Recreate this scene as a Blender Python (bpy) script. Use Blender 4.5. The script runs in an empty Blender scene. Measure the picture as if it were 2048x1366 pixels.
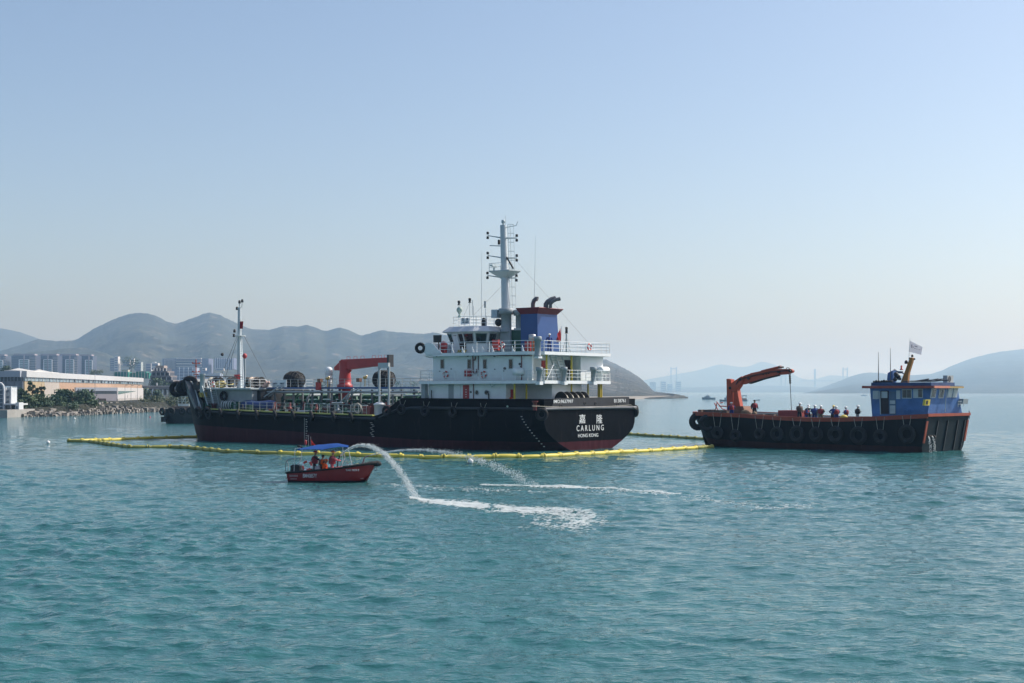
import bpy, bmesh, math, random
import numpy as np
from mathutils import Vector, Matrix, noise as mnoise
R = math.radians
random.seed(7)
SC = bpy.context.scene
COL = SC.collection

# ---------------------------------------------------------------- camera, sky, sun, exposure
F, H, CX, HY = 2900.0, 5.8, 1024.0, 783.0        # focal length in photo pixels, eye height, centre column, horizon row
cam_d = bpy.data.cameras.new('camera')
cam_d.sensor_width = 36.0
cam_d.lens = F / 2048 * 36.0
cam_d.shift_y = (HY - 683.0) / 2048.0
cam_d.clip_start, cam_d.clip_end = 0.5, 60000
cam = bpy.data.objects.new('camera', cam_d)
COL.objects.link(cam)
cam.location = (0, 0, H)
cam.rotation_euler = (R(90), 0, 0)
SC.camera = cam

SUN_AZ, SUN_EL = 71.0, 45.0                       # azimuth clockwise from +Y, elevation
world = bpy.data.worlds.new('World')
SC.world = world
world.use_nodes = True
wn = world.node_tree
wn.nodes.clear()
sky = wn.nodes.new('ShaderNodeTexSky')
sky.sky_type = 'NISHITA'
sky.sun_disc = False
sky.sun_elevation = R(SUN_EL)
sky.sun_rotation = R(SUN_AZ)
sky.altitude = 0
sky.air_density = 0.85
sky.dust_density = 2.2
sky.ozone_density = 1.4
bg = wn.nodes.new('ShaderNodeBackground')
bg.inputs['Strength'].default_value = 0.106
wo = wn.nodes.new('ShaderNodeOutputWorld')
wn.links.new(sky.outputs['Color'], bg.inputs['Color'])
wn.links.new(bg.outputs['Background'], wo.inputs['Surface'])

sd = bpy.data.lights.new('sun', 'SUN')
sd.energy = 3.2
sd.angle = R(0.5)
sd.color = (1.0, 0.95, 0.87)
sun = bpy.data.objects.new('sun', sd)
COL.objects.link(sun)
sdir = Vector((math.sin(R(SUN_AZ)) * math.cos(R(SUN_EL)), math.cos(R(SUN_AZ)) * math.cos(R(SUN_EL)), math.sin(R(SUN_EL))))
sun.rotation_euler = sdir.to_track_quat('Z', 'Y').to_euler()
sun.location = (0, 0, 500)

SC.view_settings.view_transform = 'Standard'
SC.view_settings.look = 'None'
SC.view_settings.exposure = 0.6
SC.view_settings.gamma = 1.0
SC.render.engine = 'CYCLES'
SC.cycles.use_denoising = True
SC.cycles.max_bounces = 6
SC.cycles.volume_bounces = 2
SC.cycles.transparent_max_bounces = 12

# ---------------------------------------------------------------- helpers: objects and properties
def link(o, parent=None):
    COL.objects.link(o)
    if parent is not None:
        o.parent = parent
    return o

def tag(o, label=None, cat=None, group=None, kind=None):
    if label: o['label'] = label
    if cat: o['category'] = cat
    if group: o['group'] = group
    if kind: o['kind'] = kind
    return o

def empty(name, loc=(0, 0, 0), rz=0.0, label=None, cat=None, group=None):
    o = bpy.data.objects.new(name, None)
    o.empty_display_size = 0.3
    COL.objects.link(o)
    o.location = loc
    o.rotation_euler = (0, 0, rz)
    return tag(o, label, cat, group)

def copy_tree(o, parent=None):
    c = o.copy()
    COL.objects.link(c)
    c.parent = parent
    for ch in list(o.children):
        copy_tree(ch, c)
    return c

V = Vector

class MB:
    """collects shapes; build() links them as ONE mesh object"""
    def __init__(s):
        s.v, s.f, s.sm, s.mi = [], [], [], []
        s.cur = 0
    def add(s, vs, fs, smooth=False):
        n = len(s.v)
        s.v.extend([tuple(p) for p in vs])
        for f in fs:
            s.f.append(tuple(i + n for i in f))
            s.sm.append(smooth)
            s.mi.append(s.cur)
        return s
    def box(s, lo, hi):
        (a, b, c), (d, e, f) = lo, hi
        return s.hexa([(a, b, c), (d, b, c), (d, e, c), (a, e, c), (a, b, f), (d, b, f), (d, e, f), (a, e, f)])
    def cbox(s, c, size, rz=0.0, ry=0.0):
        m = Matrix.Rotation(rz, 3, 'Z') @ Matrix.Rotation(ry, 3, 'Y')
        hx, hy, hz = size[0] / 2, size[1] / 2, size[2] / 2
        P = [V(c) + m @ V((x * hx, y * hy, z * hz)) for z in (-1, 1) for x, y in ((-1, -1), (1, -1), (1, 1), (-1, 1))]
        return s.hexa(P)
    def hexa(s, P):
        return s.add(P, [(3, 2, 1, 0), (4, 5, 6, 7), (0, 1, 5, 4), (1, 2, 6, 5), (2, 3, 7, 6), (3, 0, 4, 7)])
    def prism(s, poly, off):
        """polygon (3D points) extruded along the vector off"""
        n = len(poly)
        o = V(off)
        P = [V(p) for p in poly] + [V(p) + o for p in poly]
        fs = [tuple(range(n))[::-1], tuple(range(n, 2 * n))] + [(i, (i + 1) % n, n + (i + 1) % n, n + i) for i in range(n)]
        return s.add(P, fs)
    def loft(s, rings, smooth=True, cap=True, closed=True):
        n = len(rings[0])
        P = [p for r in rings for p in r]
        fs = []
        for k in range(len(rings) - 1):
            for i in range(n if closed else n - 1):
                j = (i + 1) % n
                fs.append((k * n + i, k * n + j, (k + 1) * n + j, (k + 1) * n + i))
        s.add(P, fs, smooth)
        if cap:
            s.add(rings[0], [tuple(range(n))[::-1]])
            s.add(rings[-1], [tuple(range(n))])
        return s
    def tube(s, pts, r, n=6, cap=True):
        pts = [V(p) for p in pts]
        rr = r if isinstance(r, (list, tuple)) else [r] * len(pts)
        rings = []
        t0 = (pts[1] - pts[0]).normalized()
        up = V((0, 0, 1)) if abs(t0.z) < 0.9 else V((1, 0, 0))
        nx = t0.cross(up).normalized()
        for i, p in enumerate(pts):
            t = (pts[min(i + 1, len(pts) - 1)] - pts[max(i - 1, 0)]).normalized()
            nx = (nx - t * nx.dot(t)).normalized()
            ny = t.cross(nx)
            rings.append([p + (nx * math.cos(2 * math.pi * k / n + .785) + ny * math.sin(2 * math.pi * k / n + .785)) * rr[i] for k in range(n)])
        return s.loft(rings, smooth=n > 4, cap=cap)
    def cyl(s, p0, p1, r0, r1=None, n=12):
        return s.tube([p0, p1], [r0, r0 if r1 is None else r1], n)
    def lathe(s, c, prof, n=16, axis=(0, 0, 1)):
        """prof: (radius, height) pairs along axis"""
        ax = V(axis).normalized()
        up = V((0, 0, 1)) if abs(ax.z) < 0.9 else V((1, 0, 0))
        x = ax.cross(up).normalized()
        y = ax.cross(x)
        rings = [[V(c) + ax * h + (x * math.cos(2 * math.pi * k / n) + y * math.sin(2 * math.pi * k / n)) * max(r, 1e-4) for k in range(n)] for r, h in prof]
        return s.loft(rings, True, True)
    def ball(s, c, r, nu=12, nv=8, sc=(1, 1, 1)):
        pr = [(r * math.sin(math.pi * i / nv), -r * math.cos(math.pi * i / nv)) for i in range(nv + 1)]
        n0 = len(s.v)
        s.lathe((0, 0, 0), pr, nu)
        for i in range(n0, len(s.v)):
            q = s.v[i]
            s.v[i] = (c[0] + q[0] * sc[0], c[1] + q[1] * sc[1], c[2] + q[2] * sc[2])
        return s
    def torus(s, c, axis, Rr, r, nu=20, nv=8, flat=1.0, lug=0.0):
        ax = V(axis).normalized()
        up = V((0, 0, 1)) if abs(ax.z) < 0.9 else V((1, 0, 0))
        x = ax.cross(up).normalized()
        y = ax.cross(x)
        rings = []
        for i in range(nu):
            a = 2 * math.pi * i / nu
            d = x * math.cos(a) + y * math.sin(a)
            rg = []
            for j in range(nv):
                b = 2 * math.pi * j / nv
                q = r * (1 + (lug if (i % 2 and math.cos(b) > 0.3) else 0))
                rg.append(V(c) + d * (Rr + q * math.cos(b)) + ax * (q * flat * math.sin(b)))
            rings.append(rg)
        rings.append(rings[0])
        return s.loft(rings, True, False)
    def build(s, name, mats, parent=None):
        me = bpy.data.meshes.new(name)
        me.from_pydata(s.v, [], s.f)
        me.polygons.foreach_set('use_smooth', s.sm)
        for m in (mats if isinstance(mats, (list, tuple)) else [mats]):
            me.materials.append(m)
        if any(s.mi):
            me.polygons.foreach_set('material_index', s.mi)
        me.update()
        return link(bpy.data.objects.new(name, me), parent)

    def split(s, name, mats, parent=None):
        """one object for each separate piece (pieces touch where they share a corner)"""
        key, par = {}, list(range(len(s.f)))
        def find(i):
            while par[i] != i:
                par[i] = par[par[i]]; i = par[i]
            return i
        for i, f in enumerate(s.f):
            for q in f:
                k = tuple(round(c, 4) for c in s.v[q])
                if k in key: par[find(i)] = find(key[k])
                else: key[k] = i
        gr = {}
        for i in range(len(s.f)): gr.setdefault(find(i), []).append(i)
        out = []
        for ids in gr.values():
            m = MB(); mp = {}
            for i in ids:
                for q in s.f[i]:
                    if q not in mp: mp[q] = len(m.v); m.v.append(s.v[q])
                m.f.append(tuple(mp[q] for q in s.f[i])); m.sm.append(s.sm[i]); m.mi.append(s.mi[i])
            out.append(m.build(name, mats, parent))
        return out

def railing(mb, path, h=1.0, rails=3, gap=1.4, r=0.026, stay=0.0):
    path = [V(p) for p in path]
    up = V((0, 0, 1))
    for a, b in zip(path[:-1], path[1:]):
        for k in range(rails):
            z = h * (k + 1) / rails
            mb.tube([a + up * z, b + up * z], r if k < rails - 1 else r * 1.25, 4, False)
        n = max(1, round((b - a).length / gap))
        for i in range(n + 1):
            p = a.lerp(b, i / n)
            mb.tube([p, p + up * h], r * 1.2, 4, False)
    return mb

# ---------------------------------------------------------------- pixel measurements turned into places
def at_depth(x, y, D):
    return V(((x - CX) / F * D, D, H + (HY - y) / F * D))

def at_z(x, y, z=0.0):
    D = (H - z) * F / (y - HY)
    return V(((x - CX) / F * D, D, z))

class Frame:
    """a vessel's own axes: u along the keel towards the stern, v across it away from the eye, z up"""
    def __init__(s, X, Y, phi):
        s.o = V((X, Y, 0))
        s.a = V((math.sin(phi), -math.cos(phi), 0))
        s.b = V((math.cos(phi), math.sin(phi), 0))
        s.rz = math.atan2(s.a.y, s.a.x)
    def loc(s, P):
        d = V(P) - s.o
        return V((d.dot(s.a), d.dot(s.b), d.z))
    def wor(s, u, v, z=0):
        return s.o + s.a * u + s.b * v + V((0, 0, z))
    def plane(s, x, y, ax, val):
        O = s.loc((0, 0, H))
        d = V(((x - CX) / F, 1, (HY - y) / F))
        d = V((d.dot(s.a), d.dot(s.b), d.z))
        return O + d * ((val - O[ax]) / d[ax])
    def U(s, x, y, u): return s.plane(x, y, 0, u)
    def S(s, x, y, v=0.0): return s.plane(x, y, 1, v)
    def Z(s, x, y, z): return s.plane(x, y, 2, z)

# ---------------------------------------------------------------- materials
MC = {}
def nodes_of(name):
    m = bpy.data.materials.new(name)
    m.use_nodes = True
    nt = m.node_tree
    return m, nt, nt.nodes['Principled BSDF'], (lambda t: nt.nodes.new(t)), nt.links.new

def ramp(N, stops):
    r = N('ShaderNodeValToRGB')
    e = r.color_ramp.elements
    while len(e) < len(stops): e.new(0.5)
    for q, (p, c) in zip(e, stops):
        q.position = p
        q.color = (*c, 1) if len(c) == 3 else c
    return r

def M(name, col, rough=0.5, var=0.18, scale=1.3, metal=0.0, rust=0.0, rustcol=(0.12, 0.045, 0.02), bump=0.0, bscale=8.0, spec=0.5, emit=None, alpha=None):
    """painted or worn surface: mottled colour, optional vertical rust runs, fine relief"""
    if name in MC: return MC[name]
    m, nt, b, N, L = nodes_of(name)
    tc = N('ShaderNodeTexCoord')
    n1 = N('ShaderNodeTexNoise')
    n1.inputs['Scale'].default_value = scale
    n1.inputs['Detail'].default_value = 6
    n1.inputs['Roughness'].default_value = 0.62
    L(tc.outputs['Object'], n1.inputs['Vector'])
    lo = tuple(c * (1 - var) for c in col)
    hi = tuple(min(1, c * (1 + var)) for c in col)
    r1 = ramp(N, [(0.3, lo), (0.7, hi)])
    L(n1.outputs['Fac'], r1.inputs['Fac'])
    out = r1.outputs['Color']
    if rust > 0:
        mp = N('ShaderNodeMapping')
        mp.inputs['Scale'].default_value = (1.6, 1.6, 0.22)
        L(tc.outputs['Object'], mp.inputs['Vector'])
        n2 = N('ShaderNodeTexNoise')
        n2.inputs['Scale'].default_value = 1.4
        n2.inputs['Detail'].default_value = 8
        n2.inputs['Roughness'].default_value = 0.7
        L(mp.outputs['Vector'], n2.inputs['Vector'])
        t = 0.74 - rust * 0.25
        r2 = ramp(N, [(t, (0, 0, 0)), (t + 0.12, (1, 1, 1))])
        L(n2.outputs['Fac'], r2.inputs['Fac'])
        mx = N('ShaderNodeMixRGB')
        L(r2.outputs['Color'], mx.inputs['Fac'])
        L(out, mx.inputs['Color1'])
        mx.inputs['Color2'].default_value = (*rustcol, 1)
        out = mx.outputs['Color']
    L(out, b.inputs['Base Color'])
    b.inputs['Roughness'].default_value = rough
    b.inputs['Metallic'].default_value = metal
    b.inputs['Specular IOR Level'].default_value = spec
    if bump > 0:
        n3 = N('ShaderNodeTexNoise')
        n3.inputs['Scale'].default_value = bscale
        n3.inputs['Detail'].default_value = 4
        L(tc.outputs['Object'], n3.inputs['Vector'])
        bp = N('ShaderNodeBump')
        bp.inputs['Strength'].default_value = bump
        bp.inputs['Distance'].default_value = 0.05
        L(n3.outputs['Fac'], bp.inputs['Height'])
        L(bp.outputs['Normal'], b.inputs['Normal'])
    MC[name] = m
    return m

def banded(name, bands, rough=0.45, var=0.2, slope=0.0, u0=0.0, wear=0.3):
    """hull paint: bands = [(top height, colour)...] from the keel upward; the boot-top line rises by slope per metre ahead of u0"""
    m, nt, b, N, L = nodes_of(name)
    tc = N('ShaderNodeTexCoord')
    sp = N('ShaderNodeSeparateXYZ')
    L(tc.outputs['Object'], sp.inputs[0])
    hz = sp.outputs['Z']
    if slope:
        s1 = N('ShaderNodeMath'); s1.operation = 'SUBTRACT'; s1.inputs[0].default_value = u0; L(sp.outputs['X'], s1.inputs[1])
        s2 = N('ShaderNodeMath'); s2.operation = 'MAXIMUM'; L(s1.outputs[0], s2.inputs[0]); s2.inputs[1].default_value = 0
        s3 = N('ShaderNodeMath'); s3.operation = 'MULTIPLY'; L(s2.outputs[0], s3.inputs[0]); s3.inputs[1].default_value = slope
        s4 = N('ShaderNodeMath'); s4.operation = 'SUBTRACT'; L(hz, s4.inputs[0]); L(s3.outputs[0], s4.inputs[1])
        hz = s4.outputs[0]
    n0 = N('ShaderNodeTexNoise'); n0.inputs['Scale'].default_value = 1.1; n0.inputs['Detail'].default_value = 5
    L(tc.outputs['Object'], n0.inputs['Vector'])
    jm = N('ShaderNodeMath'); jm.operation = 'MULTIPLY_ADD'; L(n0.outputs['Fac'], jm.inputs[0]); jm.inputs[1].default_value = 0.10; L(hz, jm.inputs[2])
    mr = N('ShaderNodeMapRange'); mr.inputs['From Min'].default_value = -2; mr.inputs['From Max'].default_value = 10
    L(jm.outputs[0], mr.inputs['Value'])
    stops = []
    for i, (t, c) in enumerate(bands):
        stops.append((0.0 if i == 0 else (bands[i - 1][0] + 0.05 + 2) / 12, c))
    r0 = ramp(N, stops)
    r0.color_ramp.interpolation = 'CONSTANT'
    L(mr.outputs[0], r0.inputs['Fac'])
    mp = N('ShaderNodeMapping'); mp.inputs['Scale'].default_value = (1.3, 1.3, 0.18); L(tc.outputs['Object'], mp.inputs['Vector'])
    n1 = N('ShaderNodeTexNoise'); n1.inputs['Scale'].default_value = 1.2; n1.inputs['Detail'].default_value = 9; n1.inputs['Roughness'].default_value = 0.7
    L(mp.outputs['Vector'], n1.inputs['Vector'])
    r1 = ramp(N, [(0.25, (1 - var,) * 3), (0.75, (1 + var * 1.4,) * 3)])
    L(n1.outputs['Fac'], r1.inputs['Fac'])
    mu = N('ShaderNodeMixRGB'); mu.blend_type = 'MULTIPLY'; mu.inputs['Fac'].default_value = 1
    L(r0.outputs['Color'], mu.inputs['Color1']); L(r1.outputs['Color'], mu.inputs['Color2'])
    r2 = ramp(N, [(0.58, (0, 0, 0)), (0.74, (wear,) * 3)])
    L(n1.outputs['Fac'], r2.inputs['Fac'])
    mx = N('ShaderNodeMixRGB'); L(r2.outputs['Color'], mx.inputs['Fac']); L(mu.outputs['Color'], mx.inputs['Color1'])
    mx.inputs['Color2'].default_value = (0.10, 0.08, 0.07, 1)
    L(mx.outputs['Color'], b.inputs['Base Color'])
    b.inputs['Roughness'].default_value = rough
    n3 = N('ShaderNodeTexNoise'); n3.inputs['Scale'].default_value = 0.9; n3.inputs['Detail'].default_value = 3
    L(tc.outputs['Object'], n3.inputs['Vector'])
    bp = N('ShaderNodeBump'); bp.inputs['Strength'].default_value = 0.25; bp.inputs['Distance'].default_value = 0.12
    L(n3.outputs['Fac'], bp.inputs['Height']); L(bp.outputs['Normal'], b.inputs['Normal'])
    return m

def glass(name, col=(0.02, 0.03, 0.035), rough=0.06):
    if name in MC: return MC[name]
    m = M(name, col, rough, 0.25, 2.0)
    m.node_tree.nodes['Principled BSDF'].inputs['Specular IOR Level'].default_value = 0.8
    return m

def text(name, s, origin, xdir, ydir, width, height, mat, parent, bold=0.0):
    """lettering as flat raised geometry, fitted into width x height from its lower left corner"""
    cu = bpy.data.curves.new(name, 'FONT')
    cu.body = s
    cu.extrude = 0.004
    cu.offset = bold
    cu.resolution_u = 3
    tmp = bpy.data.objects.new(name + '_tmp', cu)
    COL.objects.link(tmp)
    dg = bpy.context.evaluated_depsgraph_get()
    me = bpy.data.meshes.new_from_object(tmp.evaluated_get(dg))
    bpy.data.objects.remove(tmp)
    bpy.data.curves.remove(cu)
    if not me.vertices:
        return None
    xs = [v.co.x for v in me.vertices]; ys = [v.co.y for v in me.vertices]
    sx = width / max(1e-6, max(xs) - min(xs)); sy = height / max(1e-6, max(ys) - min(ys))
    X, Y = V(xdir).normalized(), V(ydir).normalized()
    Zn = X.cross(Y)
    x0, y0 = min(xs), min(ys)
    for v in me.vertices:
        v.co = V(origin) + X * ((v.co.x - x0) * sx) + Y * ((v.co.y - y0) * sy) + Zn * (v.co.z * 3 + 0.014)
    me.name = name
    me.materials.clear()
    me.materials.append(mat)
    return link(bpy.data.objects.new(name, me), parent)

ORD = 'first second third fourth fifth sixth seventh eighth ninth tenth eleventh twelfth thirteenth fourteenth fifteenth sixteenth seventeenth eighteenth nineteenth twentieth'.split()
# ---------------------------------------------------------------- water
WG = {}
def wave_z(x, y):
    r = math.hypot(x, y); a = math.atan2(x, y)
    n = len(WG['rad'])
    i = min(n - 1, max(0, int(np.searchsorted(WG['rad'], r)))) 
    j = min(len(WG['ang']) - 1, max(0, int(np.searchsorted(WG['ang'], a))))
    return float(WG['Z'][i, j])
def make_water():
    drops = np.concatenate([np.geomspace(2600, 880, 46), np.arange(860, 400, -1.25), np.arange(400, 60, -0.62), np.arange(60, 26, -1.0), np.geomspace(26, 0.86, 76)])
    rad = F * H / drops
    ang = np.radians(np.concatenate([np.linspace(-84, -25, 100), np.linspace(-24.9, 24.9, 720), np.linspace(25, 84, 100)]))
    rr, aa = np.meshgrid(rad, ang, indexing='ij')
    dr = np.gradient(rad)[:, None]
    dang = np.gradient(ang)[None, :]
    X = rr * np.sin(aa); Y = rr * np.cos(aa)
    Z = np.zeros_like(X); DX = np.zeros_like(X); DY = np.zeros_like(X)
    rng = np.random.default_rng(3)
    n = 64
    lam = np.geomspace(0.32, 4.2, n)
    for i, l in enumerate(lam):
        th = R(198) + rng.normal(0, 0.62)
        k = 2 * math.pi / l
        slope = 0.041 * (1.0 if l > 0.5 else 0.75) * (0.72 if l > 1.6 else 1.0) * (0.65 if l > 2.8 else 1.0)
        A = slope / k
        fade = np.clip((l / (2.1 * np.maximum(dr, rr * dang)) - 0.5), 0, 1)
        ph = k * (X * math.sin(th) + Y * math.cos(th)) + rng.uniform(0, 6.283)
        Z += A * fade * np.cos(ph)
        q = 0.85
        DX -= q * A * fade * math.sin(th) * np.sin(ph)
        DY -= q * A * fade * math.cos(th) * np.sin(ph)
    gust = 0.8 + 0.35 * np.sin(X * 0.11 + 0.6 * np.sin(Y * 0.05)) * np.sin(Y * 0.07 + 1.3)
    Z *= gust
    nr, na = X.shape
    co = np.stack([X + DX * gust, Y + DY * gust, Z], -1).reshape(-1, 3)
    idx = np.arange(nr * na).reshape(nr, na)
    quads = np.stack([idx[:-1, :-1], idx[:-1, 1:], idx[1:, 1:], idx[1:, :-1]], -1).reshape(-1, 4)
    me = bpy.data.meshes.new('sea')
    me.vertices.add(len(co)); me.vertices.foreach_set('co', co.ravel().astype(np.float32))
    me.loops.add(quads.size); me.loops.foreach_set('vertex_index', quads.ravel().astype(np.int32))
    me.polygons.add(len(quads))
    me.polygons.foreach_set('loop_start', (np.arange(len(quads)) * 4).astype(np.int32))
    me.polygons.foreach_set('use_smooth', np.ones(len(quads), bool))
    me.update(calc_edges=True)
    if me.polygons[0].normal.z < 0:
        me.flip_normals()
    WG.update(ang=ang, rad=rad, Z=Z)
    m, nt, b, N, L = nodes_of('sea_water')
    tc = N('ShaderNodeTexCoord')
    n0 = N('ShaderNodeTexNoise'); n0.inputs['Scale'].default_value = 0.035; n0.inputs['Detail'].default_value = 3
    L(tc.outputs['Object'], n0.inputs['Vector'])
    r0 = ramp(N, [(0.3, (0.022, 0.104, 0.110)), (0.7, (0.030, 0.132, 0.136))])
    L(n0.outputs['Fac'], r0.inputs['Fac']); L(r0.outputs['Color'], b.inputs['Base Color'])
    b.inputs['Roughness'].default_value = 0.06
    b.inputs['IOR'].default_value = 1.333
    b.inputs['Specular IOR Level'].default_value = 0.36
    prev = None
    for sc, st, dist, rot in ((0.5, 0.8, 0.26, 0.3), (1.7, 0.9, 0.13, -0.25), (5.5, 0.9, 0.05, 0.15)):
        mp = N('ShaderNodeMapping'); mp.inputs['Rotation'].default_value = (0, 0, rot); mp.inputs['Scale'].default_value = (0.62, 1.25, 1)
        L(tc.outputs['Object'], mp.inputs['Vector'])
        t = N('ShaderNodeTexNoise'); t.inputs['Scale'].default_value = sc; t.inputs['Detail'].default_value = 3; t.inputs['Roughness'].default_value = 0.55
        L(mp.outputs['Vector'], t.inputs['Vector'])
        bp = N('ShaderNodeBump'); bp.inputs['Strength'].default_value = st; bp.inputs['Distance'].default_value = dist
        L(t.outputs['Fac'], bp.inputs['Height'])
        if prev: L(prev, bp.inputs['Normal'])
        prev = bp.outputs['Normal']
    L(prev, b.inputs['Normal'])
    me.materials.append(m)
    return tag(link(bpy.data.objects.new('sea', me)), 'choppy teal harbour water reaching to the hazy horizon', 'sea', kind='structure')
make_water()

# ---------------------------------------------------------------- hills
def veg(name, lo, hi, bare, amount=0.25, scale=0.02):
    m, nt, b, N, L = nodes_of(name)
    tc = N('ShaderNodeTexCoord')
    n1 = N('ShaderNodeTexNoise'); n1.inputs['Scale'].default_value = scale; n1.inputs['Detail'].default_value = 10; n1.inputs['Roughness'].default_value = 0.65
    L(tc.outputs['Object'], n1.inputs['Vector'])
    r1 = ramp(N, [(0.35, lo), (0.65, hi)]); L(n1.outputs['Fac'], r1.inputs['Fac'])
    n2 = N('ShaderNodeTexNoise'); n2.inputs['Scale'].default_value = scale * 1.7; n2.inputs['Detail'].default_value = 8; n2.inputs['Roughness'].default_value = 0.7
    mp = N('ShaderNodeMapping'); mp.inputs['Location'].default_value = (37, 11, 5); L(tc.outputs['Object'], mp.inputs['Vector']); L(mp.outputs['Vector'], n2.inputs['Vector'])
    r2 = ramp(N, [(0.68 - amount * 0.3, (0, 0, 0)), (0.76 - amount * 0.3, (1, 1, 1))]); L(n2.outputs['Fac'], r2.inputs['Fac'])
    mx = N('ShaderNodeMixRGB'); L(r2.outputs['Color'], mx.inputs['Fac']); L(r1.outputs['Color'], mx.inputs['Color1']); mx.inputs['Color2'].default_value = (*bare, 1)
    L(mx.outputs['Color'], b.inputs['Base Color'])
    b.inputs['Roughness'].default_value = 0.9
    bp = N('ShaderNodeBump'); bp.inputs['Strength'].default_value = 1.0; bp.inputs['Distance'].default_value = 14
    L(n1.outputs['Fac'], bp.inputs['Height']); L(bp.outputs['Normal'], b.inputs['Normal'])
    return m

def hill(name, label, pts, Df, Dr, mat, foot=0.0, rough=1.0, seed=0, step=3.0, rows=44, shore=None):
    """a ridge with its own depth: pts is the skyline as measured, the slope falls to the foot at distance Df and away again behind"""
    x0, x1 = pts[0][0], pts[-1][0]
    nx = int((x1 - x0) / step) + 1
    xs = np.linspace(x0, x1, nx)
    ys = np.interp(xs, [p[0] for p in pts], [p[1] for p in pts])
    ker = np.exp(-np.linspace(-2, 2, 9) ** 2); ker /= ker.sum(); ys = np.convolve(np.pad(ys, 4, mode='edge'), ker, mode='valid')
    jit = np.array([(mnoise.noise(V((x * .11, seed, 0))) * 1.1 + mnoise.noise(V((x * .33, seed, 3))) * .8) * rough for x in xs])
    vs, fs = [], []
    KS = 2500 / (Dr((x0 + x1) / 2) if callable(Dr) else Dr)
    for i, (x, y) in enumerate(zip(xs, ys)):
        k = (x - CX) / F
        dr = Dr(x) if callable(Dr) else Dr
        df = Df(x) if callable(Df) else Df
        hz = H + (HY - y) / F * dr
        jz = -jit[i] / F * dr
        for j in range(rows + 8):
            if j < rows:
                t = j / (rows - 1)
                D = df + (dr - df) * t
                z = foot + (hz - foot) * (t ** 1.25 * (1 - 0.12 * math.sin(t * math.pi)))
            else:
                t2 = (j - rows + 1) / 8
                D = dr + (dr - df) * 0.9 * t2
                z = foot + (hz - foot) * (1 - t2) ** 1.3
                t = 1 - t2
            p = V((k * D, D, 0))
            w = math.sin(min(1, t * 1.02) * math.pi) if j < rows else 0.3
            g = .45 - abs(mnoise.fractal(V((p.x * 0.0042 * KS + seed, p.y * 0.0022 * KS, 1.7)), 1.0, 2.0, 5))
            f2 = mnoise.fractal(V((p.x * 0.02 * KS + seed, p.y * 0.012 * KS, 4.7)), 0.9, 2.1, 4)
            z += jz * (t ** 9 if j < rows else t)
            z += rough * (g * 0.30 * w + f2 * 0.035 * w) * max(0.0, hz - foot)
            vs.append((p.x, p.y, max(z, foot - 0.6) if j else foot - 1.0))
    n = rows + 8
    for i in range(nx - 1):
        for j in range(n - 1):
            fs.append((i * n + j, (i + 1) * n + j, (i + 1) * n + j + 1, i * n + j + 1))
    mb = MB(); mb.add(vs, fs, True)
    o = mb.build(name, mat)
    return tag(o, label, 'hill', kind='structure')

M_hill = veg('hill_scrub', (0.005, 0.011, 0.008), (0.042, 0.050, 0.030), (0.13, 0.115, 0.09), 0.36, 0.011)
M_head = veg('headland_scrub', (0.009, 0.016, 0.012), (0.060, 0.060, 0.042), (0.16, 0.14, 0.12), 0.5, 0.022)
M_far = veg('far_hill_scrub', (0.02, 0.03, 0.025), (0.035, 0.042, 0.03), (0.08, 0.075, 0.065), 0.1, 0.006)
hill('mountain', 'long hazy blue ridge of rounded peaks behind the tanker',
     [(-420, 735), (-200, 722), (-80, 712), (0, 702), (40, 690), (75, 678), (110, 682), (150, 681), (190, 656), (235, 635), (258, 628), (280, 625), (310, 630), (335, 644), (352, 648), (388, 635), (417, 624), (440, 630), (470, 645), (500, 658), (540, 660), (566, 652), (600, 653), (612, 649), (632, 655), (650, 663), (680, 654), (705, 663), (722, 672), (762, 660), (790, 664), (850, 668), (866, 664), (890, 670), (930, 676), (1000, 682), (1060, 690), (1110, 702), (1150, 716), (1200, 740), (1240, 775)],
     2700, lambda x: 4900 - max(0, x - 600) * 1.6, M_hill, 2.0, 1.0, 2.0, 3.0, 44)
hill('headland', 'rocky scrub covered headland sloping down to a beach right of the tanker',
     [(830, 786), (866, 766), (910, 740), (1000, 720), (1080, 712), (1150, 712), (1190, 717), (1212, 719), (1238, 731), (1264, 745), (1282, 757), (1297, 771), (1307, 783), (1330, 785.5), (1352, 788), (1368, 791.5), (1376, 795)],
     lambda x: 1130 if x < 1290 else 1130 + (x - 1290) * 1.2, lambda x: 4300 if x < 1230 else max(1260, 4300 - (x - 1230) * 26), M_head, 1.2, 1.1, 9.0, 2.5, 40)
hill('wooded_hill', 'dark wooded hump rising behind the apartment towers',
     [(-60, 712), (20, 708), (80, 703), (130, 697), (165, 695), (205, 704), (235, 716), (260, 722), (300, 740), (340, 757), (380, 768), (430, 772)],
     2500, 3600, M_hill, 2.5, 0.8, 4.0, 3.0, 30)
hill('pale_hill', 'faint pale ridge at the far left edge of the sky',
     [(-500, 652), (-200, 651), (-60, 652), (0, 656), (40, 664), (90, 682), (150, 705)], 5600, 7200, M_far, 2.0, 0.5, 6.0, 6.0, 20)
hill('far_hill', 'pale far range with two soft peaks behind the suspension bridge',
     [(1230, 772), (1300, 758), (1350, 749), (1395, 741), (1440, 728), (1470, 733), (1492, 735), (1510, 728), (1524, 722), (1545, 728), (1570, 737), (1600, 757), (1625, 760), (1660, 750), (1700, 753), (1760, 760), (1900, 770)], 12600, 15500, M_far, 0.5, 0.6, 3.0, 4.0, 24)
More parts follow.
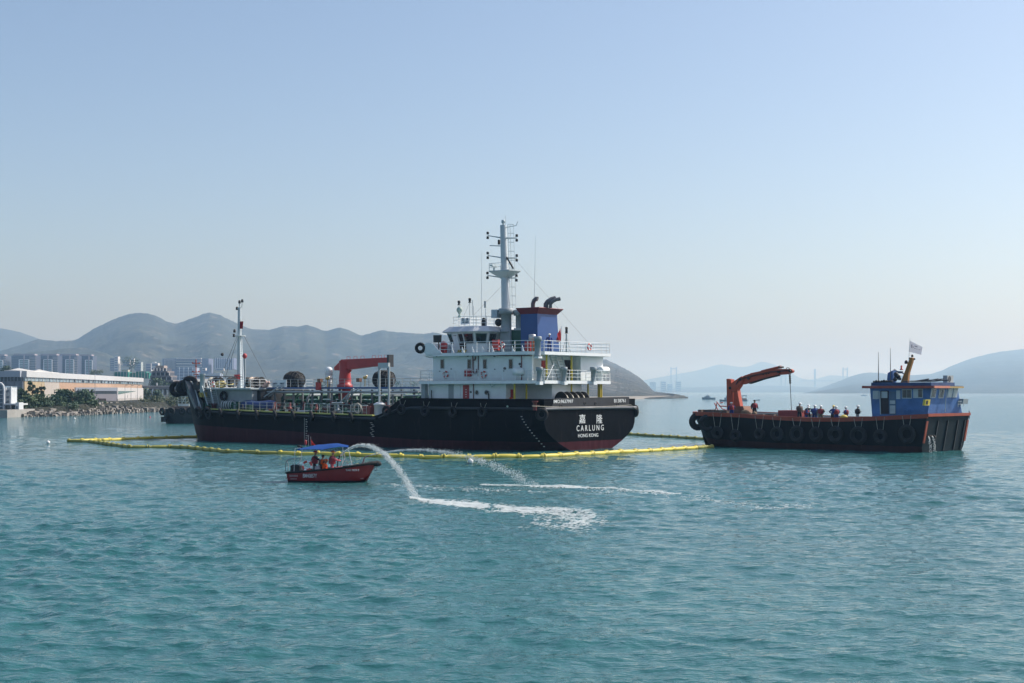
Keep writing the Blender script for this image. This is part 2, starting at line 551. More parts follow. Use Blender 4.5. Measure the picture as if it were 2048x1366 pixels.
hill('island_hill', 'hazy rounded hill across the water behind the work boat',
     [(1590, 789), (1620, 783), (1650, 773), (1685, 759), (1710, 750), (1735, 745), (1762, 746), (1790, 751), (1830, 750), (1862, 748), (1885, 741), (1905, 731), (1940, 717), (1970, 709), (2003, 703), (2048, 698), (2150, 690), (2280, 700), (2500, 730)], 4300, 9000, M_hill, 0.3, 0.7, 6.5, 4.0, 34)
hill('low_shore', 'low hazy shoreline across the strait under the bridge deck',
     [(1296, 782), (1340, 778), (1400, 774), (1470, 772), (1540, 771), (1600, 773), (1660, 776), (1720, 781), (1760, 786)], 8500, 11000, M_far, 0.3, 0.5, 8.0, 4.0, 14)

def sheet(name, pts, z, mat, label, cat, depth=0.0):
    mb = MB()
    mb.prism([(p[0], p[1], z - depth) for p in pts], (0, 0, max(depth, 0.01)))
    return tag(mb.build(name, mat), label, cat, kind='structure')
M_sand = M('beach_sand', (0.25, 0.225, 0.19), 0.95, 0.15, 0.2)
def beach():
    mb = MB()
    P = [at_z(x, y, 0.0) for x, y in ((1120, 800.6), (1200, 799.6), (1262, 798.6), (1320, 797.0), (1352, 795.9), (1372, 795.0))]
    rings = []
    for i, p in enumerate(P):
        rings.append([p + V((0, -14, -1.0)), p + V((0, 4, 0.5)), p + V((0, 34 - i * 4, 2.2)), p + V((0, 70, -1.0))])
    mb.loft(rings, True, True)
    return tag(mb.build('beach', M_sand), 'thin pale strip of sand at the foot of the headland', 'beach', kind='structure')
beach()

# shore land on the left: one raised sheet behind the sea wall
SH = [at_z(-160, 834.5), at_z(14, 835.0), at_z(46, 834.5), at_z(180, 830.5), at_z(262, 826.5), at_z(322, 824.0), at_z(380, 819.0), at_z(470, 812.5), at_z(620, 805)]
M_ground = veg('shore_earth', (0.03, 0.038, 0.02), (0.06, 0.06, 0.035), (0.20, 0.18, 0.14), 0.3, 0.15)
def land():
    mb = MB()
    top = [V((p.x - (0 if i < 2 else 4.0), p.y + (0.6 if i < 2 else 9), 1.75 if i < 3 else 2.7)) for i, p in enumerate(SH)]
    back = [V((p.x * 1.0 + (p.y - 300) * -0.0, 3300, 3.4)) for p in top]
    back = [V((b.x * 3300 / max(320, t.y) * 0.9, 3300, 3.4)) for b, t in zip(back, top)]
    lowr = [V((p.x, p.y + (0.5 if i < 2 else 7), -1.0)) for i, p in enumerate(SH)]
    mb.loft([lowr, top, back], False, False, False)
    return tag(mb.build('ground', M_ground), 'flat shore land behind the rock bank on the left', 'ground', kind='structure')
land()

# ---------------------------------------------------------------- haze: one closed box of pale air round everything
def haze():
    mb = MB().box((-16000, -80, -2.2), (16000, 21500, 350))
    m = bpy.data.materials.new('haze_air'); m.use_nodes = True
    nt = m.node_tree; nt.nodes.clear()
    vol = nt.nodes.new('ShaderNodeVolumePrincipled')
    vol.inputs['Color'].default_value = (0.44, 0.70, 1.0, 1)
    vol.inputs['Absorption Color'].default_value = (1, 1, 1, 1)
    vol.inputs['Density'].default_value = 0.000145
    vol.inputs['Anisotropy'].default_value = 0.42
    out = nt.nodes.new('ShaderNodeOutputMaterial')
    nt.links.new(vol.outputs['Volume'], out.inputs['Volume'])
    o = mb.build('haze', m)
    return tag(o, 'thin pale sea haze filling the air over the harbour', 'haze', kind='stuff')
haze()
# ---------------------------------------------------------------- shared paints
WHITE = M('white_paint', (0.80, 0.83, 0.84), 0.45, 0.07, 0.7, rust=0.24, rustcol=(0.46, 0.40, 0.32))
GREYP = M('grey_paint', (0.30, 0.34, 0.36), 0.5, 0.1, 1.0)
LGREY = M('light_grey_paint', (0.46, 0.52, 0.54), 0.5, 0.08, 0.8, rust=0.22, rustcol=(0.28, 0.26, 0.23))
RUBBER = M('worn_rubber', (0.013, 0.013, 0.014), 0.8, 0.35, 3.0, bump=0.5, bscale=14)
BLACK = M('black_paint', (0.018, 0.02, 0.024), 0.5, 0.3, 1.5, rust=0.12)
DKGREEN = M('deck_green', (0.02, 0.10, 0.065), 0.55, 0.2, 1.2)
YGREEN = M('deck_edge_yellow_green', (0.42, 0.44, 0.13), 0.6, 0.15, 1.0, rust=0.2)
RED = M('red_paint', (0.42, 0.035, 0.035), 0.45, 0.15, 1.4, rust=0.12, rustcol=(0.14, 0.03, 0.02))
BLUE = M('funnel_blue', (0.018, 0.072, 0.24), 0.45, 0.08, 0.8)
PIPEBLUE = M('walkway_blue', (0.035, 0.10, 0.26), 0.5, 0.12, 1.0)
YELLOW = M('yellow_paint', (0.62, 0.48, 0.06), 0.5, 0.12, 1.2, rust=0.1)
ORANGE = M('orange_paint', (0.68, 0.16, 0.03), 0.5, 0.12, 1.2)
ROPE = M('rope_fibre', (0.42, 0.40, 0.34), 0.9, 0.2, 5.0)
STEEL = M('bare_steel', (0.28, 0.29, 0.30), 0.45, 0.2, 2.0, metal=0.6)
DARKG = glass('window_glass')
LTXT = M('white_lettering', (0.75, 0.77, 0.77), 0.6, 0.05, 2)
DKTXT = M('dark_lettering', (0.03, 0.08, 0.14), 0.6, 0.05, 2)
BLACKM = M('soot_black', (0.015, 0.015, 0.016), 0.6, 0.2, 3)

def thin_cloth(name, col):
    m = M(name, col, .8, .08, 3)
    nt = m.node_tree; b = nt.nodes['Principled BSDF']; out = [n for n in nt.nodes if n.type == 'OUTPUT_MATERIAL'][0]
    tr = nt.nodes.new('ShaderNodeBsdfTranslucent'); tr.inputs['Color'].default_value = (*col, 1)
    mx = nt.nodes.new('ShaderNodeMixShader'); mx.inputs[0].default_value = .5
    nt.links.new(b.outputs[0], mx.inputs[1]); nt.links.new(tr.outputs[0], mx.inputs[2]); nt.links.new(mx.outputs[0], out.inputs['Surface'])
    return m

def tyre_mesh(mb, c, axis, Ro, w, lug=0.08, nu=28):
    r = w / 2
    return mb.torus(c, axis, Ro - r * 0.86, r, nu, 8, 1.0, lug)

def tyre(name, label, group, wpos, axis, Ro=0.5, w=0.3, ropes=None, mat=None, nu=28):
    """a tyre fender with its hanging ropes (world coordinates)"""
    mb = tyre_mesh(MB(), V((0, 0, 0)), axis, Ro, w, nu=nu)
    o = mb.build(name, mat or RUBBER)
    o.location = wpos
    tag(o, label, 'tyre', group)
    if ropes:
        rb = MB()
        for q in ropes:
            rb.tube([V(q[0]) - V(wpos), V(q[1]) - V(wpos)], 0.022, 4)
        rb.build('hanging_rope', ROPE, o)
    return o

LB_RED = M('lifebuoy_red', (0.55, 0.06, 0.04), 0.5, 0.08)
def lifebuoy(label, wpos, axis, Ro=0.38, group='red and white lifebuoys on the tanker rails'):
    mb = MB()
    ax = V(axis).normalized()
    x = ax.cross(V((0, 0, 1))).normalized(); y = ax.cross(x)
    Rr, r, nu, nv = Ro - 0.075, 0.075, 32, 8
    rings = []
    for i in range(nu + 1):
        a = 2 * math.pi * i / nu
        d = x * math.cos(a) + y * math.sin(a)
        rings.append([d * (Rr + r * math.cos(2 * math.pi * j / nv)) + ax * (r * math.sin(2 * math.pi * j / nv)) for j in range(nv)])
    for i in range(nu):
        mb.cur = 0 if (i % 8) < 5 else 1
        mb.loft([rings[i], rings[i + 1]], True, False)
    o = mb.build('lifebuoy', [LB_RED, WHITE])
    o.location = wpos
    return tag(o, label, 'lifebuoy', group)

# ---------------------------------------------------------------- people
SKIN = M('skin', (0.42, 0.25, 0.17), 0.6, 0.08, 6)
CLOTH = {}
def cloth(name, col):
    return M('cloth_' + name, col, 0.85, 0.18, 7, bump=0.4, bscale=12)
C_BLUE = cloth('blue', (0.024, 0.05, 0.21)); C_DARK = cloth('dark', (0.025, 0.027, 0.035)); C_ORANGE = cloth('orange', (0.80, 0.13, 0.02))
C_RED = cloth('red', (0.27, 0.035, 0.045)); C_KHAKI = cloth('khaki', (0.20, 0.17, 0.12)); C_BROWN = cloth('brown', (0.10, 0.075, 0.06))
C_GREEN = cloth('green', (0.03, 0.07, 0.05)); C_PINK = cloth('faded_red', (0.55, 0.13, 0.15))
HELM_W = M('helmet_white', (0.80, 0.80, 0.78), 0.35, 0.03); HELM_O = M('helmet_orange', (0.85, 0.20, 0.03), 0.35, 0.05)
HELM_Y = M('helmet_yellow', (0.75, 0.55, 0.08), 0.35, 0.05); HELM_R = M('helmet_red', (0.50, 0.05, 0.04), 0.35, 0.05)
HAIR = M('black_hair', (0.012, 0.011, 0.012), 0.5, 0.2)

def person(label, pos, face, top, legs, helmet=None, vest=None, arms=('down', 'down'), lean=0.0, sit=False, h=1.70, group=None, bulk=1.12):
    """one continuous skinned body; face = heading angle the person looks along (world, radians from +X)"""
    s = h / 1.74
    bm = bmesh.new()
    sk = bm.verts.layers.skin.verify()
    def vt(p, r):
        v = bm.verts.new(p); v[sk].radius = (r, r) if not isinstance(r, tuple) else r
        return v
    hip = 0.50 if sit else 0.93
    def ln(x, y, z):                                  # forward lean about the hips (x is forward)
        dz = z - hip
        return (x + math.sin(lean) * dz, y, hip + math.cos(lean) * dz)
    pel = vt((0, 0, hip), (0.175, 0.13)); pel[sk].use_root = True
    wai = vt(ln(0, 0, hip + 0.17), (0.165, 0.125)); che = vt(ln(0.01, 0, hip + 0.38), (0.195, 0.135)); nb = vt(ln(0, 0, hip + 0.53), 0.09)
    nk = vt(ln(0.015, 0, hip + 0.585), 0.055); hd = vt(ln(0.03, 0, hip + 0.67), (0.082, 0.095)); hd2 = vt(ln(0.025, 0, hip + 0.77), (0.078, 0.095)); 
    for a, b in ((pel, wai), (wai, che), (che, nb), (nb, nk), (nk, hd), (hd, hd2)): bm.edges.new((a, b))
    for sd_, kind in ((1, arms[0]), (-1, arms[1])):
        sh = vt(ln(0, 0.205 * sd_, hip + 0.46), 0.085); bm.edges.new((nb, sh))
        if kind == 'down': e, w, q = (-0.02, 0.285 * sd_, hip + 0.19), (0.05, 0.30 * sd_, hip - 0.05), (0.08, 0.245 * sd_, hip - 0.14)
        elif kind == 'bent': e, w, q = (-0.03, 0.31 * sd_, hip + 0.20), (0.20, 0.15 * sd_, hip + 0.22), (0.29, 0.11 * sd_, hip + 0.24)
        elif kind == 'hip': e, w, q = (-0.08, 0.36 * sd_, hip + 0.22), (0.06, 0.22 * sd_, hip + 0.06), (0.10, 0.17 * sd_, hip + 0.03)
        elif kind == 'fwd': e, w, q = (0.20, 0.20 * sd_, hip + 0.30), (0.42, 0.17 * sd_, hip + 0.24), (0.51, 0.16 * sd_, hip + 0.23)
        else: e, w, q = (0.14, 0.24 * sd_, hip + 0.58), (0.20, 0.17 * sd_, hip + 0.80), (0.22, 0.15 * sd_, hip + 0.88)
        ev, wv, qv = vt(ln(*e), 0.066), vt(ln(*w), 0.050), vt(ln(*q), (0.042, 0.026))
        for a, b in ((sh, ev), (ev, wv), (wv, qv)): bm.edges.new((a, b))
        hp = vt((0, 0.095 * sd_, hip - 0.06), 0.115); bm.edges.new((pel, hp))
        if sit: kn, an, to = (0.40, 0.13 * sd_, hip - 0.02), (0.38, 0.13 * sd_, 0.09), (0.55, 0.15 * sd_, 0.05)
        else: kn, an, to = (0.025, 0.115 * sd_, 0.50), (-0.02, 0.12 * sd_, 0.085), (0.15, 0.14 * sd_, 0.045)
        kv, av, tv = vt(kn, 0.088), vt(an, 0.062), vt(to, (0.048, 0.036))
        for a, b in ((hp, kv), (kv, av), (av, tv)): bm.edges.new((a, b))
    me = bpy.data.meshes.new('tmp'); bm.to_mesh(me); bm.free()
    ob = bpy.data.objects.new('tmp', me); COL.objects.link(ob)
    ob.modifiers.new('s', 'SKIN').branch_smoothing = 0.6
    ob.modifiers.new('d', 'SUBSURF').levels = 1
    dg = bpy.context.evaluated_depsgraph_get()
    body = bpy.data.meshes.new_from_object(ob.evaluated_get(dg))
    bpy.data.objects.remove(ob)
    hz = V(ln(0, 0, hip + 0.60)); 
    body.materials.clear()
    for m in (top, legs, SKIN, BLACKM): body.materials.append(m)
    hv = [V(ln(*(0, 0, 0)))]
    up = V((math.sin(lean), 0, math.cos(lean)))
    for f in body.polygons:
        c = f.center
        t = (c - V((0, 0, hip))).dot(up)
        side = abs(c.y)
        mi = 0
        if t > 0.575 and side < 0.13: mi = 2
        elif c.z < 0.07: mi = 3
        elif c.z < hip - 0.02 and side < 0.235 or (sit and c.z < hip + 0.06): mi = 1
        f.material_index = mi
        f.use_smooth = True
    ends = []
    body.name = 'person'
    o = bpy.data.objects.new('person', body); COL.objects.link(o)
    o.scale = (s * bulk, s * bulk, s)
    o.location = pos; o.rotation_euler = (0, 0, face)
    # nose and hands' skin
    hc = V(ln(0.028, 0, hip + 0.735))
    fx = V((math.cos(lean), 0, -math.sin(lean)))
    mb = MB()
    mb.add([hc + fx * 0.092 + up * 0.02, hc + fx * 0.092 + V((0, 0.018, 0)) - up * 0.035, hc + fx * 0.092 - V((0, 0.018, 0)) - up * 0.035, hc + fx * 0.122 - up * 0.03], [(0, 1, 3), (0, 3, 2), (1, 2, 3)])
    mb.build('nose', SKIN, o)
    if helmet:
        hb = MB(); n = 14; rings = []
        for i in range(6):
            a = i / 5 * math.pi / 2
            rings.append([hc + up * (0.045 + 0.13 * math.sin(a)) + fx * (0.145 * max(0.02, math.cos(a)) * math.cos(2 * math.pi * k / n) - 0.01) + V((0, 1, 0)) * (0.128 * max(0.02, math.cos(a)) * math.sin(2 * math.pi * k / n)) for k in range(n)])
        hb.loft(rings, True, True)
        br = [[hc + up * z + fx * ((0.145 + e * (1.6 if math.cos(2 * math.pi * k / n) > 0.3 else 0.5)) * math.cos(2 * math.pi * k / n) - 0.01) + V((0, 1, 0)) * ((0.128 + e * 0.5) * math.sin(2 * math.pi * k / n)) for k in range(n)] for z, e in ((0.036, 0.03), (0.052, 0.03))]
        hb.loft(br, True, True)
        hb.build('helmet', helmet, o)
    else:
        hb = MB(); hb.ball(tuple(hc + up * 0.055 - fx * 0.02), 0.105, 12, 8, (1.08, 0.92, 0.85)); hb.build('hair', HAIR, o)
    if vest:
        vb = MB(); n = 14; rings = []
        for t, rx, ry in ((0.03, 0.20, 0.235), (0.18, 0.205, 0.235), (0.34, 0.215, 0.245), (0.47, 0.175, 0.20), (0.53, 0.11, 0.125)):
            c = V(ln(0.005, 0, hip + t))
            rings.append([c + fx * (rx * math.cos(2 * math.pi * k / n)) + V((0, 1, 0)) * (ry * math.sin(2 * math.pi * k / n)) for k in range(n)])
        vb.loft(rings, True, False)
        vb.build('life_vest', vest, o)
    return tag(o, label, 'person', group)
# ================================================================ the bunkering tanker
T = Frame(-4.87, 145.5, R(52))
tk = empty('tanker', T.wor(0, 0, 0), T.rz, 'black hulled tanker with white deckhouse and blue funnel moored inside the yellow boom', 'ship')
BEAM, UST = 15.9, 10.1
M_hull = banded('tanker_hull_paint', [(0.85, (0.050, 0.013, 0.018)), (9, (0.0025, 0.0032, 0.005))], 0.5, 0.35, 0.028, -6.0, 0.32)

def zdeck(u):
    return float(np.interp(u, [-50, -40, -28, -12, 12], [4.0, 3.72, 3.45, 3.2, 3.2]))
def ztop(u):
    return float(np.interp(u, [-52, -44.6, -43.6, -42.6, -41.6, -28, -12.4, -11.0, -9.4, -8.3, 11], [7.5, 7.3, 6.9, 5.0, 3.76, 3.45, 3.2, 3.5, 4.6, 5.12, 5.05]))

def tanker_hull():
    rings = []
    def ring(pts):                                   # pts: (u, inset, z) near side from the rail down to the keel
        near = [V((u, i, z)) for u, i, z in pts]
        far = [V((u, BEAM - i, z)) for u, i, z in pts[::-1]]
        return near + far
    zs = [1.0, 0.62, 0.3]                            # fractions of the freeboard
    def station(ut, bow_ut, ins_t, ub, ins_b, prof):
        zt = ztop(ut)
        pts = []
        for t, di in prof:
            z = -0.7 + (zt + 0.7) * t
            pts.append((ub + (ut - ub) * t, ins_b + (ins_t - ins_b) * t + di, z))
        return ring(pts)
    mid = [(1.0, 0), (0.8, 0), (0.57, 0), (0.36, 0), (0.2, 0.0), (0.08, 0.15), (0, 1.2)]
    # bow: the plan narrows along a bluff curve, flaring forward at the rail
    curve = [(-48.4, 6.85), (-48.0, 5.9), (-47.0, 4.9), (-45.6, 3.7), (-44.2, 2.5), (-42.9, 1.45), (-41.6, 0.62), (-40.4, 0.18), (-38.5, 0.0)]
    for u, i in curve:
        ut = u - (1.9 if ztop(u - 1.0) > 6.5 else 0.9 if ztop(u) > 4.5 else 0.0)
        rings.append(station(ut, 0, i * 0.94, u + 0.3, min(6.9, i + 0.25), mid))
    for u in (-34, -28, -20, -13.5, -12.4, -11.6, -10.8, -10.0, -9.2, -8.3, -5, -2):
        rings.append(station(u, 0, 0, u, 0, mid))
    for u, f in ((1, 0.10), (3.5, 0.28), (6, 0.52), (8.2, 0.78), (UST, 1.0)):
        pr = [(1.0, 0), (0.8, 0.02), (0.58, 0.06 * f), (0.47, 0.35 * f), (0.36, 1.25 * f), (0.24, 2.6 * f), (0.10, 4.6 * f)]
        rings.append(station(u, 0, 0, u, 0, pr))
    mb = MB()
    mb.loft(rings, True, False)
    mb.sm = [False] * len(mb.sm)
    mb.add(rings[-1], [tuple(range(len(rings[-1])))])
    mb.add(rings[0], [tuple(range(len(rings[0])))[::-1]])
    for i, f in enumerate(mb.f):
        c = sum((V(mb.v[q]) for q in f), V()) / len(f)
        if c.x < -40.3 and c.z > 3.95: mb.mi[i] = 1
    return mb.build('hull', [M_hull, M('bow_plate_grey', (.13, .15, .165), .5, .15, rust=.3)], tk)
hull = tanker_hull()
M_hull.node_tree.nodes['Principled BSDF'].inputs['Specular IOR Level'].default_value = 0.06
# smooth the plating along its length but keep the transom edge crisp
for p in hull.data.polygons: p.use_smooth = len(p.vertices) == 4
hull.data.set_sharp_from_angle(angle=R(38))

# decks
mb = MB()
du = [-47.5, -44, -41, -36, -28, -20, -12, -8]
mb.loft([[V((u, max(0.06, np.interp(u, [-48, -45, -42, -40], [6, 3.2, 1.2, 0.06])), zdeck(u) - 0.12)), V((u, BEAM - max(0.06, np.interp(u, [-48, -45, -42, -40], [6, 3.2, 1.2, 0.06])), zdeck(u) - 0.12))] for u in du], False, False, False)
mb.build('main_deck', DKGREEN, tk)
mb = MB().box((-8.3, 0.1, 3.75), (UST - 0.1, BEAM - 0.1, 4.0)); mb.build('poop_deck', DKGREEN, tk)
mb = MB()                                            # bright gunwale edge strips on the open tank deck
for v in (0.0, BEAM - 0.45):
    pts = [V((u, v + 0.02, zdeck(u))) for u in (-39.5, -34, -28, -20, -12.6)]
    for a, b in zip(pts[:-1], pts[1:]):
        mb.hexa([a, b, b + V((0, 0.42, 0)), a + V((0, 0.42, 0)), a + V((0, 0, 0.13)), b + V((0, 0, 0.13)), b + V((0, 0.42, 0.13)), a + V((0, 0.42, 0.13))])
mb.split('deck_edge', YGREEN, tk)
mb = MB()                                            # rubbing strakes
for v in (-0.07, BEAM + 0.07):
    mb.tube([(u, v, zdeck(u) - 0.28) for u in (-39, -28, -20, -12)], 0.13, 8)
    mb.tube([(-11.5, v, 3.0), (-9, v, 3.9), (-7, v, 4.12), (0, v, 4.12), (UST, v, 4.12)], 0.13, 8)
mb.split('rubbing_strake', BLACK, tk)
mb = MB().tube([(UST + 0.08, -0.02, 4.12), (UST + 0.12, 3, 4.16), (UST + 0.12, BEAM - 3, 4.16), (UST + 0.08, BEAM + .02, 4.12)], 0.15, 10)
mb.build('transom_strake', M('strake_grey', (0.16, 0.16, 0.17), 0.4, 0.2), tk)

# stern bulwark plate with its hawse holes
q0, q1 = T.U(1100, 813, UST), T.U(1258, 816, UST)
v0, v1 = 1.1, min(BEAM - 0.2, q1.y)
mb = MB().prism([(UST - 0.1, v0, 4.2), (UST - 0.1, v1, 4.2), (UST - 0.1, v1, 5.25), (UST - 0.1, v0 + 0.75, 5.15)], (0.12, 0, 0))
mb.build('stern_bulwark', BLACK, tk)
mb = MB()
for x, y, r in ((1122, 813, .2), (1236, 810, .22)):
    p = T.U(x, y, UST + 0.05); mb.torus((UST + 0.03, p.y, p.z), (1, 0, 0), r, 0.05, 16, 6); mb.lathe((UST + 0.022, p.y, p.z), [(r, 0), (r, 0.012)], 16, (1, 0, 0))
for x, y in ((1170, 807), (1191, 807)):
    p = T.U(x, y, UST + 0.05); mb.torus((UST + 0.03, p.y, p.z), (1, 0, 0), 0.14, 0.045, 14, 6)
mb.split('hawse_ring', BLACKM, tk)

# lettering on the stern and sides
def T_text(s, x0, x1, ytop, ybot, parent, u=UST, mat=LTXT, bold=0.0, name='lettering'):
    a, b, c = T.U(x0, ybot, u), T.U(x1, ybot, u), T.U(x0, ytop, u)
    b2 = T.U(x1, ybot, u)
    return text(name, s, (u, a.y, a.z), (0, 1, 0.0), (0, 0, 1), b2.y - a.y, c.z - a.z, mat, parent, bold)
T_text('\u5609', 1158, 1170.5, 829, 847, hull, bold=0.002)
T_text('\u9686', 1193, 1204.5, 829, 847, hull, bold=0.002)
T_text('C A R L U N G', 1153, 1207, 851, 862.5, hull, bold=0.0)
T_text('HONG KONG', 1156, 1196, 868, 875, hull, bold=0.0)
T_text('IMO:9637997', 1107, 1146, 799.5, 806.5, hull, u=UST + 0.03, bold=0.006)
T_text('B138761', 1228, 1251, 798, 805, hull, u=UST + 0.03, bold=0.006)
def S_text(fr, s, x0, x1, ytop, ybot, parent, v=0.0, mat=LTXT, bold=0.0):
    a, b, c = fr.S(x0, ybot, v), fr.S(x1, ybot, v), fr.S(x0, ytop, v)
    d = V((b.x - a.x, 0, b.z - a.z))
    return text('lettering', s, (a.x, v, a.z), d, (0, 0, 1), d.length, c.z - a.z, mat, parent, bold)
mb = MB()                                            # draught scale and load marks: plain white dashes on the side
for k in range(11):
    p = T.S(611.5, 840 + k * 4.6, 0); mb.box((p.x, -0.012, p.z), (p.x + (0.28 if k % 2 else 0.18), 0, p.z + 0.1))
p0, p1 = T.S(608.5, 836, 0), T.S(608.5, 884, 0)
mb.box((p0.x, -0.011, p1.z), (p0.x + 0.06, 0, p0.z))
for k in range(9):
    p = T.S(740 + (k % 3) * 2, 846 + k * 3.4, 0); mb.box((p.x, -0.012, p.z), (p.x + 0.34, 0, p.z + 0.06))
mb.split('draught_mark', M('faded_marks', (0.42, 0.40, 0.36), 0.7, 0.2), hull)
mb = MB()
for t in np.linspace(0, 1, 12):                      # curved line of draught marks near the stern quarter
    x, y = 1042 + 45 * t ** 1.25, 834 + 60 * t
    p = T.S(x, y, 0)
    ins = float(np.interp(p.z, [-0.2, 0.7, 1.6, 2.3, 3], [1.5, 0.9, 0.35, 0.06, 0.0])) * (1 if p.x > 3 else .6)
    p = T.S(x, y, max(-0.02, ins - 0.05)); mb.box((p.x, p.y - 0.06, p.z), (p.x + 0.16, p.y, p.z + 0.09))
mb.split('stern_mark', M('faded_marks', (0.5, 0.5, 0.5)), hull)
p = T.S(1015, 813, 0); mb = MB().lathe((p.x, -0.03, p.z), [(0.11, 0), (0.11, 0.03)], 12, (0, 1, 0)); mb.build('side_light_plate', M('pale_green', (0.35, 0.5, 0.42), 0.5), hull)

# ---------------------------------------------------------------- deckhouse tiers
def wall_part(name, lo, hi, mat=WHITE): 
    return MB().box(lo, hi).build(name, mat, tk)
uA = T.S(857, 790, 1.0).x; uB = T.S(1012, 790, 1.0).x
uC = T.S(866, 740, 1.0).x; uD = T.S(1050, 740, 1.0).x
ua, ub = T.S(838, 764, 0.1).x, 9.2
low = wall_part('lower_deckhouse', (uA, 1.0, 4.0), (uB, 13.0, 6.57))
mb = MB().box((uB + .002, 4.1, 4.0), (8.0, 9.2, 6.57)); mb.build('winch_house', WHITE, tk)
upp = wall_part('upper_deckhouse', (uC, 1.0, 6.9), (uD, 13.0, 9.4))
vR = T.U(1083, 740, uD + 1.6).y
mb = MB().box((uD + .002, 1.2, 6.9), (uD + 0.9, vR - .6, 9.4)); mb.box((uD + .002, 8.6, 6.9), (uD + 1.3, 12.6, 9.4)); mb.split('aft_wing_wall', WHITE, tk)
def slab(name, z0, z1, poly, mat=WHITE):
    return MB().prism([(a, b, z0) for a, b in poly], (0, 0, z1 - z0)).build(name, mat, tk)
boatdeck = slab('boat_deck', 6.57, 6.88, [(ua, 0.1), (ub - 1.2, 0.1), (ub, 1.3), (ub, 12.7), (ub - 1.2, 13.9), (ua, 13.9)])
br = T.S(866, 706, 0.1).x
bridgedeck = slab('bridge_deck', 9.4, 9.7, [(br, 0.1), (ub - 1.2, 0.1), (ub, 1.3), (ub, 12.7), (ub - 1.2, 13.9), (br, 13.9)])
slab('boat_deck_cover', 6.884, 6.90, [(ua + .15, 0.25), (ub - 1.3, 0.25), (ub - .15, 1.4), (ub - .15, 12.6), (ub - 1.3, 13.75), (ua + .15, 13.75)], DKGREEN)
slab('bridge_deck_cover', 9.704, 9.72, [(br + .15, 0.25), (ub - 1.3, 0.25), (ub - .15, 1.4), (ub - .15, 12.6), (ub - 1.3, 13.75), (br + .15, 13.75)], DKGREEN)
# bridge wing: rounded bulwark plate with a big tyre
a0 = T.S(848, 700, 0.1)
poly = []
for x, y in ((850, 709), (846, 702), (847, 692), (852, 686.5), (860, 685.5), (866, 688), (873, 697), (882, 705), (884, 709)):
    p = T.S(x, y, 0.1); poly.append((p.x, 0.1, p.z))
for nm, dv in (('wing_bulwark', 0.0), ('wing_bulwark', 13.6)):
    MB().prism([(p[0], p[1] + dv, p[2]) for p in poly], (0, 0.14, 0)).build(nm, WHITE, tk)
p0 = T.S(847, 706, 0.1)
MB().box((p0.x + .2, 0.242, 9.42), (br - .002, 13.7, 9.64)).build('wing_floor', WHITE, tk)
MB().box((p0.x + .2, 0.246, 9.642), (p0.x + .34, 13.7, 10.7)).build('wing_front', WHITE, tk)
MB().tube([T.S(848, 711, .2), T.S(856, 714, .4), T.S(866, 716, 0.95)], 0.05, 8).build('drain_pipe', WHITE, tk)
# railings
rb = MB(); railing(rb, [(br + .9, 0.22, 9.72), (ub - 1.25, 0.22, 9.72), (ub - .12, 1.35, 9.72), (ub - .12, 12.65, 9.72), (ub - 1.25, 13.78, 9.72), (br + .9, 13.78, 9.72)], 1.05, 3, 1.5, 0.028)
rb.build('bridge_deck_railing', WHITE, tk)
rb = MB(); railing(rb, [(ua + .12, 7, 6.9), (ua + .12, 0.22, 6.9), (ub - 1.25, 0.22, 6.9), (ub - .12, 1.35, 6.9), (ub - .12, 12.65, 6.9), (ub - 1.25, 13.78, 6.9), (ua + .12, 13.78, 6.9)], 1.03, 3, 1.5, 0.024)
rb.build('boat_deck_railing', WHITE, tk)
rb = MB()
for k in range(9):
    x = 903 + k * 20; p = T.S(x, 700, 0.22)
    if p.x < ub - 1.4: rb.prism([(p.x, .26, 9.72), (p.x + .3, .26, 9.72), (p.x + .05, .26, 10.3), (p.x, .26, 10.3)], (0, .03, 0))
rb.split('rail_gusset', WHITE, tk)

# portholes, windows, doors, pipes on the port walls
mb_n = 0
for x in (885, 939, 970, 1022):
    p = T.S(x, 728, 1.0)
    w = MB().box((p.x - .28, 0.955, p.z - .52), (p.x + .28, 0.997, p.z + .52)).build('window', LGREY, tk)
    MB().box((p.x - .2, 0.94, p.z - .43), (p.x + .2, 0.953, p.z + .43)).build('pane', DARKG, w)
for x in (954, 973):
    p = T.S(x, 785, 1.0)
    w = MB().torus((p.x, 0.97, p.z), (0, 1, 0), 0.23, 0.045, 18, 6).build('porthole', LGREY, tk)
    MB().lathe((p.x, 0.955, p.z), [(0.22, 0), (0.22, 0.03)], 18, (0, 1, 0)).build('pane', DARKG, w)
def port_rect(name, x0, x1, y0, y1, mat, v=1.0, t=0.06):
    a, b = T.S(x0, y1, v), T.S(x1, y0, v)
    return MB().box((a.x, v - t, a.z), (b.x, v - .003, b.z)).build(name, mat, tk)
d = port_rect('door', 926.5, 938.5, 770, 797, RED); 
a = T.S(932, 780, .93); mb = MB()
for k in range(4): mb.box((a.x - .1, .925, a.z - k * .24), (a.x + .1, .938, a.z - k * .24 + .06))
mb.split('door_marking', LTXT, d)
port_rect('ladder_recess', 897, 908, 769, 800, GREYP, t=.02)
port_rect('door', 908, 921, 772, 800, WHITE, t=.05)
port_rect('hose_box', 932, 943.5, 739.5, 753, RED, t=.28)
mb = MB()
for pts in (((956.5, 711), (956.5, 753)), ((947, 766), (947, 800)), ((1043, 711), (1043, 760)), ((963, 711), (1064, 711.5))):
    mb.tube([T.S(x, y, .94) for x, y in pts], 0.045, 6)
mb.tube([T.S(x, y, .9) for x, y in ((945.5, 712), (946, 742), (948, 747), (952, 747), (953, 738))], 0.06, 6)
mb.tube([T.S(x, y, .9) for x, y in ((946, 720), (950, 720), (951, 713))], 0.06, 6)
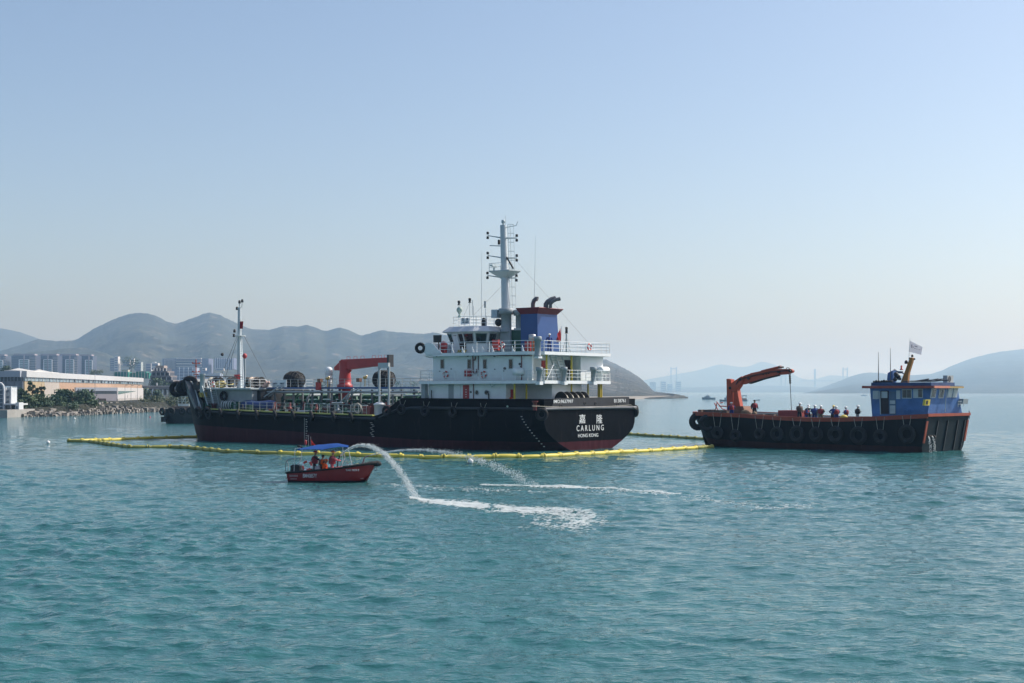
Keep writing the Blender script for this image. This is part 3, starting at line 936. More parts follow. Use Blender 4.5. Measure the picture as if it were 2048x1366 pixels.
mb.split('wall_pipe', M('dark_red_pipe', (0.16, 0.04, 0.04), 0.5), tk)
mb = MB()
for x, y, r in ((1010, 737, .14), (1040, 728, .12), (903, 738, .06), (1008, 742, .05), (990, 739, .07), (880, 742, .06), (942, 784, .1), (936, 711, .12), (874, 712, .08), (989, 712, .1), (1042, 733, .08)):
    p = T.S(x, y, 1.0); mb.lathe((p.x, .9, p.z), [(r, 0), (r, .09)], 10, (0, 1, 0))
mb.split('wall_fitting', M('dark_fitting', (0.10, 0.11, 0.12), 0.5), tk)
mb = MB().tube([T.S(x, y, .82) for x, y in ((971, 783), (976, 783), (977.5, 790), (977.5, 800))], .07, 8)
mb.tube([T.S(x, y, .82) for x, y in ((863, 780), (863, 800))], .05, 6); mb.split('vent_pipe', BLACKM, tk)
mb = MB().tube([T.S(x, y, .6) for x, y in ((980, 768), (983, 774), (990, 770))], .04, 6); mb.build('floodlight', LGREY, tk)
# under-deck posts aft
mb = MB()
for x, v in ((1029, .6), (1053, 2.0), (1197, 12.8)):
    p = T.S(x, 790, v); mb.tube([(p.x, v, 4.0), (p.x, v, 6.57)], .10, 8)
for x, u in ((1143, 8.3), (1176, 8.3), (1200, 8.8), (1203, 8.8)):
    p = T.U(x, 790, u); mb.tube([(u, p.y, 4.0), (u, p.y, 6.57)], .09, 8)
for x, u in ((1093, 8.4), (1143, 8.4)):
    p = T.U(x, 730, u); mb.tube([(u, p.y, 6.9), (u, p.y, 9.4)], .10, 8)
mb.split('deck_post', YELLOW, tk)
p = T.S(845, 780, .7); MB().box((p.x, .5, 4.0), (p.x + .5, 1.0 - .002, 6.57)).build('corner_post', GREYP, tk)
# stairs under the bridge deck
def stairs(mb, a, b, w, n, side):
    a, b, w = V(a), V(b), V(w)
    for s_ in (0, 1):
        mb.tube([a + w * s_, b + w * s_], 0.07, 4)
    for k in range(1, n):
        c = a.lerp(b, k / n); mb.hexa([c + side * -.1, c + side * .1, c + side * .1 + w, c + side * -.1 + w] + [q + V((0, 0, .04)) for q in (c + side * -.1, c + side * .1, c + side * .1 + w, c + side * -.1 + w)])
mb = MB(); pa, pb = T.U(1104, 710, 7.9), T.U(1122, 757, 7.9)
stairs(mb, (7.6, pb.y, 6.9), (7.6, pa.y, 9.4), (.75, 0, 0), 9, V((0, 1, 0))); 
pa, pb = T.U(1124, 715, 7.9), T.U(1138, 757, 7.9); stairs(mb, (7.2, pb.y, 6.9), (7.2, pa.y, 9.3), (.7, 0, 0), 9, V((0, 1, 0)))
mb.split('stairs', LGREY, tk)
mb = MB(); pa, pb = T.U(1083, 757, 8.0), T.U(1098, 730, 8.0); stairs(mb, (7.9, pa.y, 6.9), (7.9, pb.y, 8.6), (.7, 0, 0), 7, V((0, 1, 0))); mb.split('stairs', WHITE, tk)
p = T.U(1087, 735, uD + 1.05); MB().box((uD + 1.0, p.y - .3, 8.1), (uD + 1.2, p.y + .45, 8.85)).build('hose_box', RED, tk)
p = T.U(1135, 742, uD + .05); MB().box((uD + .01, p.y - .5, 6.92), (uD + .06, p.y + .6, 9.0)).build('doorway', M('dark_interior', (0.03, 0.02, 0.025), 0.8), tk)
p = T.U(1046, 781, uB + .05); MB().box((uB + .01, 1.7, 5.2), (uB + .2, 2.2, 6.0)).build('fire_box', RED, tk)

# wheelhouse
wa, wb_, wcu = T.S(902, 690, 3.2).x, T.S(950, 690, 3.2).x, T.S(950, 690, 3.2).x + 0.95
wcv = T.U(974, 690, wcu).y
def wh(e, z): 
    return [V((wa - e, 3.2 - e, z)), V((wb_ + e * .4, 3.2 - e, z)), V((wcu + e, wcv - e * .4, z)), V((wcu + e, 10.8 + e, z)), V((wa - e, 10.8 + e, z)), V((wa - 1.0 - e, 9, z)), V((wa - 1.0 - e, 5, z))]
house = MB().loft([wh(0, 9.72), wh(0, 10.72), wh(.34, 11.9)], False, True).build('wheelhouse', WHITE, tk)
MB().loft([wh(.62, 11.9), wh(.66, 11.98), wh(.1, 12.52)], False, True).build('wheelhouse_roof', M('roof_grey', (0.55, 0.58, 0.62), 0.35, 0.06), tk)
# windows on the leaning upper wall
def lean_quad(p, q, f0, f1, z0, z1, out):
    """a pane on the wall between plan corners p and q"""
    def at(f, z):
        t = (z - 10.72) / (11.9 - 10.72)
        e = .34 * t
        A, B = wh(e, z)[p], wh(e, z)[q]
        d = (B - A).normalized(); nrm = V((d.y, -d.x, 0))
        return A.lerp(B, f) + nrm * out
    return [at(f0, z0), at(f1, z0), at(f1, z1), at(f0, z1)]
for (p, q, f0, f1) in ((0, 1, .02, .16), (0, 1, .60, .98), (1, 2, .06, .94), (2, 3, .015, .18), (6, 0, .15, .9), (5, 6, .05, .46), (5, 6, .54, .95)):
    fr = MB(); a = lean_quad(p, q, f0, f1, 10.74, 11.80, 0.0); b = lean_quad(p, q, f0, f1, 10.74, 11.80, 0.05)
    fr.hexa(a + b); w = fr.build('window', LGREY, tk)
    df = (f1 - f0) * .07
    a = lean_quad(p, q, f0 + df, f1 - df, 10.80, 11.74, 0.052); b = lean_quad(p, q, f0 + df, f1 - df, 10.80, 11.74, 0.066)
    MB().hexa(a + b).build('pane', DARKG, w)
a = lean_quad(0, 1, .19, .40, 9.9, 11.7, 0.08); b = lean_quad(0, 1, .19, .40, 9.9, 11.7, 0.03)
a[0], a[1] = V((a[0].x, 3.1, 9.8)), V((a[1].x, 3.1, 9.8)); b[0], b[1] = V((a[0].x, 3.17, 9.8)), V((a[1].x, 3.17, 9.8))
dr = MB().hexa(b + a).build('door', WHITE, tk)
a = lean_quad(0, 1, .24, .36, 10.95, 11.6, 0.09); b = lean_quad(0, 1, .24, .36, 10.95, 11.6, 0.105); MB().hexa(a + b).build('pane', DARKG, dr)
a = lean_quad(0, 1, .42, .56, 10.8, 11.74, 0.01); b = lean_quad(0, 1, .42, .56, 10.8, 11.74, 0.03); MB().hexa(a + b).build('doorway', M('dark_interior', (0.03, .02, .02)), tk)
p = T.S(925.5, 692, 3.2); MB().box((p.x - .45, 3.1, 9.74), (p.x + .45, 3.19, 10.75)).build('doorway', M('dark_interior', (0.03, .02, .02)), tk)
mb = MB(); p = T.S(924, 702, 3.1)
for k in range(5): mb.prism([(p.x - .6 + k * .25, 3.0, 9.74), (p.x - .48 + k * .25, 3.0, 9.74), (p.x - .3 + k * .25, 3.0, 10.1), (p.x - .42 + k * .25, 3.0, 10.1)], (0, .04, 0))
mb.split('hazard_stripes', YELLOW, tk)
# monkey island rail and gear
rb = MB(); e = -.25
railing(rb, [(wa + .1, 10.4, 12.54), (wa + .1, 3.5, 12.54), (wb_ - .1, 3.5, 12.54), (wcu - .3, wcv + .3, 12.54), (wcu - .3, 10.4, 12.54)], 1.0, 3, 1.3, .024); rb.build('roof_railing', WHITE, tk)
p = T.S(931, 639, 3.7)
sb = MB().box((T.S(922, 639, 3.7).x, 3.66, 12.75), (T.S(940, 639, 3.7).x, 3.74, 13.4)).build('name_board', WHITE, tk)
for s_, x0, x1, yt, yb in (('\u5609', 924.5, 927.5, 635.5, 641.5), ('\u9686', 933, 936.5, 635.5, 641.5), ('CARLUNG', 925, 937, 643, 646)):
    S_text(T, s_, x0, x1, yt, yb, sb, 3.655, DKTXT, .02)
mb = MB()
def lamp(mb, x, y0, y1, v, r=.03):
    a, b = T.S(x, y1, v), T.S(x, y0, v); mb.tube([a, b], r, 5)
    return b
for x, y0, y1 in ((918, 610, 652), (939.5, 603, 652), (947, 612, 652), (971, 618, 652), (945, 600, 630)):
    lamp(mb, x, y0, y1, 4.4)
mb.split('roof_pole', LGREY, tk)
mb = MB()
for x, y in ((918, 605), (939.5, 600)):
    c = T.S(x, y + 3, 4.4); mb.lathe(c, [(.19, -.12), (.12, -.02), (.1, .05), (.15, .1), (.15, .32), (.05, .36)], 10)
mb.split('signal_lamp', BLACKM, tk)
c = T.S(919, 620, 4.3); mb = MB().ball(c, .34, 14, 10, (1, .8, 1)); mb.lathe(c + V((0, 0, -.8)), [(.12, 0), (.2, .1), (.08, .3), (.2, .55)], 10); mb.build('searchlight', M('pale_green_paint', (0.36, .45, .40), .5), tk)
c = T.S(970, 606, 4.4); MB().tube([c + V((0, 0, -.5)), c + V((0, 0, .2))], .09, 8).build('antenna_tube', GREYP, tk)
c = T.S(968, 641, 5.0); MB().lathe(c + V((0, 0, -.75)), [(.26, 0), (.28, .6), (.22, .95), (.05, 1.05)], 14).build('compass_stand', BLACKM, tk)
mb = MB()
for x, y0, y1, lx, v in ((963, 502, 640, -.3, 5), (1068.5, 472, 615, 0, 7)):
    mb.tube([T.S(x, y1, v), T.S(x + (2.5 if x > 1000 else 0.3), y0, v)], [.03, .010], 5)
mb.split('whip_antenna', LGREY, tk)
c = T.S(994, 634, 5.2); mb = MB().box(c + V((-.45, -.4, -.1)), c + V((.3, .4, .75))); mb.build('deck_locker', M('pale_blue_grey', (.38, .46, .52), .5), tk)
c = T.S(997, 645, 5.0); MB().ball(c, .4, 10, 8).build('horn_unit', BLACKM, tk)

# casing, green screen, vents, funnel
g0, g1, g2 = T.S(1000, 690, 5.2).x, T.S(1021, 690, 5.2).x, T.S(1046, 690, 5.4).x
MB().box((g0, 5.2, 9.72), (g1, 8.6, 12.15)).build('casing', GREYP, tk)
MB().box((g1 + .003, 5.4, 9.72), (g2, 8.4, 12.05)).build('green_casing', M('screen_green', (0.012, 0.075, 0.05), .6, .15), tk)
MB().box((g1 + .1, 5.6, 12.06), (g2 - .1, 8.4, 12.3)).build('casing_top', LGREY, tk)
def mushroom(name, c, r, R_, z0, z1, cap, mat=GREYP):
    return MB().lathe((c[0], c[1], 0), [(r, z0), (r * 1.08, z0 + .05), (r, z0 + .1), (r, z1 - cap), (R_, z1 - cap + .02), (R_, z1 - .04), (R_ * .9, z1)], 18).build(name, mat, tk)
c = T.S(1012.5, 640, 5.4); mushroom('ventilator', c, .55, .8, 11.9, T.S(1012, 617, 5.4).z, .62)
c = T.S(1041, 640, 6.2); mushroom('ventilator', c, .5, .72, 11.9, T.S(1041, 620, 6.2).z, .6)
fv0 = 5.0; fu = T.S(1075.5, 690, fv0).x; fu0 = T.S(1042, 690, fv0).x; fv1 = T.U(1119, 690, fu).y
zf0, zf1, zf2 = 9.72, T.S(1075, 627, fv0).z, T.S(1075, 615.5, fv0).z
def fn(e, z, lean=0.0): return [V((fu0 - e - lean * .4, fv0 - e * .7 + lean * .3, z)), V((fu + e - lean * .4, fv0 - e * .7 + lean * .3, z)), V((fu + e - lean * .4, fv1 + e - lean * .8, z)), V((fu0 - e - lean * .4, fv1 + e - lean * .8, z))]
fun = MB().loft([fn(0, zf0), fn(0, zf1, .32)], False, True).build('funnel', BLUE, tk)
MB().loft([fn(.004, zf1 + .001, .32), fn(.42, zf2, .2), fn(.36, zf2 + .06, .2)], False, True).build('funnel_cap', M('funnel_cap_dark_red', (.17, .018, .03), .5, .1), fun)
mb = MB()
for x, y, r, d in ((1066, 601, .22, 1), (1092, 603, .26, 1), (1101, 607, .17, 1)):
    b = T.S(x, 616, 6.4); k = b.z
    mb.tube([b, b + V((0, 0, .38)), b + V((.1, .15, .62)), b + V((.32, .45, .85)), b + V((.62, .8, .95))] if x != 1066 else [b, b + V((0, 0, .45)), b + V((.08, .05, .75)), b + V((.3, .15, .95)), b + V((.45, .2, .9))], [r, r, r, r * 1.05, r * 1.15], 12)
mb.split('exhaust_pipe', M('exhaust_grey', (.10, .10, .11), .55, .3), fun)
c = T.U(1064.5, 664, 8.0); 
p = T.S(1064.5, 690, 2.4); mb = MB().lathe((p.x, 2.4, 0), [(.32, 9.72), (.32, 10.9), (.36, 10.95), (.36, 11.4), (.25, 11.45)], 16); mb.build('ventilator', M('silver_vent', (.5, .5, .5), .3, .05, metal=.5), tk)
p = T.S(1057, 694, 2.0); MB().box((p.x - .4, 1.9, 9.73), (p.x + .3, 2.6, 10.75)).build('fire_locker', RED, tk)
p = T.S(1068, 694, 1.6); MB().box((p.x - .05, 1.5, 9.73), (p.x + .35, 2.1, 10.75)).build('orange_locker', ORANGE, tk)
p = T.S(992.5, 690, 1.2); MB().box((p.x - .38, 1.0, 9.9), (p.x + .38, 1.3, 10.95)).build('hose_box', RED, tk)
p = T.S(887, 690, 1.0); mb = MB().ball(p + V((0, 0, -.1)), .5, 14, 10, (1, .7, .95)); mb.box(p + V((-.3, -.2, -1.0)), p + V((.3, .2, -.4))); mb.build('covered_searchlight', RED, tk)
p = T.S(876, 677, .8); mb = MB().box(p + V((-.55, -.1, -.4)), p + V((.35, .15, .35))); mb.tube([p + V((0, .1, -.4)), p + V((0, .1, -1.6))], .05, 5); mb.build('dark_panel', BLACKM, tk)
# ventilators along the after rails
for x, y0, y1, u in ((1078.5, 734, 768, 9.35), (1128, 734, 768, 9.4), (1186.5, 734, 768, 9.4)):
    c = T.U(x, 750, u); zt, zb = T.U(x, y0, u).z, T.U(x, y1, u).z
    mushroom('ventilator', (u, c.y), .25, .34, zb + .25, zt, .40)
    MB().box((u - .25, c.y - .25, zb - .08), (u + .25, c.y + .3, zb + .248)).build('ventilator_foot', WHITE, tk)
c = T.U(1079, 690, 9.35); mushroom('ventilator', (9.35, c.y - .3), .3, .4, 9.2, T.U(1079, 673, 9.35).z, .45)
MB().box((9.1, c.y - .5, 9.0), (9.6, c.y + .1, 9.198)).build('ventilator_foot', WHITE, tk)
# stern light mast, ensign staff
c = T.U(1133, 690, 7.6); mb = MB().tube([(7.6, c.y, 9.7), (7.6, c.y, T.U(1133, 668, 7.6).z)], .09, 8); mb.tube([(7.6, c.y - .7, 9.8), (7.6, c.y, 11.4)], .035, 4); mb.tube([(7.6, c.y + .7, 9.8), (7.6, c.y, 11.4)], .035, 4); mb.build('stern_light_mast', LGREY, tk)
mb = MB(); zt = T.U(1133, 657, 7.6).z
mb.lathe((7.6, c.y, zt - .5), [(.2, 0), (.12, .08), (.14, .1), (.14, .32), (.1, .36), (.14, .4), (.14, .62), (.05, .66)], 10); mb.build('stern_light', BLACKM, tk)
c = T.U(1121, 690, 7.0); MB().tube([(7.0, c.y, 9.7), (7.0, c.y + .15, 12.4)], .035, 5).build('flag_staff', LGREY, tk)
# aft winch
mb = MB(); p0, p1 = T.U(1122, 790, 8.9), T.U(1166, 790, 8.9)
vs_ = np.linspace(p0.y, p1.y, 5)
wz = 5.0
mb.tube([(8.9, p0.y - .4, wz), (8.9, p1.y + .4, wz)], .18, 10)
for v in vs_[:]: mb.lathe((8.9, v - .06, wz), [(.75, 0), (.8, .04), (.8, .1), (.75, .14)], 20, (0, 1, 0))
win = mb.build('mooring_winch', BLACKM, tk)
mb = MB()
for v in vs_[:-1]: mb.lathe((8.9, v + .1, wz), [(.5, 0), (.56, .1), (.56, .45), (.5, .55)], 16, (0, 1, 0))
mb.split('rope_drum', ROPE, win)
mb = MB()
for x in (1070, 1090): 
    p = T.U(x, 800, 9.5); mb.lathe((9.5, p.y, 3.99), [(.2, 0), (.2, .75), (.3, .78), (.3, .9)], 12); 
p = T.U(1080, 800, 9.5); mb.tube([(9.5, p.y - .9, 4.45), (9.5, p.y + .9, 4.45)], .06, 6); mb.split('bollard', M('dull_red', (.22, .05, .045), .6, .2), tk)

# main mast
mu, mv = .75, 6.3
def mz(y): return T.S(1010, y, mv).z
mu = T.S(1013, 620, mv).x; mut = T.S(1006.5, 450, mv).x
def mpt(y): 
    t = (650 - y) / 200; return V((mu + (mut - mu) * t, mv, mz(y)))
mast = MB().tube([mpt(655), mpt(540), mpt(450)], [.52, .40, .33], 14).build('main_mast', M('mast_grey', (.52, .57, .60), .45, .06), tk)
mb = MB()
arms = []
for y, xl, xr, yl, yr in ((473, 975.5, 1033.5, 471, 476), (513, 975.5, 1033.5, 511, 516), (553, 975, 1033, 551, 556)):
    c = mpt(y)
    a, b = T.S(xl, yl, mv), T.S(xr, yr, mv)
    du_ = 1.4
    for P in (a, b): mb.tube([c + V((0, 0, -.15)), P], [.09, .05], 6)
    arms += [a, b]
c = mpt(492); mb.tube([c, T.S(980, 491, mv)], .06, 6)
mb.build('crosstree', LGREY, mast)
mb = MB()
for P in arms:
    for dz in (-.36, .12): mb.lathe(P + V((0, 0, dz)), [(.13, 0), (.15, .04), (.13, .12), (.15, .2), (.1, .27)], 10)
mb.lathe(T.S(998, 489, mv), [(.14, 0), (.14, .45), (.1, .5)], 10)
mb.split('mast_lamp', BLACKM, mast)
c = mpt(543)
mb = MB().loft([[c + V((x * .3, y * .3, -.75)) for x, y in ((-1, -1), (1, -1), (1, 1), (-1, 1))], [c + V((x * 1.35, y * 1.0, 0)) for x, y in ((-1, -1), (1, -1), (1, 1), (-1, 1))], [c + V((x * 1.35, y * 1.0, .08)) for x, y in ((-1, -1), (1, -1), (1, 1), (-1, 1))]], False, True)
rp = [c + V((x * 1.3, y * .95, .08)) for x, y in ((.2, -1), (-1, -1), (-1, 1), (.2, 1))]
railing(mb, rp, .75, 2, 1.2, .022); mb.build('mast_platform', LGREY, mast)
c = T.S(988, 536, mv); mb = MB().tube([c + V((0, 0, -.5)), c + V((0, 0, .1))], .1, 8); mb.cbox(c + V((0, 0, .2)), (2.1, .22, .14), R(-70), 0); mb.build('radar_scanner', LGREY, mast)
mb = MB()
p0, p1 = mpt(650) + V((.62, .1, .2)), mpt(450) + V((.75, 0, 0))
for d in (-.2, .2): mb.tube([p0 + V((0, d, 0)), p1 + V((0, d, 0))], .025, 4)
for k in range(34):
    q = p0.lerp(p1, k / 33); mb.tube([q + V((0, -.2, 0)), q + V((0, .2, 0))], .018, 4)
for k in range(1, 12):
    q = p0.lerp(p1, k / 11)
    mb.tube([q + V((0, -.2, 0)), q + V((.45, -.3, 0)), q + V((.6, 0, 0)), q + V((.45, .3, 0)), q + V((0, .2, 0))], .018, 4)
mb.tube([p0.lerp(p1, .1) + V((.6, 0, 0)), p1 + V((.6, 0, 0))], .018, 4)
mb.build('mast_ladder', LGREY, mast)
c = mpt(450); mb = MB().lathe(c, [(.1, 0), (.1, .2), (.2, .22), (.2, .5), (.12, .55)], 10); mb.tube([c + V((.3, 0, 0)), c + V((.3, 0, 1.0))], .02, 4); mb.tube([mpt(455) + V((.3, 0, 0)), mpt(455) + V((1.7, 0, .1)), mpt(455) + V((1.9, 0, .5))], .035, 5); mb.build('mast_top_unit', LGREY, mast)
mb = MB().tube([mpt(515) + V((.4, -.1, 0)), mpt(540) + V((1.2, -.1, .1))], .09, 6); mb.build('boom_strut', BLACKM, mast)
mb = MB()
for a, b in ((mpt(520) + V((1.4, 0, 0)), T.U(1175, 684, 8.8)), (mpt(565), T.S(938, 640, 5.5)), (T.S(939, 606, 4.4), T.S(924, 640, 4.4))):
    mb.tube([a, b], .012, 4)
mb.split('stay_wire', STEEL, tk)

# ---------------------------------------------------------------- tank deck: catwalk, pipes, crane, masts
cu0, cu1 = T.S(510, 773, 4.6).x, T.S(842, 773, 4.6).x
zc = 6.2
MB().box((cu0, 4.5, zc - .1), (cu1, 5.7, zc)).build('catwalk', GREYP, tk)
MB().box((cu0, 4.40, zc - .10), (cu1, 4.497, zc + .10)).build('catwalk_edge', PIPEBLUE, tk)
mb = MB(); mb.tube([(cu0, 4.2, zc - .45), (cu1, 4.2, zc - .45)], .11, 8); mb.split('catwalk_pipe', GREYP, tk)
rb = MB(); railing(rb, [(cu0, 4.42, zc), (cu1, 4.42, zc)], 1.0, 3, 1.25, .018); railing(rb, [(cu0, 5.68, zc), (cu1, 5.68, zc)], 1.0, 3, 1.25, .018); rb.build('catwalk_railing', M('rail_grey', (.36, .40, .42), .5), tk)
mb = MB()
for u in np.arange(cu0 + .6, cu1, 3.1):
    for v in (4.35, 5.8): mb.box((u - .09, v - .09, 3.1), (u + .09, v + .09, zc - .18))
    mb.box((u - .08, 4.2, zc - .6), (u + .08, 5.95, zc - .45))
for u in np.arange(cu0 + 2, cu1 - 3, 6.2):
    mb.tube([(u, 4.35, 3.3), (u + 1.6, 4.35, zc - .3)], .05, 4)
mb.split('catwalk_support', M('support_dark_grey', (.16, .18, .19), .6, .15), tk)
mb = MB(); stairs(mb, T.S(528, 794, 3.6), T.S(548, 775, 3.6) + V((.6, 0, 0)), (0, .7, 0), 8, V((1, 0, 0))); stairs(mb, T.S(680, 805, 3.4), T.S(702, 777, 3.4) + V((.4, 0, 0)), (0, .7, 0), 8, V((1, 0, 0))); mb.split('catwalk_stairs', LGREY, tk)
MB().prism([(cu0 + .5, 6.4, 3.15), (cu1 - .4, 6.4, 3.15), (cu1 - .4, 6.6, 4.35), (cu0 + .5, 6.6, 4.35)], (0, 4.6, 0)).build('tank_trunk', M('trunk_green', (.010, .05, .036), .6, .25), tk)
for k in range(12):
    u = cu0 + 1.2 + k * (cu1 - cu0 - 3) / 11
    mb = MB(); mb.tube([(u, 5.9, 3.2), (u, 5.9, 5.1), (u, 6.3, 5.4), (u, 9.5, 5.4)], .16, 8); mb.build('cross_pipe', DKGREEN if k % 3 else GREYP, tk)
for k in range(5):
    u = cu0 + 3 + k * 6.2; MB().tube([(u, 8.6, 4.3), (u, 8.6, 5.4), (u + 3.5, 8.6, 5.4), (u + 3.5, 8.6, 4.3)], .2, 8).build('loop_pipe', DKGREEN, tk)
MB().tube([(cu0 + 1, 10.4, 5.2), (cu1 - 1, 10.4, 5.2)], .28, 10).build('cargo_pipe', DKGREEN, tk)
# cargo pipes and valves: green manifold runs
rng = random.Random(11)
for v, z, r, m in ((2.6, 3.75, .16, DKGREEN), (3.3, 3.95, .20, DKGREEN), (6.1, 4.1, .22, DKGREEN), (7.6, 4.6, .16, LGREY), (6.2, 4.7, .2, DKGREEN), (2.0, 3.62, .09, LGREY)):
    MB().tube([(cu0 + 2 + rng.random() * 3, v, z), (cu1 - 1, v, z)], r, 10).build('cargo_pipe', m, tk)
for k in range(95):
    u = rng.uniform(cu0 + 1, cu1 - 1); v = rng.choice((1.9, 2.6, 3.3, 5.9, 3.0)); z0 = 3.2
    m = rng.choice((DKGREEN, DKGREEN, DKGREEN, M('dull_red', (.22, .05, .045)), GREYP, BLACKM, M('dull_red', (.22, .05, .045))))
    mb = MB(); zz = rng.uniform(.7, 1.5)
    mb.lathe((u, v, z0), [(.2, 0), (.2, zz * .4), (.3, zz * .42), (.3, zz * .52), (.14, zz * .6), (.14, zz * .85), (.08, zz)], 8)
    if rng.random() < .6: mb.torus((u, v, z0 + zz), (0, 0, 1), .22, .03, 12, 5)
    if rng.random() < .4: mb.tube([(u, v, z0 + zz * .4), (u + rng.choice((-1, 1)) * .9, v, z0 + zz * .4), (u + .9, v, z0 + .1)], .12, 8)
    mb.build('valve', m, tk)
DECKM = [M('clutter_dark_green', (.012, .05, .035), .6, .2), M('clutter_black', (.018, .02, .022), .6, .3), M('clutter_maroon', (.10, .025, .025), .6, .2), M('clutter_grey', (.14, .16, .17), .6, .2), DKGREEN]
for k in range(90):
    u = rng.uniform(cu0 + .5, cu1 - .8); v = rng.uniform(1.5, 6.2); w_ = rng.uniform(.12, .5); h_ = rng.uniform(.4, 1.9 if v > 3 else 1.1)
    if k % 3: MB().tube([(u - w_, v, 3.3), (u - w_, v, 3.2 + h_), (u + w_ * 2.5, v + rng.uniform(-.4, .4), 3.2 + h_), (u + w_ * 2.5, v, 3.2)], rng.uniform(.06, .14), 6).build('deck_pipe', rng.choice(DECKM), tk)
    else: MB().box((u - w_, v - .25, 3.2), (u + w_, v + .25, 3.2 + h_ * .7)).build('deck_machinery', rng.choice(DECKM), tk)
mb = MB()
for k in range(16):
    u = rng.uniform(cu0, cu1 - 2); v = rng.uniform(11.2, 12.6)
    mb.box((u - .12, v - .12, 3.2), (u + .12, v + .12, rng.uniform(4.6, 6.0)))
mb.split('vent_post', GREYP, tk)
mb = MB()
for k in range(9):
    u = rng.uniform(cu0 + 5, cu1 - 4); v = rng.uniform(11.3, 12.5)
    mb.box((u - .6, v - .4, 3.2), (u + .6, v + .4, rng.uniform(4.3, 5.6)))
mb.split('tank_hatch', GREYP, tk)
mb = MB()
for x0, x1, y, v, r in ((750, 770, 791, 1.4, .07), (806, 846, 791, 1.8, .06), (781, 812, 788, 2.4, .07), (664, 686, 806, 2.2, .08), (713, 735, 812, 1.6, .08)):
    a, b = T.S(x0, y, v), T.S(x1, y - .5, v); mb.tube([a, b], r, 8)
mb.split('manifold_pipe', M('bright_pipe', (.62, .64, .62), .3, .05, metal=.3), tk)
# low deck rail along the port edge
rb = MB()
for x0, x1 in ((478, 548), (553, 590), (609, 733)):
    a, b = T.S(x0, 812, .5), T.S(x1, 812, .5); railing(rb, [(a.x, .5, zdeck(a.x)), (b.x, .5, zdeck(b.x))], 1.1, 3, 1.25, .022)
rb.build('deck_railing', M('rail_grey', (.36, .40, .42)), tk)
# deck gear
p = T.S(759, 812, 2.0); MB().lathe((p.x, 2.0, 3.15), [(.6, 0), (.6, 1.2), (.65, 1.22), (.65, 1.32), (.3, 1.5)], 18).split('tank_hatch', WHITE, tk)
for x, y, s_ in ((733, 826, .5), (741, 822, .45), (775, 815, .4)):
    p = T.S(x, y, 1.4); MB().box((p.x - s_ / 2, 1.1, zdeck(p.x)), (p.x + s_ / 2, 1.7, zdeck(p.x) + 1.0)).build('deck_box', M('dull_red', (.22, .05, .045)), tk)
p = T.S(715, 815, 1.2); mb = MB().torus((p.x, 1.2, 4.0), (0, 1, 0), .5, .08, 20, 6); mb.build('coiled_hose', M('pale_hose', (.55, .5, .42), .7), tk)
c = T.S(462, 808, 1.8); mb = MB(); mb.box((c.x - .9, 1.4, 3.6), (c.x + 1.0, 2.4, 4.6))
for k in range(5): mb.torus((c.x - .8 + k * .4, 1.35, 4.2), (1, .3, 0), .5, .06, 14, 5)
mb.build('hose_rack', LGREY, tk)
# inflated-looking blue tarpaulin boat cover on the fore deck
a, b = T.S(488, 800, 2.4), T.S(548, 800, 2.4)
rings = []
for t in np.linspace(0, 1, 9):
    u = a.x + (b.x - a.x) * t; w = .95 * math.sin(math.pi * min(1, .15 + t * .8)) ** .6
    rings.append([V((u, 2.4 + w * math.cos(q), 4.0 + (.75 + .05 * math.sin(t * 9)) * math.sin(q) * (1 if math.sin(q) > 0 else .5))) for q in np.linspace(0, 2 * math.pi, 13)[:-1]])
MB().loft(rings, True, True).build('covered_workboat', M('navy_tarpaulin', (.02, .045, .16), .6, .2, bump=.6, bscale=4), tk)

# deck crane
k0 = T.S(690, 760, 7.0)
crane = MB().lathe((k0.x, 7.0, 3.1), [(.75, 0), (.75, 3.0), (.92, 3.05), (.92, 3.5), (.7, 3.55), (.72, 4.0), (.62, 4.9), (.7, 6.2)], 18).build('deck_crane', RED, tk)
def jib(pts, w0, w1, mat, name, par, vc, half=.35):
    up, lo = pts
    mb = MB()
    poly = [T.S(x, y, vc) for x, y in up] + [T.S(x, y, vc) for x, y in lo[::-1]]
    mb.prism([(p.x, vc - half, p.z) for p in poly], (0, 2 * half, 0))
    return mb.build(name, mat, par)
jib((((672, 735), (685, 722), (686, 719), (692, 719), (779, 715), (780.5, 717)), ((673, 741), (688, 740), (701, 739), (740, 734), (778, 731), (780.5, 729))), 0, 0, RED, 'crane_jib', crane, 7.0)
mb = MB().tube([T.S(683, 758, 7.0), T.S(701, 740, 7.0)], .17, 8); mb.build('lift_cylinder', RED, crane)
mb = MB()
for x in (697, 711, 725, 748, 760, 772):
    a = T.S(x, 719 - (x - 690) * .04, 7.0); mb.tube([a + V((-.25, 0, 0)), a + V((-.25, 0, .32)), a + V((.25, 0, .32)), a + V((.25, 0, 0))], .025, 4)
mb.build('jib_handle', RED, crane)
a = T.S(779, 723, 7.0); MB().box((a.x - .02, 6.6, a.z - .6), (a.x + .25, 7.4, a.z + .75)).build('jib_head', BLACK, crane)
a, b = T.S(777, 733, 7.0), T.S(777, 749, 7.0); mb = MB().tube([a, b], .05, 6); mb.box(b + V((-.12, -.12, 0)), b + V((.12, .12, .7))); mb.build('crane_hook', BLACKM, crane)
c = T.S(658, 741, 6.4); mb = MB().ball(c, .42, 14, 10); mb.lathe(c + V((0, 0, -1.5)), [(.36, 0), (.36, 1.5)], 12); mb.build('dome_lamp', WHITE, tk)
mb = MB()
for d in (-.5, .5): mb.tube([c + V((d, 0, -2.2)), c + V((d, 0, -.2))], .04, 4)
for k in range(4): mb.torus(c + V((0, 0, -.4 - k * .5)), (0, 0, 1), .5, .025, 14, 4)
mb.tube([c + V((0, 0, -3.2)), c + V((0, 0, -1.5))], .2, 8); mb.build('lamp_cage', STEEL, tk)
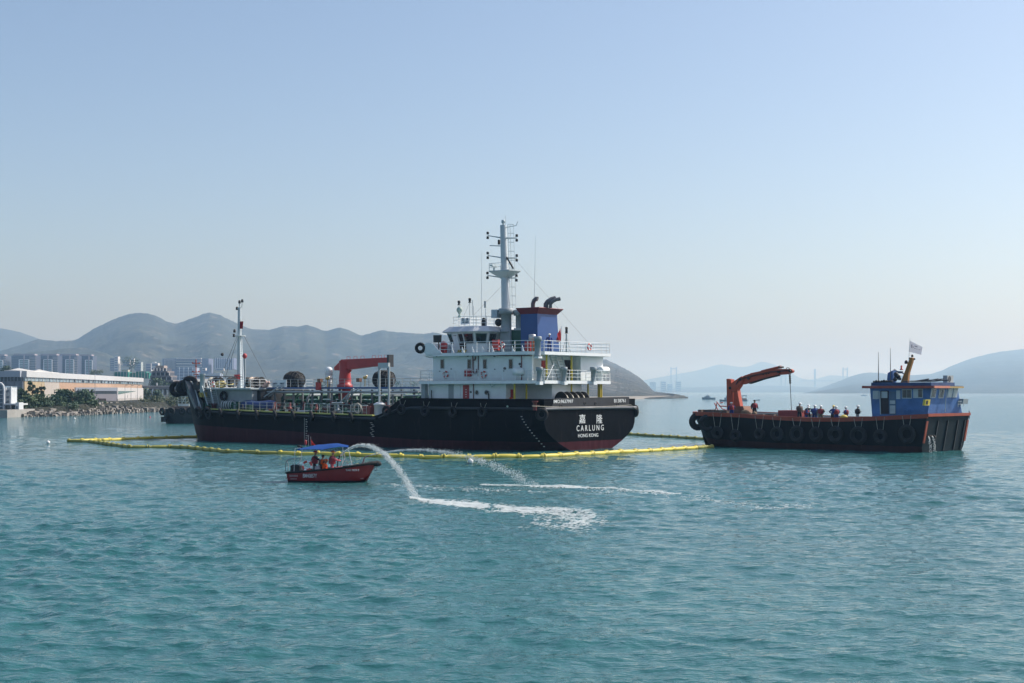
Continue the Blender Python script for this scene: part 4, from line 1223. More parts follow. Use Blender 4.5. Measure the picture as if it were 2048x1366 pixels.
for x, y in ((655, 757), (730, 755)):
    c = T.S(x, y, 4.0); mb = MB().ball(c, .22, 10, 8, (1.2, 1, .8)); mb.tube([c, c + V((0, 0, -1.0))], .05, 5); mb.tube([c + V((0, 0, 0)), c + V((.3, 0, .2))], .1, 6); mb.build('fire_monitor', M('brass_yellow', (.5, .34, .1), .4, .1), tk)
for x, y in ((640, 761), (718, 760)):
    c = T.S(x, y, 4.2); MB().box(c + V((-.24, -.2, -.2)), c + V((.24, .2, .2))).build('deck_lamp', M('dull_orange', (.22, .11, .07), .6), tk)
p = T.S(637, 775, 4.2); MB().box(p + V((-.25, -.2, -.3)), p + V((.25, .2, .6))).build('hose_box', RED, tk)
# crane rest post with yellow stripes (goalpost)
mb = MB(); a0, a1 = T.S(758.5, 728, 2.6), T.S(778, 733, 2.6)
for a in (a0, a1): mb.tube([(a.x, 2.6, 3.2), (a.x, 2.6, a.z)], .12, 8)
mb.box((a0.x - .05, 2.45, a1.z - .15), (a1.x + .02, 2.75, a0.z + .12)); mb.build('jib_rest', LGREY, tk)
# sign board on the catwalk rail
a, b = T.S(544, 774, 4.3), T.S(573, 774, 4.3)
sg = MB().box((a.x, 4.30, zc + .12), (b.x, 4.34, zc + .95)).build('sign_board', WHITE, tk)
S_text(T, 'SAFETY', 546, 555, 765.5, 769, sg, 4.295, DKTXT, .02); S_text(T, 'FIRST', 560, 569, 765.5, 769, sg, 4.295, DKTXT, .02)
S_text(T, 'NO SMOKING', 547, 568, 771, 773, sg, 4.295, DKTXT, .01)

# forecastle
fa, fb = T.S(404, 790, 2.4).x, T.S(504, 790, 2.4).x
zfo = T.S(480, 776, 2.2).z
MB().box((fa, 2.4, 3.4), (fb, 11.6, zfo - .16)).build('forecastle_house', M('forecastle_grey', (.27, .30, .31), .5, .15, rust=.45, rustcol=(.25, .18, .12)), tk)
fpoly = [(fb + .3, 1.9), (fb + .3, 12.1), (-41, 12.4), (-45, 10.2), (-48.5, 7), (-45, 3.8), (-41, 1.6)]
slab('forecastle_deck', zfo - .158, zfo, fpoly, LGREY)
rb = MB(); railing(rb, [(-40.6, 2.0, zfo), (fb + .2, 2.0, zfo), (fb + .2, 12, zfo), (-40.6, 12.0, zfo)], 1.0, 3, 1.4, .024); rb.build('forecastle_railing', WHITE, tk)
MB().box((fb, 3.2, 3.4), (fb + .6, 10.8, zfo - .3)).build('forecastle_step', BLACK, tk)
mb = MB()
stairs(mb, T.S(416, 812, 1.3), T.S(404, 772, 1.3), (0, .8, 0), 11, V((1, 0, 0))); stairs(mb, T.S(428, 812, 1.3), T.S(417, 762, 1.3), (0, .8, 0), 12, V((1, 0, 0))); mb.split('bow_ladder', LGREY, tk)
p = T.S(405, 780, 1.6); MB().lathe((p.x, 1.6, T.S(405, 787, 1.6).z), [(.3, 0), (.3, 2.2), (.36, 2.22), (.36, 2.34)], 14).build('ventilator', LGREY, tk)
p = T.S(405, 790, 1.5); hz_ = MB().box((p.x - .4, 1.3, p.z - .25), (p.x + .4, 1.9, p.z + .3)).build('hazard_box', YELLOW, tk)
mb = MB()
for k in range(3): mb.prism([(p.x - .4 + k * .28, 1.296, p.z - .25), (p.x - .28 + k * .28, 1.296, p.z - .25), (p.x - .1 + k * .28, 1.296, p.z + .3), (p.x - .22 + k * .28, 1.296, p.z + .3)], (0, -.012, 0))
mb.split('hazard_stripes', BLACKM, hz_)
for k in range(22):
    x = rng.uniform(408, 500); v = rng.uniform(.9, 2.0); p = T.S(x, 812, v); h_ = rng.uniform(.3, 1.5); w_ = rng.uniform(.12, .4)
    if k % 3 == 0: MB().lathe((p.x, v, 3.4), [(w_ * .7, 0), (w_ * .7, h_ * .8), (w_ * .95, h_ * .84), (w_ * .95, h_)], 10).build('mooring_bollard', rng.choice(DECKM), tk)
    elif k % 3 == 1: MB().box((p.x - w_, v - .3, 3.4), (p.x + w_, v + .3, 3.4 + h_)).build('deck_machinery', rng.choice(DECKM), tk)
    else: MB().tube([(p.x - w_, v, 3.4), (p.x - w_, v, 3.5 + h_), (p.x + w_ * 2, v, 3.5 + h_), (p.x + w_ * 2, v, 3.4)], .07, 6).build('deck_pipe', rng.choice(DECKM), tk)
for x, y in ((398, 792), (404, 806), (447, 792)):
    p = T.S(x, y, 2.2); MB().torus((p.x, 2.2, p.z), (0, 1, 0), .45, .16, 18, 7).build('hung_tyre', RUBBER, tk)
# fore mast
fv = 6.5; f0 = T.S(479, 770, fv)
fz = lambda y: T.S(479, y, fv).z
fm = MB().tube([(f0.x, fv, zfo), (f0.x, fv, fz(615))], [.34, .2], 10).build('fore_mast', LGREY, tk)
mb = MB()
for d in (.45, .95): mb.tube([(f0.x + d, fv - .2, zfo), (f0.x + d * .6, fv - .2, fz(672))], .06, 5)
for k in range(22):
    z = zfo + (fz(680) - zfo) * k / 21; t = k / 21; mb.tube([(f0.x + .45 - .18 * t, fv - .2, z), (f0.x + .95 - .38 * t, fv - .2, z)], .03, 4)
mb.build('mast_ladder', WHITE, fm)
mb = MB().lathe((f0.x + .2, fv, fz(673)), [(.1, -.1), (.6, 0), (.62, .1), (.5, .12)], 14); mb.build('mast_platform', LGREY, fm)
mb = MB()
for x, y in ((479, 604), (484.5, 602), (474, 617), (468, 671), (469, 662)):
    c = T.S(x, y, fv); mb.lathe(c + V((0, 0, -.18)), [(.14, 0), (.16, .05), (.14, .34), (.06, .4)], 9)
mb.split('mast_lamp', BLACKM, fm)
mb = MB().tube([T.S(479, 615, fv), T.S(479, 607, fv)], .07, 5); mb.tube([T.S(479, 616, fv), T.S(483.5, 614, fv), T.S(484.5, 606, fv)], .04, 5); mb.tube([T.S(479, 671, fv), T.S(467, 672, fv)], .05, 5); mb.split('lamp_bracket', LGREY, fm)
MB().box((f0.x - .42, fv - .46, zfo + 1.0), (f0.x + .36, fv - .1, zfo + 1.65)).build('red_box', RED, fm)
mb = MB()
for a, b in (((476, 668), (441, 755)), ((476, 674), (450, 757)), ((487, 670), (533, 757))): mb.tube([T.S(*a, fv), T.S(*b, fv)], .02, 4)
mb.ball(T.S(444.5, 709, fv), .2, 10, 8); mb.split('stay_wire', BLACKM, fm)
# second thin post with a red lamp
c = T.S(489.5, 712, 3.6); mb = MB().tube([(c.x, 3.6, 3.4), (c.x, 3.6, c.z)], .11, 8); pst = mb.build('lamp_post', GREYP, tk)
MB().ball(c, .27, 10, 8, (1, 1, 1.2)).build('red_lamp', RED, pst)
# bow winches and rope piles on the forecastle
for x, y, mt in ((427, 766, ROPE), (437, 765, BLACKM), (508, 764, M('pale_drum', (.55, .45, .36), .7)), (500, 766, BLACKM), (464, 767, BLACKM), (519, 766, BLACKM)):
    c = T.S(x, y, 4.2); MB().lathe((c.x - .4, 4.2, zfo + .7), [(.62, 0), (.62, .1), (.45, .12), (.48, .65), (.62, .67), (.62, .78)], 16, (1, 0, 0)).build('winch_drum', mt, tk)
mb = MB(); c = T.S(448, 768, 3.2)
for k in range(14): mb.torus((c.x + rng.uniform(-1.6, 1.4), 3.2 + rng.uniform(-.5, .5), zfo + .15 + .09 * (k // 2)), (rng.uniform(-.3, .3), rng.uniform(-.3, .3), 1), rng.uniform(.3, .55), .07, 14, 5)
mb.build('rope_coil', M('yellow_rope', (.55, .48, .22), .9), tk)
mb = MB(); c = T.S(532, 766, 4.0); rc = [mb.ball((c.x + rng.uniform(-.6, .6), 4.0, zfo + rng.uniform(.2, .9)), rng.uniform(.15, .3), 8, 6) for k in range(7)]; mb.build('hose_bundle', M('pink_hose', (.55, .36, .3), .8), tk)
mb = MB(); c = T.S(392, 765, 1.6)
for k in range(9): mb.box((c.x + rng.uniform(-1.2, 1), 1.6 + rng.uniform(-.4, .6), zfo - .2), (c.x + rng.uniform(1.0, 1.4) - .9, 2.5, zfo + rng.uniform(.2, .9)))
mb.tube([T.S(364, 757, 3), T.S(372, 754, 3), T.S(420, 753, 3), T.S(484, 754, 3)], .05, 5)
mb.build('bow_gear', BLACK, tk)
mb = MB(); mb.tube([T.S(368, 763, 3), T.S(373, 757, 3), T.S(382, 755, 3), T.S(388, 763, 2.5), T.S(398, 812, .9)], .06, 6); mb.tube([T.S(384, 762, 2), T.S(402, 815, .5)], .05, 6); mb.build('bow_handrail', LGREY, tk)

# ---------------------------------------------------------------- things hung on or standing on the tanker
side_n = T.b * -1
pxs = [(397, 826), (416, 826), (441, 826), (476, 829), (513, 829), (550, 830), (586, 831), (623, 832), (666, 833), (702, 835)]
for i, (x, y) in enumerate(pxs):
    vv = -0.15 if i > 1 else 0.05
    p = T.S(x, y, vv - .1)
    a, b = T.S(x + 8, y - 8, -.05), T.S(x + 1, y - 1, vv - .2)
    tyre('tyre_fender', f'{ORD[i]} tyre from the bow along the tanker\'s low port deck edge', 'tyres along the tanker deck edge', T.wor(p.x, vv - .1, p.z), T.b + T.a * (.75 if i > 1 else .25) + V((0, 0, .25)), .56 if i > 1 else .75, .34, [(T.wor(*a), T.wor(*b))])
for i, (x, y) in enumerate(((773, 822), (802.5, 819), (850, 822), (905.5, 824), (964, 825))):
    p = T.S(x, y, -.22)
    rp = [(T.wor(*T.S(x + dx, y - 19 if i else y - 12, -.09)), T.wor(*T.S(x + dx * .4, y - 6, -.2))) for dx in (-3, 9)]
    tyre('tyre_fender', f'{ORD[i]} roped tyre counting aft on the tanker\'s raised black poop bulwark', 'tyres on the tanker poop bulwark', T.wor(p.x, -.24, p.z), T.b, .55, .32, rp)
p = T.U(1079, 831, UST - .2); tyre('tyre_fender', 'tyre wrapped round the near stern corner of the tanker', 'tyres at the tanker stern', T.wor(UST - .1, -.25, 3.6), T.b - T.a * .6, .6, .36)
p = T.U(1275, 824, UST); tyre('tyre_fender', 'tyre jutting from the far stern corner of the tanker, beside open water', 'tyres at the tanker stern', T.wor(UST - .2, BEAM + .35, 3.75), T.a * .6 + T.b * .8, .62, .5)
for i, (x, y, v) in enumerate(((354.5, 778, 3.2), (368, 776, 2.4), (380, 768, 1.9))):
    p = T.S(x, y, v); tyre('bow_tyre', ('foremost big tyre hung at the tip of the tanker bow', 'middle big tyre of the three hung high on the tanker bow', 'innermost big tyre hung high on the tanker bow, beside the grey plating')[i], 'big tyres on the tanker bow', T.wor(p.x, v, p.z), T.b * .8 - T.a * .6, .95, .62)
p = T.S(843.5, 696, -.05); tyre('tyre_fender', 'tyre mounted on the white bridge wing high above the tank deck', None, T.wor(p.x - .2, -.05, p.z), T.b - T.a * .55, .55, .34)

for x, y, v, u, lab in ((1003, 691, .1, None, 'lifebuoy on the upper rail below the wheelhouse windows'), (891, 749, .9, None, 'lifebuoy on the white wall nearest the tank deck'), (967, 749, .9, None, 'lifebuoy on the white wall between the red hose box and the stern'), (1179, 694, None, 9.22, 'lifebuoy on the upper rail at the end farthest from the wheelhouse')):
    p = T.S(x, y, v) if u is None else T.U(x, y, u)
    lifebuoy(lab, T.wor(*p), T.b if u is None else T.a)
p = T.S(424, 770, 1.9); lifebuoy('orange lifebuoy on the rail of the forecastle', T.wor(*p), T.b)

def yokohama(label, x, y, v):
    c = T.S(x, y, v); r0 = .95
    mb = MB(); rings = []
    for t in np.linspace(-1, 1, 15):
        rr = r0 * (1 - abs(t) ** 4) ** .5 if abs(t) < 1 else .05
        rings.append([V((t * 1.25, max(.2, rr) * math.cos(q), max(.2, rr) * math.sin(q))) for q in np.linspace(0, 2 * math.pi, 19)[:-1]])
    mb.loft(rings, True, True)
    o = mb.build('floating_fender', RUBBER); o.location = T.wor(c.x, v, zc + .93); o.rotation_euler = (0, 0, T.rz)
    tag(o, label, 'fender', 'big black fenders stowed above the tank deck')
    nb = MB()
    for q in np.linspace(0, 2 * math.pi, 11)[:-1]:
        nb.tube([(t * 1.25, (r0 * (1 - abs(t) ** 4) ** .5 + .04) * math.cos(q + t * .25), (r0 * (1 - abs(t) ** 4) ** .5 + .04) * math.sin(q + t * .25)) for t in np.linspace(-.93, .93, 9)], .05, 5)
    for t in (-.75, -.4, 0, .4, .75):
        nb.torus((t * 1.25, 0, 0), (1, 0, 0), r0 * (1 - abs(t) ** 4) ** .5 + .05, .06, 20, 5)
    nb.build('tyre_net', M('net_rubber', (.03, .03, .03), .8, .3), o)
yokohama('black netted fender stowed on the catwalk between the sign board and the red crane', 588.5, 762, 6.0)
yokohama('black netted fender stowed under the red crane hook', 768, 766, 6.0)
for u0, x in ((1, 588.5), (2, 768)):
    c = T.S(x, 766, 6.0); MB().box((c.x - 1.4, 5.72, zc - .12), (c.x + 1.4, 6.9, zc - .02)).build('fender_cradle', PIPEBLUE, tk)

p = T.U(1204, 741, 8.9); mb = MB(); mb.lathe((0, -.75, 0), [(.1, 0), (.34, .08), (.36, .3), (.36, 1.2), (.34, 1.42), (.1, 1.5)], 16, (0, 1, 0))
o = mb.build('liferaft_canister', WHITE); o.location = T.wor(8.7, p.y + .6, 8.0); o.rotation_euler = (0, 0, T.rz); tag(o, 'white liferaft canister in a cradle at the far end of the boat deck rail', 'liferaft')
mb = MB()
for d in (0, 1.3): mb.tube([(8.4, p.y + d, 6.9), (8.4, p.y + d, 7.7), (9.0, p.y + d, 7.7), (9.0, p.y + d, 6.9)], .04, 4)
mb.split('raft_cradle', WHITE, tk)
p = T.S(1036, 743, .6); mb = MB().lathe((-.55, 0, 0), [(.1, 0), (.36, .06), (.38, .25), (.38, .85), (.36, 1.05), (.1, 1.1)], 16, (1, 0, 0))
o = mb.build('liferaft_canister', WHITE); o.location = T.wor(p.x, .6, p.z); o.rotation_euler = (0, 0, T.rz + R(55)); tag(o, 'round white liferaft canister against the port wall of the upper deckhouse', 'liferaft')
MB().tube([(p.x - .3, .6, 6.9), (p.x - .3, .6, p.z - .3), (p.x + .3, .6, p.z - .3), (p.x + .3, .6, 6.9)], .05, 4).split('raft_cradle', WHITE, tk)
# ensign hanging limp from its staff
def flag(name, label, pts, mat, waves=.06, n=10):
    """pts: hoist top, hoist bottom, fly bottom, fly top (world)"""
    a, b, c, d = [V(p) for p in pts]
    mb = MB(); N_ = n; nrm = (d - a).cross(b - a).normalized()
    g = []
    for k in (0.0, .012):
        for i in range(N_ + 1):
            for j in range(6):
                t, s_ = i / N_, j / 5
                g.append(a.lerp(d, t).lerp(b.lerp(c, t), s_) + nrm * (waves * math.sin(t * 9 + s_ * 2) * t + k))
    m_ = (N_ + 1) * 6; fs = []
    for k in (0, 1):
        for i in range(N_):
            for j in range(5):
                q = k * m_ + i * 6 + j; f = (q, q + 6, q + 7, q + 1); fs.append(f if k else f[::-1])
    mb.add(g, fs, True)
    return tag(mb.build(name, mat), label, 'flag')
C_FLAG = thin_cloth('flag_red', (.55, .03, .04))
q = lambda x, y: T.wor(*T.U(x, y, 7.0))
flag('ensign', 'red ensign hanging limp at the foot of the funnel', (q(1120.5, 656), q(1122.5, 683), q(1115.5, 684.5), q(1112, 677)), C_FLAG, .12)
q = lambda x, y: T.wor(*T.S(x, y, 6.4))
flag('signal_flag', 'dark red swallow tailed flag on the tanker fore mast', (q(477.5, 643), q(477.5, 657.5), q(486, 657.5), q(486.5, 642.5)), thin_cloth('flag_dark_red', (.28, .02, .03)), .05)
# crew
up_ang = lambda w: math.atan2(w.y, w.x)
p = T.U(1099, 690, 8.3); person('crewman in blue coveralls and white helmet standing by the blue funnel', T.wor(8.2, p.y + .1, 9.72), up_ang(T.a * 1 - T.b * .6), C_BLUE, C_BLUE, HELM_W, None, ('bent', 'bent'), h=1.72)
p = T.S(1023, 794, 2.2); person('crewman in orange vest and white helmet behind the black poop bulwark', T.wor(p.x, 1.9, 4.0), up_ang(T.a - T.b * .3), C_ORANGE, C_DARK, HELM_W, C_ORANGE, ('fwd', 'fwd'), lean=.25, h=1.66)
# mooring line across the stern
mb = MB().tube([T.wor(*T.U(x, y, UST + .25)) for x, y in ((1064, 812), (1120, 814), (1180, 815), (1262, 810), (1284, 827))], .025, 5)
tag(mb.build('mooring_line', ROPE), 'thin pale mooring line stretched across the tanker stern', 'rope')
# ================================================================ the derrick work boat on the right
D_ = F * H / (905.5 - HY)
W = Frame((1839 - CX) / F * D_, D_, R(48))
wb = empty('work_boat', W.wor(0, 0, 0), W.rz, 'dark work boat with orange gunwale, folding orange crane and blue cabin, hung with big tyres', 'work boat')
WB = 9.2
M_whull = banded('work_boat_hull_paint', [(0.55, (0.040, 0.013, 0.013)), (9, (0.007, 0.009, 0.011))], 0.55, 0.3, 0.03, -16, 0.35)
M_stern = M('stern_green_black', (0.010, 0.019, 0.024), 0.65, 0.25, 1.0, rust=.12, rustcol=(.03, .025, .022), spec=.12)
sheer = [(1392, 825), (1420, 826), (1458, 827), (1500, 829.5), (1545, 833), (1593, 836), (1663, 837), (1721, 835.5), (1780, 832.5), (1840, 829)]
sp_ = [W.S(x, y, 0) for x, y in sheer]
def wtop(u): return float(np.interp(u, [p.x for p in sp_], [p.z for p in sp_]))
def wring(u, uf, ins, insb, lean=0.0):
    zt = wtop(u); pts = []
    for t, k in ((1, 0), (.8, .05), (.5, .2), (.25, .5), (.1, .85), (0, 1.0)):
        z = -.6 + (zt + .6) * t
        pts.append((u + (uf - u) * (1 - t), ins + (insb - ins) * k + (1.6 if t == 0 else .25 if t == .1 else 0), z))
    return [V(p) for p in pts] + [V((p[0], WB - p[1], p[2])) for p in pts[::-1]]
rings = []
for u, i in ((-27.2, 4.5), (-26.9, 3.4), (-26.2, 2.3), (-25.3, 1.3), (-24.2, .55), (-22.6, .1)):
    rings.append(wring(u - 1.2, u + .9, i * .9, min(4.5, i + .5)))
for u in (-20, -16, -12, -8, -4): rings.append(wring(u, u, 0, 0.1))
rings.append(wring(.75, 0, 0, .25))
mb = MB(); mb.loft(rings, True, False)
n_side = len(mb.f)
mb.cur = 1; mb.add(rings[-1], [tuple(range(len(rings[-1])))]); mb.cur = 0
mb.add(rings[0], [tuple(range(len(rings[0])))[::-1]])
M_whull.node_tree.nodes['Principled BSDF'].inputs['Specular IOR Level'].default_value = 0.1
whull = mb.build('hull', [M_whull, M_stern], wb); whull.data.set_sharp_from_angle(angle=R(40))
# orange gunwale band wrapped round the hull, stern posts
M_gun = M('gunwale_orange', (0.33, 0.060, 0.026), .6, .2, 1.0, rust=.3, rustcol=(.10, .05, .04))
mb = MB()
gl = [(r[0], r[-1]) for r in rings]
for sd_ in (0, 1):
    o = -.06 if sd_ == 0 else .06
    pts = [g[sd_] for g in gl]
    rr = []
    for p in pts:
        rr.append([p + V((0, o, -.34)), p + V((0, o, .06)), p + V((0, -o * 4, .06)), p + V((0, -o * 4, -.34))])
    mb.loft(rr, False, True)
mb.split('gunwale', M_gun, wb)
a, b = rings[-1][0], rings[-1][-1]
MB().hexa([a + V((.002, .0, -.2)), a + V((.14, 0, -.2)), b + V((.14, 0, -.2)), b + V((.002, 0, -.2)), a + V((.002, 0, .08)), a + V((.16, 0, .08)), b + V((.16, 0, .08)), b + V((.002, 0, .08))]).build('stern_rail', M_gun, wb)
def tr(v, z, o=0.0):
    zt = rings[-1][0].z; t = (z + .6) / (zt + .6); return V((.75 * t + o, v, z))
mb = MB()
for v in (.05, WB - .35):
    mb.hexa([tr(v, .9, .005), tr(v, .9, .1), tr(v + .32, .9, .1), tr(v + .32, .9, .005), tr(v, 3.0, .005), tr(v, 3.0, .1), tr(v + .32, 3.0, .1), tr(v + .32, 3.0, .005)])
mb.split('corner_post', M_gun, wb)
mb = MB()
for v in (2.4, 4.5, 6.7, 8.3):
    mb.hexa([tr(v, .1, .004), tr(v, .1, .12), tr(v + .16, .1, .12), tr(v + .16, .1, .004), tr(v, 3.0, .004), tr(v, 3.0, .12), tr(v + .16, 3.0, .12), tr(v + .16, 3.0, .004)])
mb.split('stern_rib', BLACK, wb)
mb = MB()
mb.loft([[V((u, i, wtop(u) - .28)), V((u, WB - i, wtop(u) - .28))] for u, i in ((-27.6, 4.2), (-26.5, 1.6), (-24, .2), (-20, .1), (-14, .1), (-8, .1), (.6, .1))], False, False, False)
mb.build('deck', M('worn_deck_brown', (.11, .085, .07), .8, .3, 1.0), wb)

# cabin
zc0, zc1 = 2.9, W.S(1852, 776, .5).z
CV0, CV1 = .5, W.U(1927, 822, .45).y
CVT = CV1 - W.U(1915, 777, 1.0).y
cx0 = W.S(1745, 820, CV0).x; cx0t = W.S(1740, 782, CV0).x
cu_b, cu_t = .45, 1.0
M_cab = M('cabin_blue', (0.06, 0.15, 0.37), .65, .3, .8, rust=.3, rustcol=(.16, .22, .34), bump=.5, bscale=1.6)
def cab(z):
    t = (z - zc0) / (zc1 - zc0)
    return [V((cx0 + (cx0t - cx0) * t, CV0, z)), V((cu_b + (cu_t - cu_b) * t, CV0, z)), V((cu_b + (cu_t - cu_b) * t, CV1 - CVT * t, z)), V((cx0 + (cx0t - cx0) * t, CV1 - CVT * t, z))]
cabin = MB().loft([cab(zc0), cab(zc1)], False, True).build('cabin', M_cab, wb)
def side_q(name, x0, x1, y0, y1, mat, par, o0=.02, o1=.06):
    a, b = W.S(x0, y1, CV0), W.S(x1, y0, CV0)
    P = [(a.x, a.z), (b.x, a.z), (b.x, b.z), (a.x, b.z)]
    return MB().hexa([V((u, CV0 - o0, z)) for u, z in (P[0], P[1])] + [V((u, CV0 - o1, z)) for u, z in (P[1], P[0])] + [V((u, CV0 - o0, z)) for u, z in (P[3], P[2])] + [V((u, CV0 - o1, z)) for u, z in (P[2], P[3])]).build(name, mat, par)
def stern_pt(v, z, o):
    t = (z - zc0) / (zc1 - zc0); return V((cu_b + (cu_t - cu_b) * t + o, v, z))
def stern_q(name, x0, x1, y0, y1, mat, par, o0=.004, o1=.05):
    a, b = W.U(x0, y1, .8), W.U(x1, y0, .8)
    P = [(a.y, a.z), (b.y, a.z), (b.y, b.z), (a.y, b.z)]
    return MB().hexa([stern_pt(v, z, o0) for v, z in P[:2]] + [stern_pt(v, z, o1) for v, z in P[1::-1]] + [stern_pt(v, z, o0) for v, z in (P[3], P[2])] + [stern_pt(v, z, o1) for v, z in (P[2], P[3])]).build(name, mat, par)
M_wfr = M('window_frame_grey', (.45, .50, .54), .5, .06)
M_pane = glass('cabin_pane', (.05, .06, .07), .08); M_paneL = M('pale_pane', (.42, .47, .50), .25, .1)
for x0, x1, y0, y1, lit in ((1746, 1758, 781.5, 798, 1), (1793, 1801, 781, 798, 1), (1804, 1824, 778.5, 797, 0), (1827, 1846, 777.5, 796, 0)):
    w = side_q('window', x0, x1, y0, y1, M_wfr, cabin, .003, .05)
    if x1 - x0 > 15:
        xm = (x0 + x1) / 2
        side_q('pane', x0 + 1.3, xm - .4, y0 + 1.5, y1 - 1.5, M_paneL if x0 > 1825 else M_pane, w, .052, .066); side_q('pane', xm + .4, x1 - 1.3, y0 + 1.5, y1 - 1.5, M_pane, w, .052, .066)
    else: side_q('pane', x0 + 1.2, x1 - 1.2, y0 + 1.4, y1 - 1.4, M_paneL, w, .052, .066)
side_q('doorway', 1761, 1778, 781, 828, M('dark_interior', (.03, .02, .025)), cabin, .003, .02)
side_q('doorway_light', 1763, 1775, 783, 796, M_paneL, cabin, .022, .03)
d = side_q('door', 1779, 1792, 783, 829, M('door_blue_grey', (.07, .12, .2), .6), cabin, .003, .04); side_q('door_panel', 1780, 1791, 801, 808, M('door_white', (.45, .48, .5), .6), d, .042, .05); side_q('door_panel', 1780, 1791, 811, 827, M('door_white', (.45, .48, .5)), d, .042, .05)
for x0, x1, y0, y1 in ((1859, 1869, 777, 796), (1875, 1885.5, 777, 796.5), (1892, 1901.5, 776, 795), (1903, 1912, 776, 795)):
    w = stern_q('window', x0, x1, y0, y1, M_wfr, cabin, .004, .05); stern_q('pane', x0 + 1.2, x1 - 1.2, y0 + 1.4, y1 - 1.4, M_paneL if x0 > 1880 else M_pane, w, .052, .066)
a = W.S(1808, 827, CV0 - .004); b = W.S(1829, 827, CV0); c = W.S(1808, 817, CV0)
M_faint = M('faint_lettering', (.075, .19, .44), .7, .05)
text('lettering', 'STANFLEET', (a.x, CV0 - .006, a.z), (1, 0, 0), (0, 0, 1), b.x - a.x, (c.z - a.z) * .85, M_faint, cabin, .01)
a = W.S(1808, 815.5, CV0); c = W.S(1812.5, 809.5, CV0)
text('lettering', '\u9577', (a.x, CV0 - .006, a.z), (1, 0, 0), (0, 0, 1), c.x - a.x, (c.z - a.z), M_faint, cabin, .005)
# roof
ra, rb_ = W.S(1724.5, 779, .1), W.S(1856, 773, .1)
zr = zc1 + .02
def roof(z, e, lead=0): return [V((ra.x - lead, CV0 - .35 - e, z)), V((1.35 + e, CV0 - .35 - e, z)), V((1.35 + e, CV1 - CVT + .35 + e, z)), V((ra.x + 1.2 - lead, CV1 - CVT + .35 + e, z))]
MB().loft([roof(zr, 0), roof(zr + .2, .02)], False, True).build('roof_slab', M('roof_blue_dark', (.025, .06, .16), .6, .2), wb)
mb = MB().box((ra.x, CV0 - .46, zr - .04), (1.36, CV0 - .352, zr + .19)); mb.build('roof_edge', M('roof_edge_red', (.36, .07, .05), .6, .2), wb)
mb = MB().box((1.372, CV0 - .45, zr - .03), (1.48, 3.4, zr + .19)); mb.build('roof_edge', M('roof_edge_orange', (.55, .20, .13), .6, .15), wb)
MB().box((1.372, 3.403, zr - .03), (1.48, CV1 - CVT + .4, zr + .15)).build('roof_edge', M('roof_edge_ochre', (.40, .27, .10), .6, .2), wb)
MB().box((cx0 - .2, .6, zr + .21), (.9, CV1 - CVT - .4, zr + .52)).build('roof_coaming', M('roof_blue_dark', (.025, .06, .16)), wb)
zt_ = zr + .52
rng = random.Random(5)
mb = MB()
for k in range(7):
    u0, v0_ = rng.uniform(-2.5, -.8), rng.uniform(1, 3)
    mb.tube([(u0, v0_, zt_ + .1), (u0 + 1.2, v0_ + .4, zt_ + rng.uniform(.1, .25)), (u0 + 2.6, v0_ + .3, zt_ + rng.uniform(.15, .35))], .05, 5)
mb.split('roof_pipe', M('dark_pipe', (.06, .065, .07), .6), wb)
mb = MB(); p = W.S(1897, 760, 4.5); 
p = W.U(1897, 760, .4); acu = MB().box((.1, p.y - .55, zt_), (.55, p.y + .75, zt_ + .68)).build('air_conditioner', M('ac_grey', (.36, .38, .38), .6), wb)
MB().torus((.556, p.y - .1, zt_ + .34), (1, 0, 0), .26, .03, 18, 5).build('fan_guard', BLACKM, acu)
MB().lathe((.552, p.y - .1, zt_ + .34), [(.25, 0), (.25, .01)], 18, (1, 0, 0)).build('fan', M('fan_dark', (.05, .05, .05)), acu)
# curved yellow mast fin
P = [(1803, 768, 1817, 768), (1807, 757, 1817.5, 757), (1812, 744, 1819, 745), (1816, 733, 1822, 735), (1820, 722, 1825.5, 724), (1823.5, 715, 1827, 716)]
rr = []
for x0, y0, x1, y1 in P:
    A, B = W.S(x0, y0, 3.2), W.S(x1, y1, 3.2); t_ = .3
    rr.append([V((A.x, 3.2 - t_, A.z)), V((B.x, 3.2 - t_ * .6, B.z)), V((B.x, 3.2 + t_ * .6, B.z)), V((A.x, 3.2 + t_, A.z))])
fin = MB().loft(rr, False, True).build('mast_fin', M('mast_ochre', (.40, .17, .03), .5, .15), wb)
mb = MB()
for x, y, s_ in ((1812.5, 724, .18), (1824.5, 711.5, .12), (1819, 716.5, .09), (1829, 718, .09)): 
    c = W.S(x, y, 3.2); mb.lathe(c + V((0, 0, -s_)), [(s_ * .7, 0), (s_, .05), (s_ * .8, s_ * 1.6), (.03, s_ * 2)], 9)
    mb.tube([c, W.S(min(1824, max(1817, x + 3)), y + 4, 3.2)], .03, 4)
mb.split('mast_lamp', BLACKM, fin)
c = W.S(1803, 736, 3.2); mb = MB().lathe(c + V((0, 0, -.2)), [(.16, 0), (.16, .1), (.1, .12), (.1, .42), (.03, .46)], 9); mb.build('red_lamp', RED, fin)
mb = MB(); a, b = W.S(1789, 743, 3.2), W.S(1806, 744, 3.2); mb.tube([a, a.lerp(b, .35), b], [.3, .09, .07], 10); mb.tube([W.S(1789, 746, 3.2), W.S(1806, 746, 3.2)], .05, 5); mb.tube([W.S(1804, 745, 3.2), W.S(1811, 750, 3.2)], .08, 5); mb.build('loudhailer', M('horn_grey', (.22, .24, .25), .4), fin)
a, b = W.S(1777, 768, 2.4), W.S(1789, 746, 2.4); mb = MB().prism([(a.x, 2.0, a.z), (b.x, 2.0, a.z), (b.x, 2.0, b.z + .25), (a.x + .12, 2.0, b.z)], (0, .8, 0)); mb.build('roof_locker', M_cab, wb)
c = W.S(1795, 764, 2.2); mb = MB()
